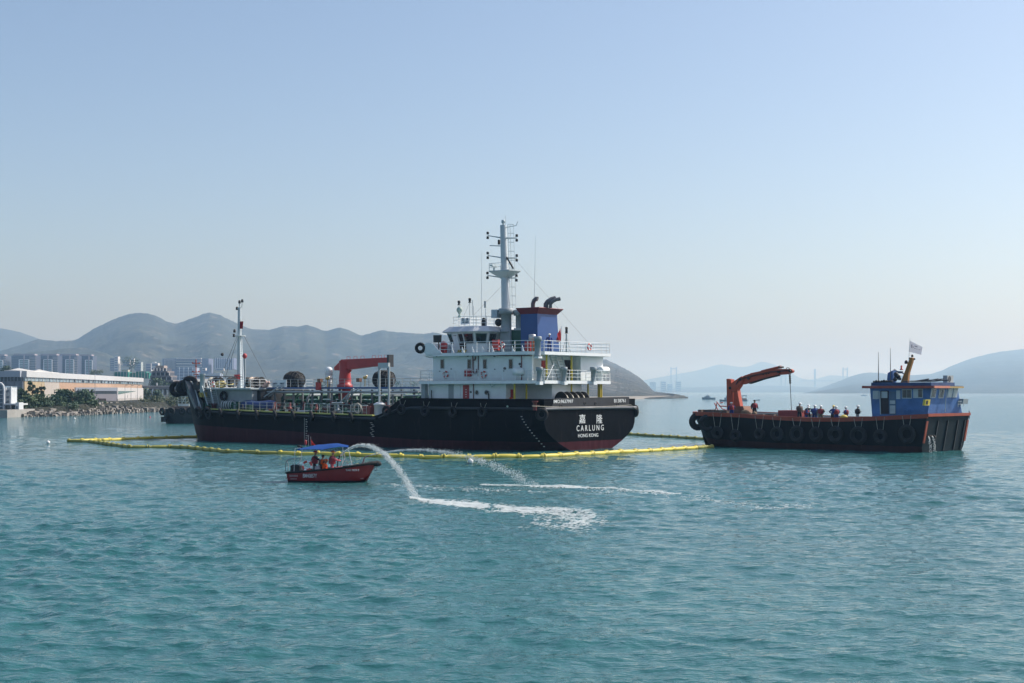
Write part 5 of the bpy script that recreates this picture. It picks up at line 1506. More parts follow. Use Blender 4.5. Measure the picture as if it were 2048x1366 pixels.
for k in range(5): mb.ball((c.x + rng.uniform(-.25, .35), 2.2 + rng.uniform(-.2, .4), zt_ + rng.uniform(.1, .8)), rng.uniform(.12, .26), 8, 6)
mb.build('covered_gear', BLACK, wb)
mb = MB()
for x, y0, y1, v in ((1757, 704, 768, 2), (1781, 696, 768, 1.8)): mb.tube([W.S(x, y1, v), W.S(x, (y0 + y1) / 2, v), W.S(x - .3, y0, v)], [.05, .04, .018], 5)
mb.split('whip_antenna', M('antenna_grey', (.10, .11, .12), .5), wb)
mb = MB().tube([W.S(1816.5, 742, 3.1), W.S(1820, 677, 3.1)], .022, 5); mb.build('flag_staff', LGREY, wb)
mb = MB()
for k in range(8):
    p = W.S(1748 + k * 5, 770, 1.4); mb.ball((p.x, 1.4, zt_ + .08), rng.uniform(.12, .22), 7, 5)
mb.split('roof_clutter', BLACK, wb)
# side boxes at the stern
fx = stern_q('orange_box', 1845, 1855, 799, 811, YELLOW, wb, .06, .3); stern_q('box_front', 1846.5, 1850.5, 801, 809, BLACKM, fx, .302, .32)
fx = stern_q('equipment_box', 1917, 1927, 797.5, 808, GREYP, wb, .06, .5)
mb = MB(); p0, p1 = W.U(1916, 797, 1.2), W.U(1927, 797, 1.2); railing(mb, [(1.2, p0.y, 4.3), (1.2, p1.y, 4.3)], .55, 2, .8, .02); mb.build('box_rail', LGREY, wb)
mb = MB().tube([W.S(1759.5, 783, .2), W.S(1761, 829, .2)], .05, 6); mb.tube([W.U(1893, 774, 1.25), W.U(1890, 824, 1.0)], .035, 5); mb.split('cabin_pipe', LGREY, wb)
mb = MB()
for x in (1855, 1863): p = W.U(x, 873, .45); mb.tube([(.3, p.y, p.z), (.75, p.y, p.z + .06), (.85, p.y, p.z - .08)], .1, 8)
mb.split('outlet_pipe', BLACKM, wb)
p = W.U(1942, 816, .8); MB().tube([(.8, WB - .1, 3.1), (.8, WB - .1, 3.9)], .06, 5).build('stern_post', STEEL, wb)

# crane on the foredeck
CVv = 3.4
def jibq(name, pts, half, mat, par, vc=CVv):
    return MB().prism([(p.x, vc - half, p.z) for p in (W.S(x, y, vc) for x, y in pts)], (0, 2 * half, 0)).build(name, mat, par)
M_cr = M('crane_orange', (.43, .066, .024), .5, .2, 1.2, rust=.3, rustcol=(.12, .05, .03))
cr = jibq('folding_crane', [(1457.5, 822), (1456.5, 758), (1458.5, 757.5), (1465.5, 759), (1466, 790), (1465.5, 822)], .35, M_cr, wb)
jibq('crane_column', [(1469, 824), (1471, 771), (1476, 770), (1481, 800), (1486, 824)], .3, M_cr, cr, CVv + .1)
jibq('lower_arm', [(1460, 774), (1462, 769), (1478, 757.5), (1486, 752.5), (1491, 757), (1482, 772), (1476, 781), (1465, 782)], .3, M_cr, cr, CVv - .05)
jibq('main_jib', [(1482, 757), (1490, 751.5), (1500, 748), (1540, 741), (1561, 737.5), (1563, 740), (1558, 749.5), (1530, 756), (1513, 761.5), (1498, 766), (1488, 769), (1484, 764)], .24, M_cr, cr)
jibq('jib_extension', [(1558, 738), (1584, 738), (1587, 741), (1586.5, 745), (1576, 748.5), (1558, 750)], .17, M_cr, cr)
jibq('jib_lug', [(1556.5, 737), (1558.5, 732), (1561.5, 731), (1562.5, 737)], .14, M_cr, cr)
MB().tube([W.S(1501, 747.5, CVv), W.S(1523, 743, CVv), W.S(1523, 743, CVv), W.S(1558, 734.5, CVv)], [.07, .07, .14, .14], 8).build('jib_cylinder', M_cr, cr)
MB().tube([W.S(1474, 783, CVv + .1), W.S(1474, 770, CVv + .1)], .2, 8).build('lift_ram', LGREY, cr)
mb = MB()
for x, y in ((1529, 749), (1535, 748), (1540, 747)): p = W.S(x, y, CVv); mb.box((p.x - .1, CVv - .247, p.z - .05), (p.x + .1, CVv - .241, p.z + .05))
mb.split('jib_mark', BLACKM, cr)
a, b = W.S(1579.5, 749, CVv), W.S(1583.5, 832, CVv)
mb = MB(); n = 9
for k in range(n): q = a.lerp(b, k / n * .22); mb.torus(q, (k % 2, 1 - k % 2, 0), .1, .035, 8, 5)
mb.build('hook_chain', BLACKM, cr)
MB().tube([a.lerp(b, .2), b], .035, 5).build('hoist_wire', BLACKM, cr)
jibq('crane_base', [(1466, 828), (1468, 813), (1494, 812), (1500, 828)], .8, M('crane_base_brown', (.22, .10, .06), .7), cr, CVv)
# deck gear
for x, y, r in ((1484, 759, .16), (1464, 776, .16), (1500, 757, .12), (1562, 734, .1), (1560, 744, .12), (1583, 742, .12)):
    p = W.S(x, y, CVv); MB().lathe((p.x, CVv - .42, p.z), [(r, 0), (r, .84)], 10, (0, 1, 0)).build('pivot_pin', BLACKM, cr)
jibq('jib_underside', [(1500, 766.5), (1513, 762), (1530, 756.5), (1558, 750), (1560, 751.5), (1531, 758.5), (1514, 764), (1501, 768)], .2, BLACKM, cr)
for dy, r in ((-1.2, .035), (.6, .03)):
    MB().tube([W.S(1470, 772 + dy, CVv - .3), W.S(1478, 760 + dy, CVv - .42), W.S(1487, 757 + dy, CVv - .42), W.S(1505, 752 + dy, CVv - .3), W.S(1540, 744.5 + dy, CVv - .3), W.S(1578, 741 + dy, CVv - .25)], r, 5).build('hydraulic_hose', BLACKM, cr)
mb = MB().tube([W.S(1571, 739, CVv), W.S(1574, 735.5, CVv), W.S(1578, 736, CVv), W.S(1580, 739, CVv)], .04, 5); mb.build('hose_loop', BLACKM, cr)
c0, c1 = W.S(1556, 833, 2.2), W.S(1596, 822, 2.2)
MB().box((c0.x, 2.2, 2.6), (c1.x, 4.2, c1.z + .06)).build('hatch_box', M('hatch_red', (.30, .045, .04), .6, .2), wb)
mb = MB()
for pts in (((1429, 806), (1437, 822)), ((1433, 803), (1445, 818), (1456, 821)), ((1438, 812), (1456, 813)), ((1434, 806), (1431, 820)), ((1440, 806), (1446, 805))):
    mb.tube([W.S(x, y, 3.4) for x, y in pts], .06, 5)
mb.split('anchor_frame', M('pinkish_red', (.5, .12, .10), .6), wb)
mb = MB()
for k in range(10):
    c = W.S(rng.uniform(1485, 1504), 822, rng.uniform(2, 3)); mb.ball((c.x, rng.uniform(2, 3), 3.25 + rng.uniform(0, .4)), rng.uniform(.2, .38), 8, 6)
mb.split('net_bundle', M('net_brown', (.20, .14, .09), .9, .3), wb)
mb = MB()
for k in range(9):
    x = rng.uniform(1398, 1455); c = W.S(x, 822, 1.8); mb.box((c.x - rng.uniform(.1, .5), 1.4, 3.2), (c.x + rng.uniform(.1, .4), 2.3, 3.5 + rng.uniform(.05, .4)))
mb.split('bow_gear', M('bow_gear_brown', (.14, .10, .08), .8, .3), wb)
mb = MB()
for k in range(7):
    x = rng.uniform(1505, 1555); c = W.S(x, 830, 1.6); mb.box((c.x - .3, 1.3, 2.9), (c.x + .4, 2.0, 3.2 + rng.uniform(.05, .3)))
mb.split('deck_plank', M('bow_gear_brown', (.14, .10, .08)), wb)
p = W.S(1688, 832, 1.0); mb = MB().ball((0, 0, 0), .3, 10, 8, (1.3, 1, .8)); o = mb.build('yellow_float', YELLOW); o.location = W.wor(p.x, 1.0, wtop(p.x) + .1); tag(o, 'small yellow float lying on the work boat gunwale among the crew', 'float')
# tyres along the side
for i, (x, y, r) in enumerate(((1435, 866, 14), (1471, 871, 13), (1519, 868, 12.5), (1554, 868, 15), (1594, 868, 17), (1632, 868.5, 15), (1671, 869, 17), (1717, 871, 18), (1761, 873, 14.5), (1814, 868, 18))):
    p = W.S(x, y, -.3); r_ = r / 20.6
    rp = []
    for dx, xx in ((-5, -9), (6, 8)):
        g = W.S(x + xx, 828, -.08); rp.append((W.wor(g.x, -.1, wtop(g.x) - .05), W.wor(p.x + dx / 20, -.38, p.z + r_ * .8)))
    tyre('side_tyre', f'{ORD[i]} big lugged tyre from the bow on the work boat\'s near side', 'big tyres along the work boat side', W.wor(p.x, -.32, p.z), W.b + V((0, 0, .06)), r_, .46, rp, nu=36)
p = W.S(1396, 843, 1.4); tyre('bow_tyre', 'huge lugged tyre slung round the bow of the work boat', None, W.wor(p.x, 1.4, p.z), W.b - W.a * .9, .92, .7, nu=40)
p = W.S(1415, 846, .3); tyre('bow_tyre', 'shadowed tyre on the work boat bow just behind the huge bow tyre', None, W.wor(p.x, .3, p.z), W.b - W.a * .5, .9, .5, nu=36)
p = W.U(1937, 857, -.5); tyre('stern_tyre', 'lugged tyre sticking out beyond the far stern corner of the work boat', None, W.wor(-.9, WB + .35, p.z), W.b + W.a * .35, .72, .55, nu=36)
# flag
q = lambda x, y: W.wor(*W.S(x, y, 3.1))
fl = flag('house_flag', 'white flag with dark markings flying above the blue cabin', (q(1819.5, 681), q(1817.8, 703.5), q(1843, 709.5), q(1845, 694)), thin_cloth('flag_white', (.80, .79, .82)), .05)
cw = W.a; 
def flag_bits():
    mb = MB()
    for x0, y0, x1, y1 in ((1824, 689, 1825.3, 696), (1823, 695, 1828, 696.4), (1827, 693, 1828, 695.5), (1830, 691.5, 1836, 694.5), (1830, 696, 1831.6, 698), (1833.5, 697.5, 1836, 699), (1838, 698.3, 1842, 700)):
        P = [V(q(x0, y0)), V(q(x1, y0 + (x1 - x0) * .3)), V(q(x1, y1)), V(q(x0, y1 - (x1 - x0) * .3))]
        mb.prism([p - W.b * .10 for p in P], -W.b * .012)
    mb.build('flag_marking', M('flag_ink', (.14, .12, .17), .8), fl)
flag_bits()
# crew on the work boat
def crew(x, v, label, top, legs, helm, vest=None, arms=('down', 'down'), lean=0.0, face=-90, h=1.7, dz=-.26):
    p = W.S(x, 826, v)
    person(label, W.wor(p.x, v, wtop(p.x) - .27 + dz), R(face), top, legs, helm, vest, arms, lean, h=h, group='crew standing on the work boat', bulk=1.3)
crew(1463, 1.6, 'worker in blue overalls and white helmet standing before the orange crane column', C_BLUE, C_BLUE, HELM_W, C_RED, ('down', 'bent'), .05, 100, 1.62)
crew(1509, 3.0, 'worker in dark clothes and red vest standing alone right of the crane base', C_DARK, C_DARK, None, C_RED, ('down', 'down'), 0, -70, 1.72, -.05)
crew(1599, 2.4, 'worker in dark brown jacket and white helmet, tallest at the hoist wire', C_BROWN, C_DARK, HELM_W, C_BROWN, ('down', 'bent'), .03, -60, 1.78, -.1)
crew(1612, 1.4, 'worker in blue with red vest stooping between the hoist wire and the big group', C_BLUE, C_BLUE, HELM_W, C_RED, ('bent', 'bent'), .2, -10, 1.6)
crew(1617, 4.0, 'worker in dark green half hidden behind the blue pair', C_GREEN, C_DARK, HELM_W, None, ('down', 'down'), 0, 90, 1.72)
crew(1629.5, 2.2, 'worker in full blue overalls with back turned, in the middle of the group', C_BLUE, C_BLUE, HELM_W, C_BLUE, ('bent', 'down'), .03, 70, 1.76)
crew(1641.5, 1.8, 'worker in khaki shirt and red vest facing away', C_KHAKI, C_KHAKI, HELM_W, C_RED, ('down', 'bent'), 0, 60, 1.74)
crew(1665, 2.6, 'worker in a yellow helmet with hands on hips', C_BLUE, C_DARK, HELM_Y, None, ('hip', 'hip'), .1, 20, 1.72)
crew(1673, 1.5, 'worker in blue and red vest with back turned beside the yellow helmet', C_BLUE, C_BLUE, HELM_W, C_RED, ('bent', 'bent'), .08, 110, 1.68)
crew(1693, 2.2, 'worker in blue and red vest standing apart near the yellow float', C_BLUE, C_BLUE, HELM_W, C_RED, ('bent', 'bent'), .05, 150, 1.62)
crew(1715, 2.2, 'worker in black vest with pale trousers standing nearest the blue cabin', C_DARK, M('cloth_pale', (.35, .36, .38), .85), HELM_W, C_DARK, ('bent', 'bent'), .02, 10, 1.7)
# ================================================================ the small red spray boat
D_ = F * H / (965.0 - HY)
B = Frame((648 - CX) / F * D_, D_, R(-98))            # u runs towards the stern (left in the photo), v towards the eye
sb = empty('spray_boat', B.wor(0, 0, 0), B.rz, 'small dark red open motor boat with blue canopy spraying water', 'motor boat')
M_red = banded('spray_boat_paint', [(0.06, (0.020, 0.012, 0.014)), (5, (0.25, 0.018, 0.020))], .4, .2, 0, 0, .15)
BW = 2.1
ed = [(569, 946), (600, 943.5), (640, 940), (680, 936), (710, 931.5), (735, 927.5), (754, 927)]
ep = [B.S(x, y, 0) for x, y in ed]
def btop(u): return float(np.interp(u, [p.x for p in ep[::-1]], [p.z for p in ep[::-1]]))
ust, ubw = B.S(572, 960, 0).x, B.S(726, 965, -1).x
ubt = B.S(753, 929, -1).x
rings = []
def br_(u, uf, ins, insb):
    zt = btop(u) if u > ep[-1].x else ep[-1].z; pts = []
    for t, k in ((1, 0), (.7, .12), (.4, .4), (.2, .8), (0, 1)):
        z = -.25 + (zt + .25) * t
        pts.append((u + (uf - u) * (1 - t), -(ins + (insb - ins) * k + (.5 if t == 0 else 0)), z))
    return [V(p) for p in pts] + [V((p[0], -BW - p[1], p[2])) for p in pts[::-1]]
rings = [br_(ust - .0, ust - .12, .06, .2), br_(1.2, 1.2, 0, .16), br_(0, 0, 0, .16), br_(-1.2, -1.1, .05, .25)]
for s_, i in ((.35, .14), (.6, .32), (.8, .58), (.93, .85), (1, 1.03)):
    ut = -1.2 + (ubt + 1.2) * s_; rings.append(br_(ut, -1.1 + (ubw + 1.1) * s_, i * .92, min(1.04, i + .25)))
mb = MB().loft(rings, True, False)
mb.add(rings[0], [tuple(range(10))[::-1]]); mb.add(rings[-1], [tuple(range(10))])
bh = mb.build('hull', M_red, sb); bh.data.set_sharp_from_angle(angle=R(40))
mb = MB()
for k in (0, -1): 
    mb.tube([r[k] + V((0, .03 if k == 0 else -.03, 0)) for r in rings], [.06] * 4 + [.065, .08, .10, .12, .13], 8)
mb.split('rubber_gunwale', RUBBER, sb)
mb = MB().tube([rings[0][0] + V((0, 0.05, 0)), rings[0][-1] + V((0, -.05, 0))], .06, 8); mb.build('transom_rail', RUBBER, sb)
MB().ball(tuple((rings[-1][0] + rings[-1][-1]) / 2 + V((.0, 0, -.05))), .22, 12, 8, (1.5, 1.2, .9)).build('bow_pad', RUBBER, sb)
MB().loft([[V((u, -i, .22)), V((u, -BW + i, .22))] for u, i in ((ust - .1, .15), (0, .1), (-1.2, .2), (-2.4, .7))], False, False, False).build('floor', M('boat_floor_grey', (.22, .23, .23), .7), sb)
MB().prism([(-1.75, -.3, btop(-1.75) - .08), (-1.75, -BW + .3, btop(-1.75) - .08), (-2.9, -BW + .95, btop(-2.9) - .04), (-2.9, -.95, btop(-2.9) - .04)], (0, 0, .04)).build('foredeck', M('boat_floor_grey', (.22, .23, .23)), sb)
def B_text(s, x0, x1, yt, yb, mat=LTXT, bold=0.0, off=.02):
    a, b, c = B.S(x0, yb, off), B.S(x1, yb, off), B.S(x0, yt, off)
    d = V((b.x - a.x, 0, b.z - a.z))
    ins = -.02
    return text('lettering', s, (a.x, off, a.z), d, (0, 0, 1), d.length, c.z - a.z, mat, bh, bold)
M_pt = M('pale_lettering', (.62, .58, .58), .7); M_pt2 = M('rubbed_lettering', (.36, .24, .24), .8)
B_text('BM40857Y', 606, 634, 947.5, 955.5, M_pt, .012, .03)
B_text('TAK HOI 8', 691.5, 718, 938.3, 942.3, M_pt, .008, .03)
def marks(x0, x1, y, hpx, n):
    mb = MB()
    for k in range(n):
        x = x0 + (x1 - x0) * k / n; a, b = B.S(x, y, .02), B.S(x + (x1 - x0) / n * .7, y - hpx, .02)
        mb.box((b.x, .0, a.z), (a.x, .022, b.z))
    mb.build('rubbed_marks', M_pt2, bh)
marks(579, 596, 953.5, 3.6, 6); marks(571.5, 576, 958.8, 2.2, 2); marks(581, 594, 959, 2.4, 5); marks(721, 727, 958, 1.6, 3)
p = B.S(751, 938, -1.0); MB().torus((p.x, -1.0, p.z), (0, 1, 0), .1, .025, 12, 5).build('bow_ring', STEEL, sb)
# outboard motor and after rail
p = B.S(592, 936, -1.05); mb = MB()
mb.loft([[V((p.x + x * .30, -1.05 + y * .26, z)) for x, y in ((-1, -1), (1, -1), (1, 1), (-1, 1))] for z in (.62, .95, 1.0)] + [[V((p.x + x * .2, -1.05 + y * .18, 1.08)) for x, y in ((-1, -1), (1, -1), (1, 1), (-1, 1))]], False, True)
mb.box((p.x - .1, -1.15, -.2), (p.x + .12, -.95, .62)); mb.build('outboard_motor', BLACK, sb)
mb = MB()
mb.tube([B.S(571, 943, -.1), B.S(571.5, 926, -.1), B.S(575, 920, -.1), B.S(583, 917.5, -.1), B.S(601, 917, -.3)], .025, 6)
mb.tube([B.S(576, 943, -1.9), B.S(576.5, 929, -1.9), B.S(573, 921, -1.9)], .022, 6)
mb.build('after_rail', STEEL, sb)
# canopy on four poles
can = [(594.5, 600.5, 900, 899), (612, 614, 896.5, 898.5), (635, 634, 890.2, 898), (646, 644, 889, 899.2), (660, 660, 888, 896), (673, 679, 887.6, 893.2), (696, 697, 893.2, 894.2)]
g = []
for xf, xn, yf, yn in can:
    A = B.S(xf, yf, -2.0); C_ = B.S(xn, yn, -.1); mid_ = (A + C_) / 2 + V((0, 0, .10))
    g.append([A, A.lerp(mid_, .5) + V((0, 0, .035)), mid_, mid_.lerp(C_, .5) + V((0, 0, .035)), C_])
mb = MB(); mb.loft(g, True, False, False); mb.loft([[q + V((0, 0, -.02)) for q in r] for r in g], True, False, False)
mb.build('canopy', thin_cloth('canopy_blue', (.02, .12, .46)), sb)
mb = MB()
for pts, v in ((((590, 897), (588, 943)), -.15), (((604, 899), (602, 920), (588.5, 941)), -1.95), (((686, 894), (684, 934)), -.15), (((683, 891), (690, 915), (682, 933)), -1.9), (((696, 894), (704, 932)), -.2), (((590, 897), (601, 896)), -.15)):
    mb.tube([B.S(x, y, v) for x, y in pts], .022, 6)
mb.split('canopy_pole', M('pole_white', (.6, .62, .62), .35, metal=.3), sb)
# console with a clear screen, steering post
p = B.S(640, 930, -.9)
MB().prism([(p.x - .12, -1.5, .22), (p.x + .35, -1.5, .22), (p.x + .28, -1.5, 1.0), (p.x - .0, -1.5, 1.05)], (0, .8, 0)).build('console', M('console_white', (.5, .52, .52), .5), sb)
p = B.S(674, 930, -.6)
mb = MB().prism([(p.x - .28, -1.3, .3), (p.x + .2, -1.3, .3), (p.x + .12, -1.3, .95), (p.x - .2, -1.3, .95)], (0, .9, 0)); mb.build('gear_box', M('faded_red_box', (.42, .10, .13), .7, .2), sb)
# canopy top gear: pennant, lamps
mb = MB()
for x, y0, y1 in ((617, 870, 892), (611.5, 882, 894), (622, 873, 891)): mb.tube([B.S(x, y1, -1.2), B.S(x - .8, y0, -1.2)], .018, 5)
mb.split('thin_staff', STEEL, sb)
c = B.S(611, 886, -1.2); MB().lathe(c, [(.06, -.1), (.09, 0), (.07, .16), (.02, .2)], 8).build('red_lamp', RED, sb)
mb = MB(); 
for x, y in ((598, 892.5), (601, 894)): mb.ball(B.S(x, y, -1.2), .1, 8, 6, (1.6, 1, .7))
mb.split('dark_bundle', BLACKM, sb)
q = lambda x, y: B.wor(*B.S(x, y, -1.2))
flag('pennant', 'small red pennant on the canopy of the spray boat', (q(620.5, 874.5), q(622, 890), q(631, 890.5), q(624.5, 884)), thin_cloth('flag_scarlet', (.65, .06, .03)), .03)
# spray nozzles
N1, N2 = (680, 911.5), (739, 911)
n1a, n1b = B.S(676, 921, -.8), B.S(*N1, -.8)
mb = MB().tube([B.S(675, 935, -.8), B.S(675.5, 924, -.8), n1a, n1b], [.04, .04, .05, .03], 8); mb.build('spray_nozzle', BLACKM, sb)
mb = MB().tube([B.S(723, 930, -1.0), B.S(729, 915, -1.0), B.S(733, 913, -1.0), B.S(*N2, -1.0)], [.03, .035, .05, .03], 8); mb.tube([B.S(727, 930, -1.3), B.S(729, 915, -1.0)], .02, 5); mb.build('spray_nozzle', STEEL, sb)
mb = MB()
for x, y in ((690, 915), (699, 914)): mb.tube([B.S(x + 8, 934, -1.7), B.S(x, y, -1.7)], .015, 4)
mb.split('fishing_rod', STEEL, sb)
# crew
def bcrew(x, v, z, label, **k):
    p = B.S(x, 930, v); return person(label, B.wor(p.x, v, z), k.pop('face'), group='crew of the spray boat', **k)
bcrew(629, -1.45, .22, 'helmsman in dark clothes and a red helmet steering the spray boat', face=R(15), top=C_DARK, legs=C_DARK, helmet=HELM_R, vest=C_RED, arms=('fwd', 'fwd'), lean=.05, h=1.66)
bcrew(642, -1.1, .15, 'crewman with dark helmet and orange jacket behind the crouching one', face=R(10), top=C_ORANGE, legs=C_DARK, helmet=None, vest=C_BROWN, arms=('bent', 'bent'), lean=.15, h=1.52)
bcrew(649, -.95, .10, 'crewman in bright orange suit and orange helmet sitting at the near gunwale', face=R(-15), top=C_ORANGE, legs=C_ORANGE, helmet=HELM_O, vest=None, arms=('bent', 'down'), lean=.1, sit=True, h=1.72)
bcrew(664, -.75, .22, 'crewman in faded red jacket and orange helmet aiming the spray nozzle', face=R(5), top=C_PINK, legs=C_PINK, helmet=HELM_O, vest=C_RED, arms=('fwd', 'fwd'), lean=.05, h=1.7)
p = B.S(613, 932, .0); lifebuoy('orange and white lifebuoy leaning on the near gunwale of the spray boat', B.wor(p.x, -.12, p.z), B.b + V((0, 0, .3)), .36, None)
p = B.S(616, 936, -.15); MB().tube([(p.x - .1, -.3, .3), (p.x + .1, -.15, .95)], .09, 8).build('white_bottle', WHITE, sb)

# ---------------------------------------------------------------- the two jets of water, foam and discharge
def seethrough(m, a):
    nt = m.node_tree; b = nt.nodes['Principled BSDF']; out = [n for n in nt.nodes if n.type == 'OUTPUT_MATERIAL'][0]
    tr = nt.nodes.new('ShaderNodeBsdfTransparent'); mx = nt.nodes.new('ShaderNodeMixShader'); mx.inputs[0].default_value = a
    nt.links.new(tr.outputs[0], mx.inputs[1]); nt.links.new(b.outputs[0], mx.inputs[2]); nt.links.new(mx.outputs[0], out.inputs['Surface'])
    return m
M_drop = seethrough(M('water_drops', (.82, .87, .88), .25, .04), .7)
def jet(name, label, P0, P1, a, b, n, s0, s1, seed):
    rg = np.random.default_rng(seed); mb = MB()
    P0, P1 = V(P0), V(P1); d = P1 - P0
    def at(t): return V((P0.x + d.x * t, P0.y + d.y * t, P0.z + a * t - b * t * t))
    ts = [i / 22 * .5 for i in range(23)]
    mb.tube([at(t) for t in ts], [.018 + .02 * min(1, t * 5) - max(0, t - .15) * .075 for t in ts], 7)
    for k in range(n):
        t = rg.beta(.9, 1.15)
        if mnoise.noise(V((t * 26, seed, k % 3))) < -.12 - .5 * (t < .2): continue
        if rg.random() < .35: t = min(1.0, max(.002, round(t * 40) / 40 + rg.normal(0, .004)))
        sp = s0 + s1 * t ** 1.3
        c = at(t) + V((rg.normal(0, sp * .55), rg.normal(0, sp * .55), rg.normal(0, sp) - abs(rg.normal(0, sp * .8)) * t))
        if c.z < .02: c.z = abs(c.z) * .2
        r = rg.uniform(.004, .015) * (1.0 + .5 * (t > .6))
        mb.add([c + V((r, 0, 0)), c + V((-r, 0, 0)), c + V((0, r, 0)), c + V((0, -r, 0)), c + V((0, 0, r * 1.5)), c + V((0, 0, -r * 1.5))], [(0, 2, 4), (2, 1, 4), (1, 3, 4), (3, 0, 4), (2, 0, 5), (1, 2, 5), (3, 1, 5), (0, 3, 5)], True)
    return tag(mb.build(name, M_drop), label, 'water jet', kind='stuff')
w1 = B.wor(*B.S(681, 911, -.8)); w2 = B.wor(*B.S(741, 910.5, -1.0))
jet('water_jet', 'white arc of spray curving from the canopy nozzle down into the foam', w1, at_z(836, 1000), 4.75, 4.75 + w1.z, 12000, .016, .15, 1)
jet('water_jet', 'long low arc of spray thrown from the bow nozzle past the white buoy', w2, at_z(1078, 973), 2.65, 2.65 + w2.z, 7000, .010, .19, 2)
M_foam = seethrough(M('foam', (.74, .80, .80), .6, .05), .34)
def foam(label, line, n, seed, size=(.03, .13), thin=1.0, thr=.0):
    """line: (x, y, half-height in px, weight) along the streak"""
    rg = np.random.default_rng(seed); mb = MB()
    seg = np.array([p[3] for p in line[:-1]], float) * np.hypot(np.diff([p[0] for p in line]), np.diff([p[1] for p in line])); seg /= seg.sum()
    for k in range(n):
        i = rg.choice(len(seg), p=seg); t = rg.random(); A, B_ = line[i], line[i + 1]
        x = A[0] + (B_[0] - A[0]) * t; hh = A[2] + (B_[2] - A[2]) * t
        y = A[1] + (B_[1] - A[1]) * t + rg.normal(0, hh) * thin
        c = at_z(x, y)
        if .7 * mnoise.noise(V((c.x * .55, c.y * .16, seed))) + .9 * mnoise.noise(V((c.x * 2.4, c.y * .8, seed))) + rg.normal(0, .22) < thr: continue
        l = rg.uniform(*size) * 1.35; w = l * rg.uniform(.25, .6); th = rg.normal(0, .35); m_ = rg.integers(5, 8)
        pts = []
        for q in range(m_):
            an = 2 * math.pi * q / m_; rr = rg.uniform(.6, 1.1)
            px_, py_ = math.cos(an) * l * rr, math.sin(an) * w * rr * 1.6
            X_, Y_ = c.x + px_ * math.cos(th) - py_ * math.sin(th), c.y + px_ * math.sin(th) + py_ * math.cos(th)
            pts.append(V((X_, Y_, wave_z(X_, Y_) + .018)))
        top = V((c.x, c.y, wave_z(c.x, c.y) + .02 + l * .03))
        mb.add(pts + [top], [(q, (q + 1) % m_, m_) for q in range(m_)], True)
    return tag(mb.build('foam', M_foam), label, 'foam', kind='stuff')
foam('thick white foam streak where the near water jet lands', [(822, 996, 1.2, 3), (845, 1000, 1.8, 3), (900, 1006, 2.2, 3), (960, 1012, 3.0, 2.6), (1020, 1019, 3.2, 2.0), (1090, 1022, 4.0, 1.6), (1140, 1026, 4.5, 1.0), (1190, 1034, 6.5, .5)], 7500, 4, thr=-.45)
foam('lacy broken foam drifting at the end of the near streak', [(1040, 1040, 6, .8), (1100, 1044, 7, 1), (1150, 1046, 7, 1), (1190, 1043, 5, .6), (1215, 1040, 3, .2)], 3200, 5, (.03, .10))
foam('thin bright foam line below the tanker where the far jet falls', [(960, 969, .8, 1.2), (1010, 970.5, .9, 2.2), (1070, 972, 1.1, 3), (1140, 974, 1.2, 3), (1200, 977, 1.2, 1.8), (1262, 981, 1.3, 1.2), (1360, 988, 1.5, .7)], 4600, 6, (.03, .11), thr=-.45)
foam('faint drifting foam threads between the jets and the work boat', [(750, 968, 1.0, .9), (830, 973, 2.0, 1.0), (920, 978, 2.5, 1), (1000, 981, 2.5, .6), (1090, 984, 1.5, .3), (1290, 986, 2.5, .5), (1400, 997, 3, .6), (1500, 1013, 3, 1.2), (1560, 1015, 2.2, 1.2), (1622, 1013, 1.5, .4)], 3200, 7, (.025, .09))
foam('churned water under the work boat outlet pipes', [(1852, 900, .8, 1), (1866, 899, .8, 1)], 90, 8, (.04, .12))
mb = MB(); rg = np.random.default_rng(9)
for x in (1856, 1864):
    a = W.wor(*W.U(x, 874, .9)); b = at_z(x + 1.5, 899.5, .02) 
    b = V((a.x + .25, a.y - .1, 0.0))
    for k in range(120):
        t = rg.random(); c = a.lerp(b, t ** .8) + V((rg.normal(0, .03 + .05 * t), rg.normal(0, .03), 0)); c.z = a.z * (1 - t ** 1.6) + .02; r = rg.uniform(.015, .04)
        mb.add([c + V((r, 0, 0)), c + V((-r * .5, r, 0)), c + V((-r * .5, -r, 0)), c + V((0, 0, r * 3))], [(0, 1, 3), (1, 2, 3), (2, 0, 3), (0, 2, 1)], True)
tag(mb.build('outlet_water', M_drop), 'two white streams of cooling water running from the work boat stern', 'water', kind='stuff')

# ---------------------------------------------------------------- oil boom and marker buoys
boom = empty('oil_boom', at_z(700, 912), 0, 'long yellow floating oil boom ringing the tanker', 'oil boom')
M_by = M('boom_yellow', (.62, .51, .07), .5, .2, 1.2, rust=.3, rustcol=(.34, .30, .08)); M_bo = M('boom_olive', (.27, .26, .055), .6, .25, 2.0)
def segmesh(name, m):
    mb = MB(); L_ = 1.0; prof = [(.05, -.5), (.29, -.485), (.30, -.445), (.15, -.40), (.205, -.30), (.215, 0), (.205, .30), (.15, .40), (.30, .445), (.29, .485), (.05, .5)]
    mb.lathe((0, 0, .08), prof, 12, (1, 0, 0)); mb.box((-.49, -.012, -.25), (.49, .012, -.02))
    o = mb.build(name, m, boom); bpy.data.objects.remove(o); return bpy.data.meshes[name]
seg_y, seg_o = segmesh('boom_segment', M_by), segmesh('boom_segment_olive', M_bo)
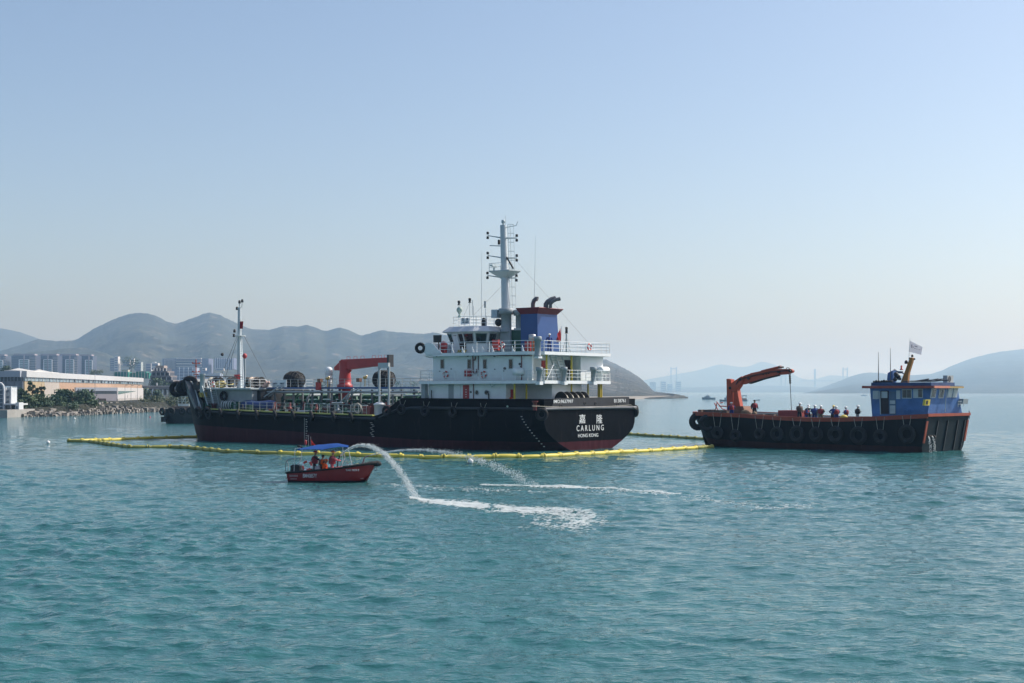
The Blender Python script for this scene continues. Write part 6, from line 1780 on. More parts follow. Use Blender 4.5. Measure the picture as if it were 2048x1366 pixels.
def lay(path, step=2.2, mat=seg_y):
    P = [at_z(x, y, 0) for x, y in path]
    d = [0]
    for a, b in zip(P[:-1], P[1:]): d.append(d[-1] + (b - a).length)
    n = max(1, round(d[-1] / step))
    pts = [V((np.interp(t, d, [p.x for p in P]), np.interp(t, d, [p.y for p in P]), 0)) for t in np.linspace(0, d[-1], n + 1)]
    for i, (a, b) in enumerate(zip(pts[:-1], pts[1:])):
        o = bpy.data.objects.new('boom_segment', mat); link(o, boom)
        c = (a + b) / 2; v = b - a
        c.z = wave_z(c.x, c.y) * .6 + .02
        o.location = c - boom.location
        o.rotation_euler = (random.uniform(-.1, .1), random.uniform(-.02, .02), math.atan2(v.y, v.x))
        o.scale = (v.length * .995, 1, random.uniform(.92, 1.05))
lay([(137, 884), (175, 885), (200, 888), (225, 892), (262, 896.5), (300, 896), (352, 895.5), (400, 900), (450, 905.5), (500, 908), (560, 908.5)], 2.2, seg_o)
lay([(560, 908.5), (640, 911), (700, 912.5), (760, 914.5), (800, 915), (870, 917.5), (970, 916.5), (1080, 915), (1180, 910), (1230, 907), (1300, 903.5), (1392, 897.5)], 2.25, seg_y)
lay([(1392, 897.5), (1424, 895.5)], 1.6, seg_o)
lay([(137, 884), (170, 882.6), (250, 879.6), (330, 877), (392, 875.6), (470, 873.5), (560, 871)], 2.2, seg_y)
lay([(1150, 862), (1245, 869.5), (1300, 873), (1350, 876), (1413, 880), (1450, 882)], 2.2, seg_o)
for x, y, r, lab in ((941, 924, .23, 'round white buoy floating just outside the yellow boom'), (96.5, 884.5, .2, 'small white buoy floating beyond the far end of the boom'), (149, 836, .22, 'tiny white buoy close to the rock bank')):
    p = at_z(x, y + 3, 0); mb = MB().ball((0, 0, .16), r, 16, 12); mb.torus((0, 0, r + .14), (1, 0, 0), .05, .015, 8, 5)
    o = mb.build('marker_buoy', M('buoy_white', (.78, .76, .74), .5, .05)); o.location = p + V((0, 0, wave_z(p.x, p.y))); tag(o, lab, 'buoy')
p = at_z(300, 835); mb = MB().lathe((0, 0, -.2), [(.1, 0), (.2, .1), (.2, .25), (.05, .5)], 12); o = mb.build('marker_buoy', RED); o.location = p; tag(o, 'small red buoy between the rock bank and the dark barge', 'buoy')
# ================================================================ left shore: hall, annex, towers, trees, rocks
GZ = 2.8
def wpt(x, D, z=0.0): return V(((x - CX) / F * D, D, z))
def zat(y, D): return H + (HY - y) / F * D
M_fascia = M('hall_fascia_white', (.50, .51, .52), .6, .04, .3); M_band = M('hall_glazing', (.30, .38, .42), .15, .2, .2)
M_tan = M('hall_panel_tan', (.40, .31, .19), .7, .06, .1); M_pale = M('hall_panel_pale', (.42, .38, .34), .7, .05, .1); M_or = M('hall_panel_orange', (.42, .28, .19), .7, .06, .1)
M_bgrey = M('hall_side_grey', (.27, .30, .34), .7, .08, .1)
# the long hall: near corner, far corner of the sunlit face, and the shaded end face
A, Bc = wpt(47, 420), wpt(283, 638); L0 = wpt(-90, 424)
hall = empty('exhibition_hall', A, 0, 'long low hall with white roof fascia and tan panelled wall on the shore', 'building')
loc = lambda p, z: V((p.x - A.x, p.y - A.y, z))
ztop = zat(742, 420); z1, z2 = zat(754, 420), zat(762, 420)
dirf = (Bc - A).normalized(); nf = V((dirf.y, -dirf.x, 0)); back = V((-60, 200, 0))
def strip(name, p, q, za, zb, out, mat, par=hall, inn=.4):
    n = V(((q - p).normalized().y, -(q - p).normalized().x, 0))
    a, b = p + n * out, q + n * out; c, d = q - n * inn, p - n * inn
    P = [loc(t, za) for t in (a, b, c, d)] + [loc(t, zb) for t in (a, b, c, d)]
    return MB().hexa(P).build(name, mat, par)
core = MB(); P = [loc(t, GZ - 1) for t in (A + V((.0, .6, 0)), Bc, Bc + V((-70, 10, 0)), L0 + V((0, 90, 0)), L0)]; core.prism(P, (0, 0, ztop - .6 - GZ)); core.build('hall_core', M_bgrey, hall)
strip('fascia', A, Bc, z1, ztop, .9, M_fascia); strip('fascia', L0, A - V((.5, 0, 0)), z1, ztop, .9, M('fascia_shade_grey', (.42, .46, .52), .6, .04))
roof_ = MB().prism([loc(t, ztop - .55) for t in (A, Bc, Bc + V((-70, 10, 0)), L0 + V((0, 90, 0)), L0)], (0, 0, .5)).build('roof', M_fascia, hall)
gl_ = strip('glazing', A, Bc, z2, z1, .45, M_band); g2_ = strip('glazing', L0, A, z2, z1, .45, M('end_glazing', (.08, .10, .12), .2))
Ld = (Bc - A).length
for k in range(44):
    t = (k + .5) / 44; c = A + dirf * (Ld * t)
    MB().hexa([loc(c + nf * .46 + dirf * s, z) for z in (z2, z1) for s in (-.15, .15)][0:2] + [loc(c + nf * .62 + dirf * s, z2) for s in (.15, -.15)] + [loc(c + nf * .46 + dirf * s, z1) for s in (-.15, .15)] + [loc(c + nf * .62 + dirf * s, z1) for s in (.15, -.15)]).build('mullion', M_fascia if k % 3 else M_bgrey, gl_)
for k in range(20):
    t = (k + .5) / 20; c = L0.lerp(A, t); MB().box(loc(c, z2) + V((-.12, -.62, 0)), loc(c, z1) + V((.12, -.455, 0))).build('mullion', M_bgrey, g2_)
rg = np.random.default_rng(2)
for k in range(26):
    t = .25 + .7 * rg.random(); c = A + dirf * (Ld * t); w_ = rg.uniform(.5, 1.5)
    P = [c + nf * .47 - dirf * w_, c + nf * .47 + dirf * w_]
    MB().hexa([loc(P[0], z2 + .15), loc(P[1], z2 + .15), loc(P[1] + nf * .05, z2 + .15), loc(P[0] + nf * .05, z2 + .15), loc(P[0], z1 - .1), loc(P[1], z1 - .1), loc(P[1] + nf * .05, z1 - .1), loc(P[0] + nf * .05, z1 - .1)]).build('dark_pane', DARKG, gl_)
def on_face(x):                                      # distance along the long face for a measured column
    k = (x - CX) / F; t = (k * A.y - A.x) / (dirf.x - k * dirf.y); return t
edges = [47, 60, 74, 87, 102, 117, 140, 165, 190, 215, 240, 262, 283]
for x0, x1 in zip(edges[:-1], edges[1:]):
    m = M_tan if x0 < 87 else M_pale if x0 < 117 else M_or
    strip('wall_panel', A + dirf * (on_face(x0) + .05), A + dirf * (on_face(x1) - .05), GZ - 1, z2 - .02, .3, m)
for k in range(8): 
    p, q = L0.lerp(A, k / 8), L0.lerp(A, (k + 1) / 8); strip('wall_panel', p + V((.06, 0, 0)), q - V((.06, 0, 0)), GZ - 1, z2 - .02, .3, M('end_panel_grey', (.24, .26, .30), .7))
# white tent roofs standing on the hall
def tent(label, x0, x1, y0, yp, D):
    a, b = wpt(x0, D, zat(y0, D)), wpt(x1, D, zat(y0 + 1, D)); pk = wpt(x0 * .5 + x1 * .5, D + 6, zat(yp, D)); w = V((0, 12, 0))
    mb = MB(); n = 8; base = [a, a.lerp(b, .5) + V((0, 0, .1)), b, b + w, a.lerp(b, .5) + w, a + w]
    mids = [p.lerp(pk, .5) - V((0, 0, (pk.z - p.z) * .18)) for p in base]
    mb.loft([[p - V((0, 0, .25)) for p in base], base, mids, [p.lerp(pk, .93) for p in base]], True, True)
    o = mb.build('tent_roof', M('tent_white', (.56, .55, .52), .7, .06, .2)); return tag(o, label, 'tent')
tent('white peaked tent roof on top of the hall, the higher of two', 8, 64, 741, 735.5, 452); tent('lower white peaked tent roof on top of the hall beside the towers', 58, 96, 743.5, 738, 478)

# annex in front of the hall
a0, a1, a2 = wpt(150, 470), wpt(232.5, 480), wpt(284.5, 560)
an = empty('annex', a0, 0, 'low annex with grey shaded front and bright white side wall below the hall', 'building')
loc = lambda p, z: V((p.x - a0.x, p.y - a0.y, z))
zr_ = zat(775, 478)
MB().prism([loc(t, GZ - 1) for t in (a0 + V((0, .5, 0)), a1 + V((-.3, .5, 0)), a2 + V((-.5, 0, 0)), a2 + V((-18, 6, 0)), a0 + V((0, 30, 0)))], (0, 0, zr_ - .3 - GZ + 1)).build('annex_core', M_bgrey, an)
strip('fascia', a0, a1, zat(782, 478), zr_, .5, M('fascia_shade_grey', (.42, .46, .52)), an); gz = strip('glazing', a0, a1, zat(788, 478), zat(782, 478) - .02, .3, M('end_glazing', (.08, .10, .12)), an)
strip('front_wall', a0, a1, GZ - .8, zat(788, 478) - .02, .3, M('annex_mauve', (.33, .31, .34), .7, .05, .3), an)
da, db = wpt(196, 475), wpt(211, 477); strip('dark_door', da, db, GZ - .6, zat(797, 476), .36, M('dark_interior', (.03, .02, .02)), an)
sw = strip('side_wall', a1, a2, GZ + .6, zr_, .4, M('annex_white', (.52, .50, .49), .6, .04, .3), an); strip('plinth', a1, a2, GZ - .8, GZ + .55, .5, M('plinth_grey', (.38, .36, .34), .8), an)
d2 = (a2 - a1).normalized(); n2 = V((d2.y, -d2.x, 0)); Ls = (a2 - a1).length
tri = [(0.02, zr_ - 1.15), (.72, zr_ - 1.15), (0.02, zr_ - 2.3)]
MB().prism([loc(a1 + d2 * (Ls * t) + n2 * .405, z) for t, z in tri], n2 * .05).build('slanted_window', M('green_glass', (.20, .30, .27), .15), sw)
for t in (.35, .68): MB().hexa([loc(a1 + d2 * (Ls * t + s) + n2 * o, z) for z in (GZ + .7, zr_ - 2.6) for s, o in ((-.1, .405), (.1, .405), (.1, .5), (-.1, .5))]).build('wall_joint', M_bgrey, sw)

# white stair tower building at the water's edge
t0 = wpt(24, 330)
wt = empty('waterside_building', t0, 0, 'white framed building with curved corner and glass at the left edge of the picture', 'building')
def bx(name, x0, x1, y0, y1, D, dep, mat, par=wt, org=t0):
    p, q = wpt(x0, D), wpt(x1, D); return MB().box((p.x - org.x, D - org.y, zat(y1, D)), (q.x - org.x, D - org.y + dep, zat(y0, D))).build(name, mat, par)
M_wb = M('waterside_white', (.55, .57, .59), .6, .05, .5); M_wg = M('waterside_glass', (.10, .14, .18), .12, .2, .5)
bx('glass_wall', -60, 7.5, 772, 818, 330, 9, M_wg)
for y in (779, 788, 796, 805, 812): bx('floor_band', -60, 7, y, y + 1.3, 329.8, .19, M_wb)
mb = MB(); cs = [(7.5, 820), (8.0, 780), (6.5, 771), (3, 767), (-3, 766)]
pp = [wpt(x, 329.5, zat(y, 329.5)) - t0 for x, y in cs]; mb.tube(pp, .25, 8); mb.build('curved_frame', M_wb, wt)
bx('stair_tower', 10.5, 22, 775, 818, 331, 4, M('waterside_shade', (.50, .53, .55), .6), wt); bx('tower_post', 20, 22.5, 773, 818, 330.4, .55, M_wb); bx('tower_post', 9.4, 11.5, 775, 818, 330.4, .55, M_wb)
for y in (784, 797, 806): bx('tower_window', 13, 17, y - 5, y, 330.7, .28, M_wg)
bx('low_wing', 9, 38, 807, 810, 329, 6, M_wb); bx('end_block', 31, 38, 805, 819, 328.6, 3, M_wb); bx('wing_post', 20, 21, 810, 819, 329, .5, M_wb); bx('wing_glass', 9.5, 30, 810.5, 818.5, 331.5, .5, M_wg)
for x in (32, 34.6): bx('small_window', x, x + 1.5, 812.5, 818, 328.4, .15, M_wg)

# sea wall and rock bank
M_conc = M('seawall_concrete', (.30, .29, .27), .85, .15, .4, rust=.3, rustcol=(.12, .11, .09))
def seawall():
    mb = MB(); p = [at_z(-160, 835.2), at_z(14.5, 835.6), at_z(58, 833.2)]
    mb.prism([V((q.x, q.y, -1)) for q in p] + [V((p[2].x, p[2].y + 4, -1)), V((p[0].x, p[0].y + 6, -1))], (0, 0, 1 + zat(819.5, 323)))
    return tag(mb.build('sea_wall', M_conc), 'grey concrete sea wall under the white waterside building', 'wall')
seawall()
M_rock = M('bank_rock', (.20, .185, .165), .9, .6, .5, bump=.6, bscale=2.0); 
def rocks():
    rg = np.random.default_rng(12); mb = MB()
    line = [(44, 834.0), (90, 833.4), (180, 830.0), (262, 826.2), (322, 823.4), (372, 819.2), (430, 815), (520, 810)]
    P = [at_z(x, y) for x, y in line]; d = [0]
    for a, b in zip(P[:-1], P[1:]): d.append(d[-1] + (b - a).length)
    for k in range(4600):
        s = d[-1] * rg.random() ** 1.25; q = V((np.interp(s, d, [p.x for p in P]), np.interp(s, d, [p.y for p in P]), 0))
        i = min(len(P) - 2, int(np.searchsorted(d, s, side='right')) - 1); t = (P[i + 1] - P[i]).normalized(); n = V((-t.y, t.x, 0)); n = n if n.x < 0 else -n
        hh = np.interp((q.x / q.y) * F + CX, [44, 150, 190, 230, 262, 300, 330, 520], [1.2, 1.35, 2.3, 3.4, 2.9, 2.5, 2.1, 2.0])
        w = rg.random(); z = -.2 + (w ** .7) * hh * .95; c = q + n * (w * 6.5 - .4 + rg.normal(0, .4)) + V((0, 0, z)); r = rg.choice((.18, .25, .35, .5, .8), p=(.3, .3, .2, .14, .06)) * (1.3 if rg.random() < .2 else 1)
        vs = []
        for j in range(8):
            sx, sy, sz = (1 if j & 1 else -1), (1 if j & 2 else -1), (1 if j & 4 else -1); vs.append(c + V((sx * r * rg.uniform(.5, 1.1), sy * r * rg.uniform(.5, 1.1), sz * r * rg.uniform(.4, .8))))
        mb.add(vs, [(0, 2, 3, 1), (4, 5, 7, 6), (0, 1, 5, 4), (2, 6, 7, 3), (0, 4, 6, 2), (1, 3, 7, 5)])
    return tag(mb.build('rock_bank', M_rock), 'bank of tumbled pale boulders along the left waterline', 'rocks', kind='stuff')
rocks()

# trees
def leafmat(name, lo, hi):
    m, nt, b, N, L = nodes_of(name)
    gi = N('ShaderNodeNewGeometry'); r = ramp(N, [(0.0, lo), (1.0, hi)]); L(gi.outputs['Random Per Island'], r.inputs['Fac']); L(r.outputs['Color'], b.inputs['Base Color'])
    b.inputs['Roughness'].default_value = .7
    return m
LM = [leafmat('leaf_dark', (.030, .062, .034), (.085, .135, .062)), leafmat('leaf_mid', (.045, .080, .036), (.12, .165, .070)), leafmat('leaf_light', (.06, .08, .035), (.13, .145, .065))]
M_bark = M('bark', (.10, .08, .06), .9, .3, 2)
def tree(label, x, ytop, ybase, w, D, kind=0, n=1100, sparse=0.0, seed=0, name='broadleaf_tree', group='trees along the left shore'):
    rg = np.random.default_rng(seed + int(x * 7)); s = D / F
    base = wpt(x, D, zat(ybase, D)); Ht = (ybase - ytop) * s; Rw = w * s / 2
    o = empty(name, base, 0, label, 'tree', group)
    tb = MB(); th = Ht * (.55 if sparse else .4)
    tb.tube([(0, 0, -.8), (Ht * .01, 0, th * .5), (0, 0, th), (Ht * .02, 0, Ht * .85)], [max(.12, Ht * .022), Ht * .018, Ht * .014, Ht * .004], 7)
    for k in range(5):
        an = rg.uniform(0, 6.28); tb.tube([(0, 0, th * rg.uniform(.6, 1.1)), (math.cos(an) * Rw * .4, math.sin(an) * Rw * .4, Ht * rg.uniform(.5, .75)), (math.cos(an) * Rw * .75, math.sin(an) * Rw * .75, Ht * rg.uniform(.6, .85))], [Ht * .01, Ht * .007, Ht * .003], 5)
    tb.build('trunk', M_bark, o)
    lobes = []
    nl = 6 if sparse else 11
    for k in range(nl):
        an = rg.uniform(0, 6.28); rr = Rw * rg.uniform(.15, .72); zz = Ht * rg.uniform(.28 if not sparse else .35, .86)
        lobes.append((V((math.cos(an) * rr, math.sin(an) * rr * .8, zz)), Rw * rg.uniform(.28, .5) * (.55 if sparse else 1) * (1.15 - .5 * abs(zz / Ht - .5))))
    mb = MB(); ls = max(.14, min(.5, Ht * .055))
    for k in range(int(n * (1 - sparse * .5))):
        c, r = lobes[rg.integers(nl)]
        d = V(rg.normal(0, 1, 3)).normalized(); q = c + d * (r * rg.uniform(.3, 1.06))
        q.z = min(max(q.z, Ht * .06), Ht * 1.0)
        u = V(rg.normal(0, 1, 3)).normalized(); v_ = u.cross(V(rg.normal(0, 1, 3))).normalized(); l = ls * rg.uniform(.6, 1.4)
        mb.add([q - u * l - v_ * l * .6, q + u * l - v_ * l * .5, q + u * l * .8 + v_ * l * .7, q - u * l * .7 + v_ * l * .6], [(0, 1, 2, 3)])
    mb.build('crown', LM[kind], o)
    return o
tree('dark round leafy tree, the largest on the rock bank in front of the annex', 146, 780, 824, 88, 365, 0, 1700)
tree('dark bushy tree between the largest bank tree and the thin tall trees', 108, 789, 825, 66, 362, 0, 1100)
tree('green bushy tree behind the sea wall, beside the white waterside building', 40, 774, 822, 44, 350, 0, 900)
tree('mid green bush on the bank under the thin tall trees', 74, 790, 825, 56, 356, 1, 900)
tree('thin tall tree with airy crown against the tan hall wall', 64, 758, 812, 22, 385, 1, 300, .6, name='slender_tree')
tree('second thin airy tree against the hall wall, just right of the first', 82, 759, 812, 18, 386, 1, 260, .6, name='slender_tree')
tree('small dark pointed tree between the two thin airy trees', 75, 770, 808, 12, 384, 0, 260, name='conifer_tree')
tree('low bush at the right foot of the largest bank tree', 184, 797, 822, 36, 372, 1, 500)
tree('second dark round tree at the right shoulder of the largest bank tree', 172, 788, 823, 46, 368, 0, 1000)
tree('dark bush at the rocks below the thin tall trees', 60, 800, 829, 46, 346, 0, 700, name='shrub')
tree('dark bush at the rocks left of the largest bank tree', 96, 803, 828, 52, 350, 0, 700, name='shrub')
tree('dark bush at the rocks under the largest bank tree', 134, 804, 827, 52, 354, 0, 700, name='shrub')
tree('leafy bush behind the sea wall, right of the low white wing', 52, 788, 824, 36, 348, 1, 700)
tree('dark mass of leaves between the hall panel and the bank bushes', 122, 794, 822, 54, 374, 0, 900)
tree('wide dark bush filling the gap left of the largest bank tree, above the rocks', 88, 796, 826, 60, 368, 0, 1100)
tree('tall dark bush just right of the white waterside building', 28, 786, 824, 34, 352, 0, 700)
tree('rounded bush on the rocks right of the bank trees, before the annex door', 208, 802, 822, 34, 384, 1, 600, name='shrub')
tree('low bush on the rocks beneath the annex corner', 230, 806, 821, 26, 392, 1, 420, name='shrub')
tree('small dark shrub standing alone on the rocks below the annex', 248, 806, 820, 18, 400, 0, 260, name='shrub')
for x, yt, yb, w, D, k, lab in ((300, 792, 821, 60, 430, 2, 'yellowish green scrub mound right below the annex side wall'), (334, 796, 821, 54, 440, 2, 'pale green scrub mound between annex and dark barge'), (372, 790, 821, 60, 455, 2, 'pale green scrub behind the dark barge bow'), (290, 777, 806, 30, 590, 1, 'tree peeping out behind the far corner of the annex'), (312, 780, 812, 34, 600, 0, 'dark tree below the grey elevated deck'), (345, 782, 815, 40, 610, 1, 'tree under the middle of the grey elevated deck'), (382, 784, 815, 40, 620, 1, 'tree under the right end of the grey elevated deck'),
        (312, 757, 782, 46, 780, 0, 'dark round tree before the terraced building'), (336, 764, 782, 22, 800, 0, 'small dark tree right of the terraced building trees'), (193, 740, 752, 30, 900, 1, 'green treetop showing above the hall roof'), (12, 732, 752, 30, 700, 0, 'treetop above the left end of the hall roof'), (20, 738, 752, 22, 720, 1, 'lower treetop above the left end of the hall roof'), (262, 712, 745, 40, 1900, 0, 'hazy trees between the hillside blocks')):
    tree(lab, x, yt, yb, w, D, k, 800)
for i, x in enumerate((508, 530, 556, 604, 640, 800, 826)):
    tree(f'{ORD[i]} hazy far tree along the shore behind the tanker deck, from the fore mast', x, 764 - (i * 5) % 7, 790, 34, 1500, 1, 260, seed=i)

# towers and hillside buildings
M_tblue = M('tower_blue_glass', (.085, .10, .145), .3, .15, .05); M_tfr = M('tower_frame_white', (.80, .82, .84), .6, .04, .1); M_tpk = M('tower_pinkish', (.34, .30, .33), .6, .1, .1); M_tgr = M('tower_green_glass', (.18, .27, .28), .25, .1, .1)
def boxw(name, x0, x1, y0, y1, D, dep, mat, par, org):
    p, q = wpt(x0, D), wpt(x1, D); return MB().box((p.x - org.x, D - org.y, zat(y1, D) if y1 < 9000 else 0), (q.x - org.x, D - org.y + dep, zat(y0, D))).build(name, mat, par)
def tower(label, x0, x1, yt, fx0, fx1, D):
    org = wpt((x0 + x1) / 2, D); o = empty('apartment_tower', org, 0, label, 'building', 'apartment towers behind the hall')
    boxw('tower_body', x0, x1, yt, 770, D, 22, M_tblue, o, org); boxw('crown_block', x0 + 4, x1 - 3, yt - 3.2, yt - .02, D + 3, 14, M_tpk, o, org)
    boxw('glass_bay', fx0, fx1, yt + 9, 770, D - 4, 4.2, M_tgr, o, org)
    for x in (fx0, fx1): boxw('bay_frame', x - .8, x + .9, yt + 8, 770, D - 4.8, 1.0, M_tfr, o, org)
    boxw('bay_frame', fx0, fx1, yt + 7.6, yt + 9, D - 4.7, .9, M_tfr, o, org)
    boxw('spine', (fx0 + fx1) / 2 - .9, (fx0 + fx1) / 2 + 1.1, yt - 1, 770, D - 5, .9, M_tpk, o, org)
    for k in range(12):
        y = yt + 2 + k * 3.4
        if y > yt + 10:
            boxw('floor_line', fx0 + .8, (fx0 + fx1) / 2 - 1, y, y + .8, D - 4.4, .35, M_tfr, o, org); boxw('floor_line', (fx0 + fx1) / 2 + 1.2, fx1 - .6, y, y + .8, D - 4.4, .35, M_tfr, o, org)
        boxw('floor_line', x0 + .3, fx0 - .7, y, y + .7, D - .5, .45, M('tower_slab_blue', (.17, .21, .33), .5), o, org)
        if x1 - fx1 > 5: boxw('balcony', fx1 + 1.5, x1 - 1, y + .6, y + 1.9, D - 1.6, 1.5, M('balcony_pale', (.44, .42, .43), .6), o, org)
tower('apartment tower cut by the left picture edge', -24, 12, 712, -8, 5, 2200); tower('second apartment tower from the left edge with white framed bay', 23, 72, 711, 38, 57, 2200)
tower('middle apartment tower behind the hall with white framed bay', 77, 116, 711, 87, 103.5, 2230); tower('fourth apartment tower, second from the right end of the row', 114, 155, 711, 131, 147, 2260); tower('rightmost apartment tower of the row, beside the wooded slope', 156, 186, 712, 170.5, 184, 2290)
def block(name, label, x0, x1, yt, yb, D, dep, mat, fl=0, flm=None, cols=0, top=None):
    org = wpt((x0 + x1) / 2, D); o = empty(name, org, 0, label, 'building')
    boxw('wall', x0, x1, yt, yb, D, dep, mat, o, org)
    for k in range(fl):
        y = yt + (yb - yt) * (k + .35) / fl; boxw('window_band', x0 + .6, x1 - .6, y, y + (yb - yt) / fl * .45, D - .4, .38, flm or M_tblue, o, org)
    for k in range(cols):
        x = x0 + (x1 - x0) * (k + .5) / cols; boxw('fin', x - .45, x + .45, yt - .2, yb, D - 1.2, .75, M_tfr, o, org)
    if top: boxw('roof_block', *top, D + 2, dep * .5, mat, o, org)
    return o
Mc = M('far_concrete', (.46, .46, .47), .7, .06, .1); Mcb = M('far_blue_facade', (.16, .19, .30), .5, .1, .1); Mcw = M('far_white_facade', (.64, .63, .62), .6, .04, .1)
block('hillside_block', 'pale slab block on the slope with a bright white edge', 220, 229, 716, 742, 2500, 14, Mc, 6, Mcb); block('hillside_block', 'bright white block standing beside the pale slab block', 229, 236, 713, 742, 2500, 14, Mcw, 6, Mcb)
block('hillside_block', 'low pale blue block with red roof line on the slope', 245, 259, 718, 732, 2500, 14, Mc, 3, Mcb); block('hillside_block', 'narrow white end block right of the red roofed one', 262, 267, 717, 730, 2490, 10, Mcw, 2)
block('hillside_block', 'greenish grey block with blank wall above the green netting', 269, 282, 724, 742, 2450, 14, M('far_green_grey', (.38, .44, .43), .6), 4, Mcb)
block('hillside_block', 'pale low building above the terraced one', 292, 302, 727, 742, 2400, 12, Mc, 3, Mcb); block('hillside_block', 'white building with stepped roof above the terraced one', 303, 316, 726, 740, 2380, 12, Mcw, 2, Mcb, 0, (305, 311, 724, 726))
block('office_block', 'wide blue block with bright curved white floors on the ridge', 325, 417, 717, 752, 2600, 40, Mcb, 0); 
org = wpt(371, 2600)
ob = [o for o in bpy.data.objects if o.name == 'office_block'][0]
for k in range(4): boxw('white_floor', 352, 402, 716 + k * 5.2, 718.2 + k * 5.2, 2594, 5.5, Mcw if k % 2 == 0 else Mc, ob, org)
for k in range(9): boxw('window_column', 328 + k * 2.6, 329.2 + k * 2.6, 719, 738, 2598, 1.5, Mc, ob, org)
block('ribbed_block', 'white block with tall ribs on the ridge left of the fore mast', 429, 467, 716, 739, 2600, 30, Mcb, 0, None, 9); block('low_white_house', 'small white house under the ribbed block', 432, 447, 736.5, 741, 2560, 10, Mcw, 1, Mcb)
block('terrace_house', 'pale blue terraced block below the wide blue one', 354, 390, 735, 765, 2100, 30, M('far_pale_blue', (.30, .36, .46), .6), 5, Mcb, 4); block('low_white_house', 'tiny white house right of the terraced block', 404, 411, 736, 741, 2300, 10, Mcw, 1); block('long_house', 'long pale low house near the fore mast foot', 392, 440, 747, 760, 2000, 20, M('far_pale_blue', (.30, .36, .46)), 3, Mcw)
# terraced concrete building with open floors
D = 800; org = wpt(320, D); o = empty('terraced_building', org, 0, 'grey brown building with open stepped floors behind the elevated deck', 'building')
Mbr = M('terrace_brown', (.20, .18, .18), .7, .1, .2); Mbd = M('terrace_dark', (.06, .065, .085), .5)
for k, (x0, x1) in enumerate(((300, 350), (298, 346), (300, 341), (304, 335))):
    yb = 772 - k * 9; boxw('floor', x0, x1, yb - 3, yb, D - 1, 16, Mbr, o, org); boxw('dark_storey', x0 + 2, x1 - 2, yb - 9, yb - 3.02, D + 1, 12, Mbd, o, org)
    for j in range(5): xx = x0 + 3 + (x1 - x0 - 6) * j / 4; boxw('pillar', xx - .6, xx + .6, yb - 9, yb - 3.02, D - .4, .9, Mc, o, org)
boxw('roof_block', 311, 328, 731, 737, D + 4, 8, M('terrace_tan', (.36, .30, .26), .7), o, org)
# elevated deck (pier road)
D = 640; org = wpt(340, D); o = empty('elevated_road', org, 0, 'grey elevated road deck on piers behind the annex', 'bridge')
boxw('deck', 283, 470, 773.5, 777.5, D, 10, M('viaduct_grey', (.20, .22, .25), .8), o, org); boxw('parapet', 283, 470, 771.2, 773.45, D - .3, .3, M('viaduct_pale', (.36, .38, .40), .8), o, org)
for k in range(18): boxw('pier', 287 + k * 10, 290 + k * 10, 777.55, 790, D + 2, 3, M('viaduct_grey', (.20, .22, .25)), o, org)
boxw('white_sign', 312.5, 314.8, 765.5, 771, D - 1, .3, WHITE, o, org)
# green netting round a building site
D = 1000; org = wpt(262, D); o = empty('netted_site', org, 0, 'building site wrapped in bright green netting behind the hall roof', 'building')
M_net = M('site_netting_green', (.02, .20, .15), .8, .2, .15)
boxw('netting', 228, 256, 744, 756, D, 10, M_net, o, org); boxw('netting', 257, 298, 746, 757, D + 4, 10, M_net, o, org); boxw('netting', 272, 292, 743, 745.98, D + 5, 8, M_net, o, org); boxw('site_hut', 244, 256, 739.5, 743.98, D + 2, 5, M('hut_cream', (.50, .46, .38), .7), o, org)
for k in range(12): boxw('scaffold_pole', 229 + k * 6, 229.4 + k * 6, 743, 757, D - .5, .3, Mc, o, org)
# lamp posts before the annex
for i, x in enumerate((190, 250, 262, 275)):
    p = wpt(x, 455 + i * 14, GZ); h_ = 5 if i else 9
    mb = MB().tube([(0, 0, -.5), (0, 0, h_)], [.09, .05], 6); mb.tube([(0, 0, h_), (.6, 0, h_ + .1)], .05, 5); mb.box((.45, -.1, h_), (.85, .1, h_ + .12)); o = mb.build('lamp_post', STEEL); o.location = p
    tag(o, ('tall thin lamp post against the hall wall', 'lamp post nearest the shaded annex corner', 'middle lamp post before the white annex wall', 'lamp post at the far end of the white annex wall')[i], 'lamp post')

# ---------------------------------------------------------------- the dark barge behind the tanker bow
D = F * H / (847.5 - HY)
Bg = Frame((335 - CX) / F * D, D, R(-84))            # u towards the right
Bg.a = V((.985, .17, 0)); Bg.b = V((-.17, .985, 0)); Bg.rz = math.atan2(.17, .985)
bg_ = empty('barge', Bg.wor(0, 0, 0), Bg.rz, 'dark barge hung with tyres partly hidden behind the tanker bow', 'barge')
zt = Bg.S(345, 818, 0).z
rr = []
for u, ut, i in ((-.3, -1.4, 3.2), (.2, -1.0, 1.8), (1.2, .2, .6), (3, 2.6, 0), (12, 12, 0), (19, 19.5, 0)):
    rr.append([V((ut, i * .9, zt)), V((u * .6 + ut * .4, i, zt * .4)), V((u, i + .3, -.5)), V((u, 7.4 - i, -.5)), V((u * .6 + ut * .4, 7 - i, zt * .4)), V((ut, 7 - i * .9, zt))])
mb = MB().loft(rr, False, True); mb.build('hull', BLACK, bg_)
MB().box((-1.2, .8, .3), (-.3, 2.6, 1.2)).build('bow_box', BLACKM, bg_)
mb = MB().box((.8, 1.5, zt), (18, 5.5, zt + .5)); mb.build('coaming', M('barge_brown', (.16, .13, .11), .8, .3), bg_)
mb = MB(); p, q = Bg.S(356, 815, 2), Bg.S(378, 800, 2)
mb.box((p.x, 2, zt + .5), (q.x, 3.6, zt + .9)); railing(mb, [(p.x, 2, zt + .9), (q.x, 2, zt + .9)], 1.3, 3, .7, .035); mb.tube([(p.x + .4, 2, zt + .5), (q.x - .3, 2, zt + 2.8)], .06, 5); mb.build('pale_railing', M('barge_pale_teal', (.45, .55, .55), .6), bg_)
rng = random.Random(9)
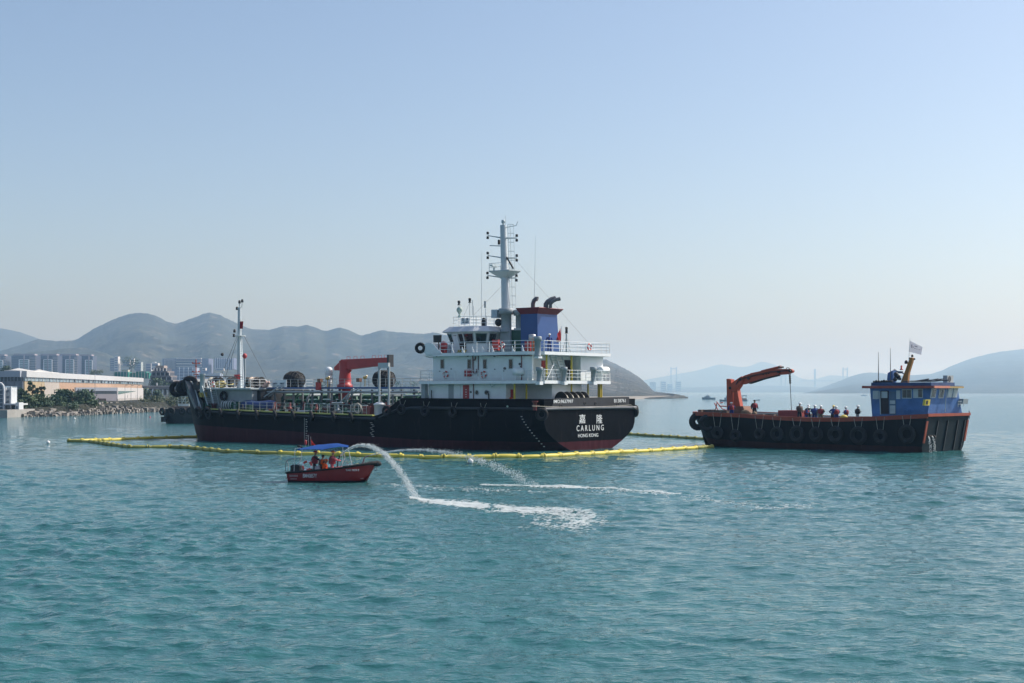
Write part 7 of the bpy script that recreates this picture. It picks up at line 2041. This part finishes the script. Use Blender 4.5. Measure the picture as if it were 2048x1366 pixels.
for k in range(7): 
    u = rng.uniform(0, 4.5); MB().box((u, .5, zt), (u + rng.uniform(.3, .8), 1.2, zt + rng.uniform(.2, .6))).build('deck_gear', M('barge_brown', (.16, .13, .11)), bg_)
ms = Bg.S(392, 755, 3); mb = MB().tube([(ms.x, 3, zt), (ms.x, 3, Bg.S(392, 719, 3).z)], .11, 6); mast_ = mb.build('red_mast', M('mast_red', (.45, .09, .06), .6), bg_)
mb = MB()
for y, w in ((727, 7.5), (744, 8.5), (749, 5), (733, 2)): a, b = Bg.S(392 - w, y, 3), Bg.S(392 + w, y, 3); mb.tube([a, b], .08, 5)
for x, y in ((385.5, 726), (399, 726.5), (386, 743), (398, 743)): mb.ball(Bg.S(x, y, 3), .16, 7, 5)
mb.split('mast_yard', M('mast_red', (.45, .09, .06)), mast_)
for i, x in enumerate((324, 342, 365, 381)):
    p = Bg.S(x, 823 - i * .5, -.2); tyre('tyre_fender', ('tyre at the very bow of the dark barge', 'second tyre from the dark barge bow', 'third tyre from the dark barge bow, below its pale railing', 'tyre on the dark barge nearest the tanker bow')[i], 'tyres along the dark barge', Bg.wor(p.x, -.2 if i else .6, p.z), -Bg.b - Bg.a * (.1 + .9 * (i == 0)), .68, .42)

# ---------------------------------------------------------------- distant craft and bridges
def far_boat(label, x0, x1, ywl, prof, mats, canopy=None):
    D = F * H / (ywl - HY); c = at_z((x0 + x1) / 2, ywl); s = D / F; L_ = (x1 - x0) * s; o = empty('distant_boat', c, 0, label, 'boat')
    hh = prof['hull'] * s; bw = L_ * .3
    rr = [[V((x * L_, y * bw * w, -.4 if z < 0 else hh * (1 + .35 * up))) for y, z in ((-.5, 1), (-.4, -1), (.4, -1), (.5, 1))] for x, w, up in ((-.5, .12, .8), (-.38, .75, .3), (-.1, 1, 0), (.3, 1, 0), (.48, .8, .1))]
    MB().loft(rr, False, True).build('hull', mats[0], o)
    for (a, b, ya, yb, mi) in prof['house']:
        MB().box(((a - .5) * L_, -bw * .3, hh + ya * s), ((b - .5) * L_, bw * .3, hh + yb * s)).build('deckhouse', mats[mi], o)
    for (a, ya) in prof.get('mast', ()):
        MB().tube([((a - .5) * L_, 0, hh), ((a - .5) * L_, 0, hh + ya * s)], .5 * s, 5).build('mast', mats[0], o)
    return o
Mg = M('patrol_grey', (.22, .26, .30), .5, .1); Mgl = M('patrol_light', (.42, .46, .50), .5, .1); Mo = M('launch_orange', (.45, .22, .12), .6)
far_boat('grey patrol launch far off between tanker and work boat', 1404, 1431, 798.8, dict(hull=3.6, house=[(.18, .62, 0, 2.4, 1), (.3, .52, 2.4, 4.4, 1)], mast=[(.42, 7)]), (Mg, Mgl))
far_boat('grey vessel far off behind the orange crane column', 1439, 1472, 802.5, dict(hull=3.0, house=[(.3, .8, 0, 4.5, 1), (.4, .7, 4.5, 8, 1)], mast=[(.5, 13), (.62, 11)]), (Mg, Mgl))
far_boat('launch with dark canopy far off just right of the orange crane', 1472, 1495, 801.8, dict(hull=2.8, house=[(.1, .5, 0, 5, 1), (.55, .9, 0, 2.5, 2), (.5, .95, 6.6, 8.2, 0)], mast=[(.55, 7), (.9, 7)]), (Mg, Mgl, Mo))
far_boat('small white speedboat far off left of the blue cabin', 1722, 1735, 791.6, dict(hull=1.4, house=[(.3, .6, 0, 1.3, 0)]), (WHITE,))
far_boat('tiny dark skiff far off near the crew', 1511, 1520, 800.8, dict(hull=1.2, house=[(.6, .9, 0, 1.0, 0)]), (Mg,))
M_br = M('bridge_grey', (.30, .32, .34), .7, .05, .01)
def bridge(label, x0, x1, ydeck, D, towers, D1=None):
    org = wpt((x0 + x1) / 2, D); o = empty('bridge', org, 0, label, 'bridge')
    boxw('deck', x0, x1, ydeck - 1.0, ydeck + .6, D, 30, M_br, o, org)
    for (x, w, yt) in towers:
        tw = MB()
        for d in (-w / 2, w / 2):
            p = wpt(x + d, D); tw.box((p.x - org.x - 4, -3, -3), (p.x - org.x + 4, 9, zat(yt, D)))
        tw.box((wpt(x - w / 2, D).x - org.x, -1, zat(yt + 4, D)), (wpt(x + w / 2, D).x - org.x, 6, zat(yt + 2.5, D))); tw.build('tower', M_br, o)
        cb = MB()
        for d in (-1, 1):
            for k in (1, .66, .33):
                e = wpt(x + d * 60 * k, D, zat(ydeck, D)); t_ = wpt(x, D, zat(yt + 2 + (1 - k) * 6, D)); e.x = min(max(e.x, wpt(x0, D).x), wpt(x1, D).x); cb.tube([t_ - org, e - org], .5, 4)
        cb.build('cable', M_br, o)
bridge('faint suspension bridge with a tall twin legged tower beyond the beach', 1310, 1640, 775.5, 12000, [(1347.5, 11, 734), (1567, 9, 749)])
bridge('faint cable bridge with twin pale towers behind the island hill', 1600, 1760, 762, 12300, [(1690.5, 8.5, 735), (1630, 1.6, 738)])
for i, (x0, x1, yt, lab) in enumerate(((1300, 1312, 764, 'hazy tower block beside the headland tip'), (1322, 1332, 763, 'hazy tower block left of the suspension tower'), (1335, 1345, 768, 'hazy low block at the foot of the suspension tower'), (1352, 1362, 763, 'hazy tower block right of the suspension tower'))):
    block('distant_tower_block', lab, x0, x1, yt, 783, 9500, 40, Mc, 5, Mcb)
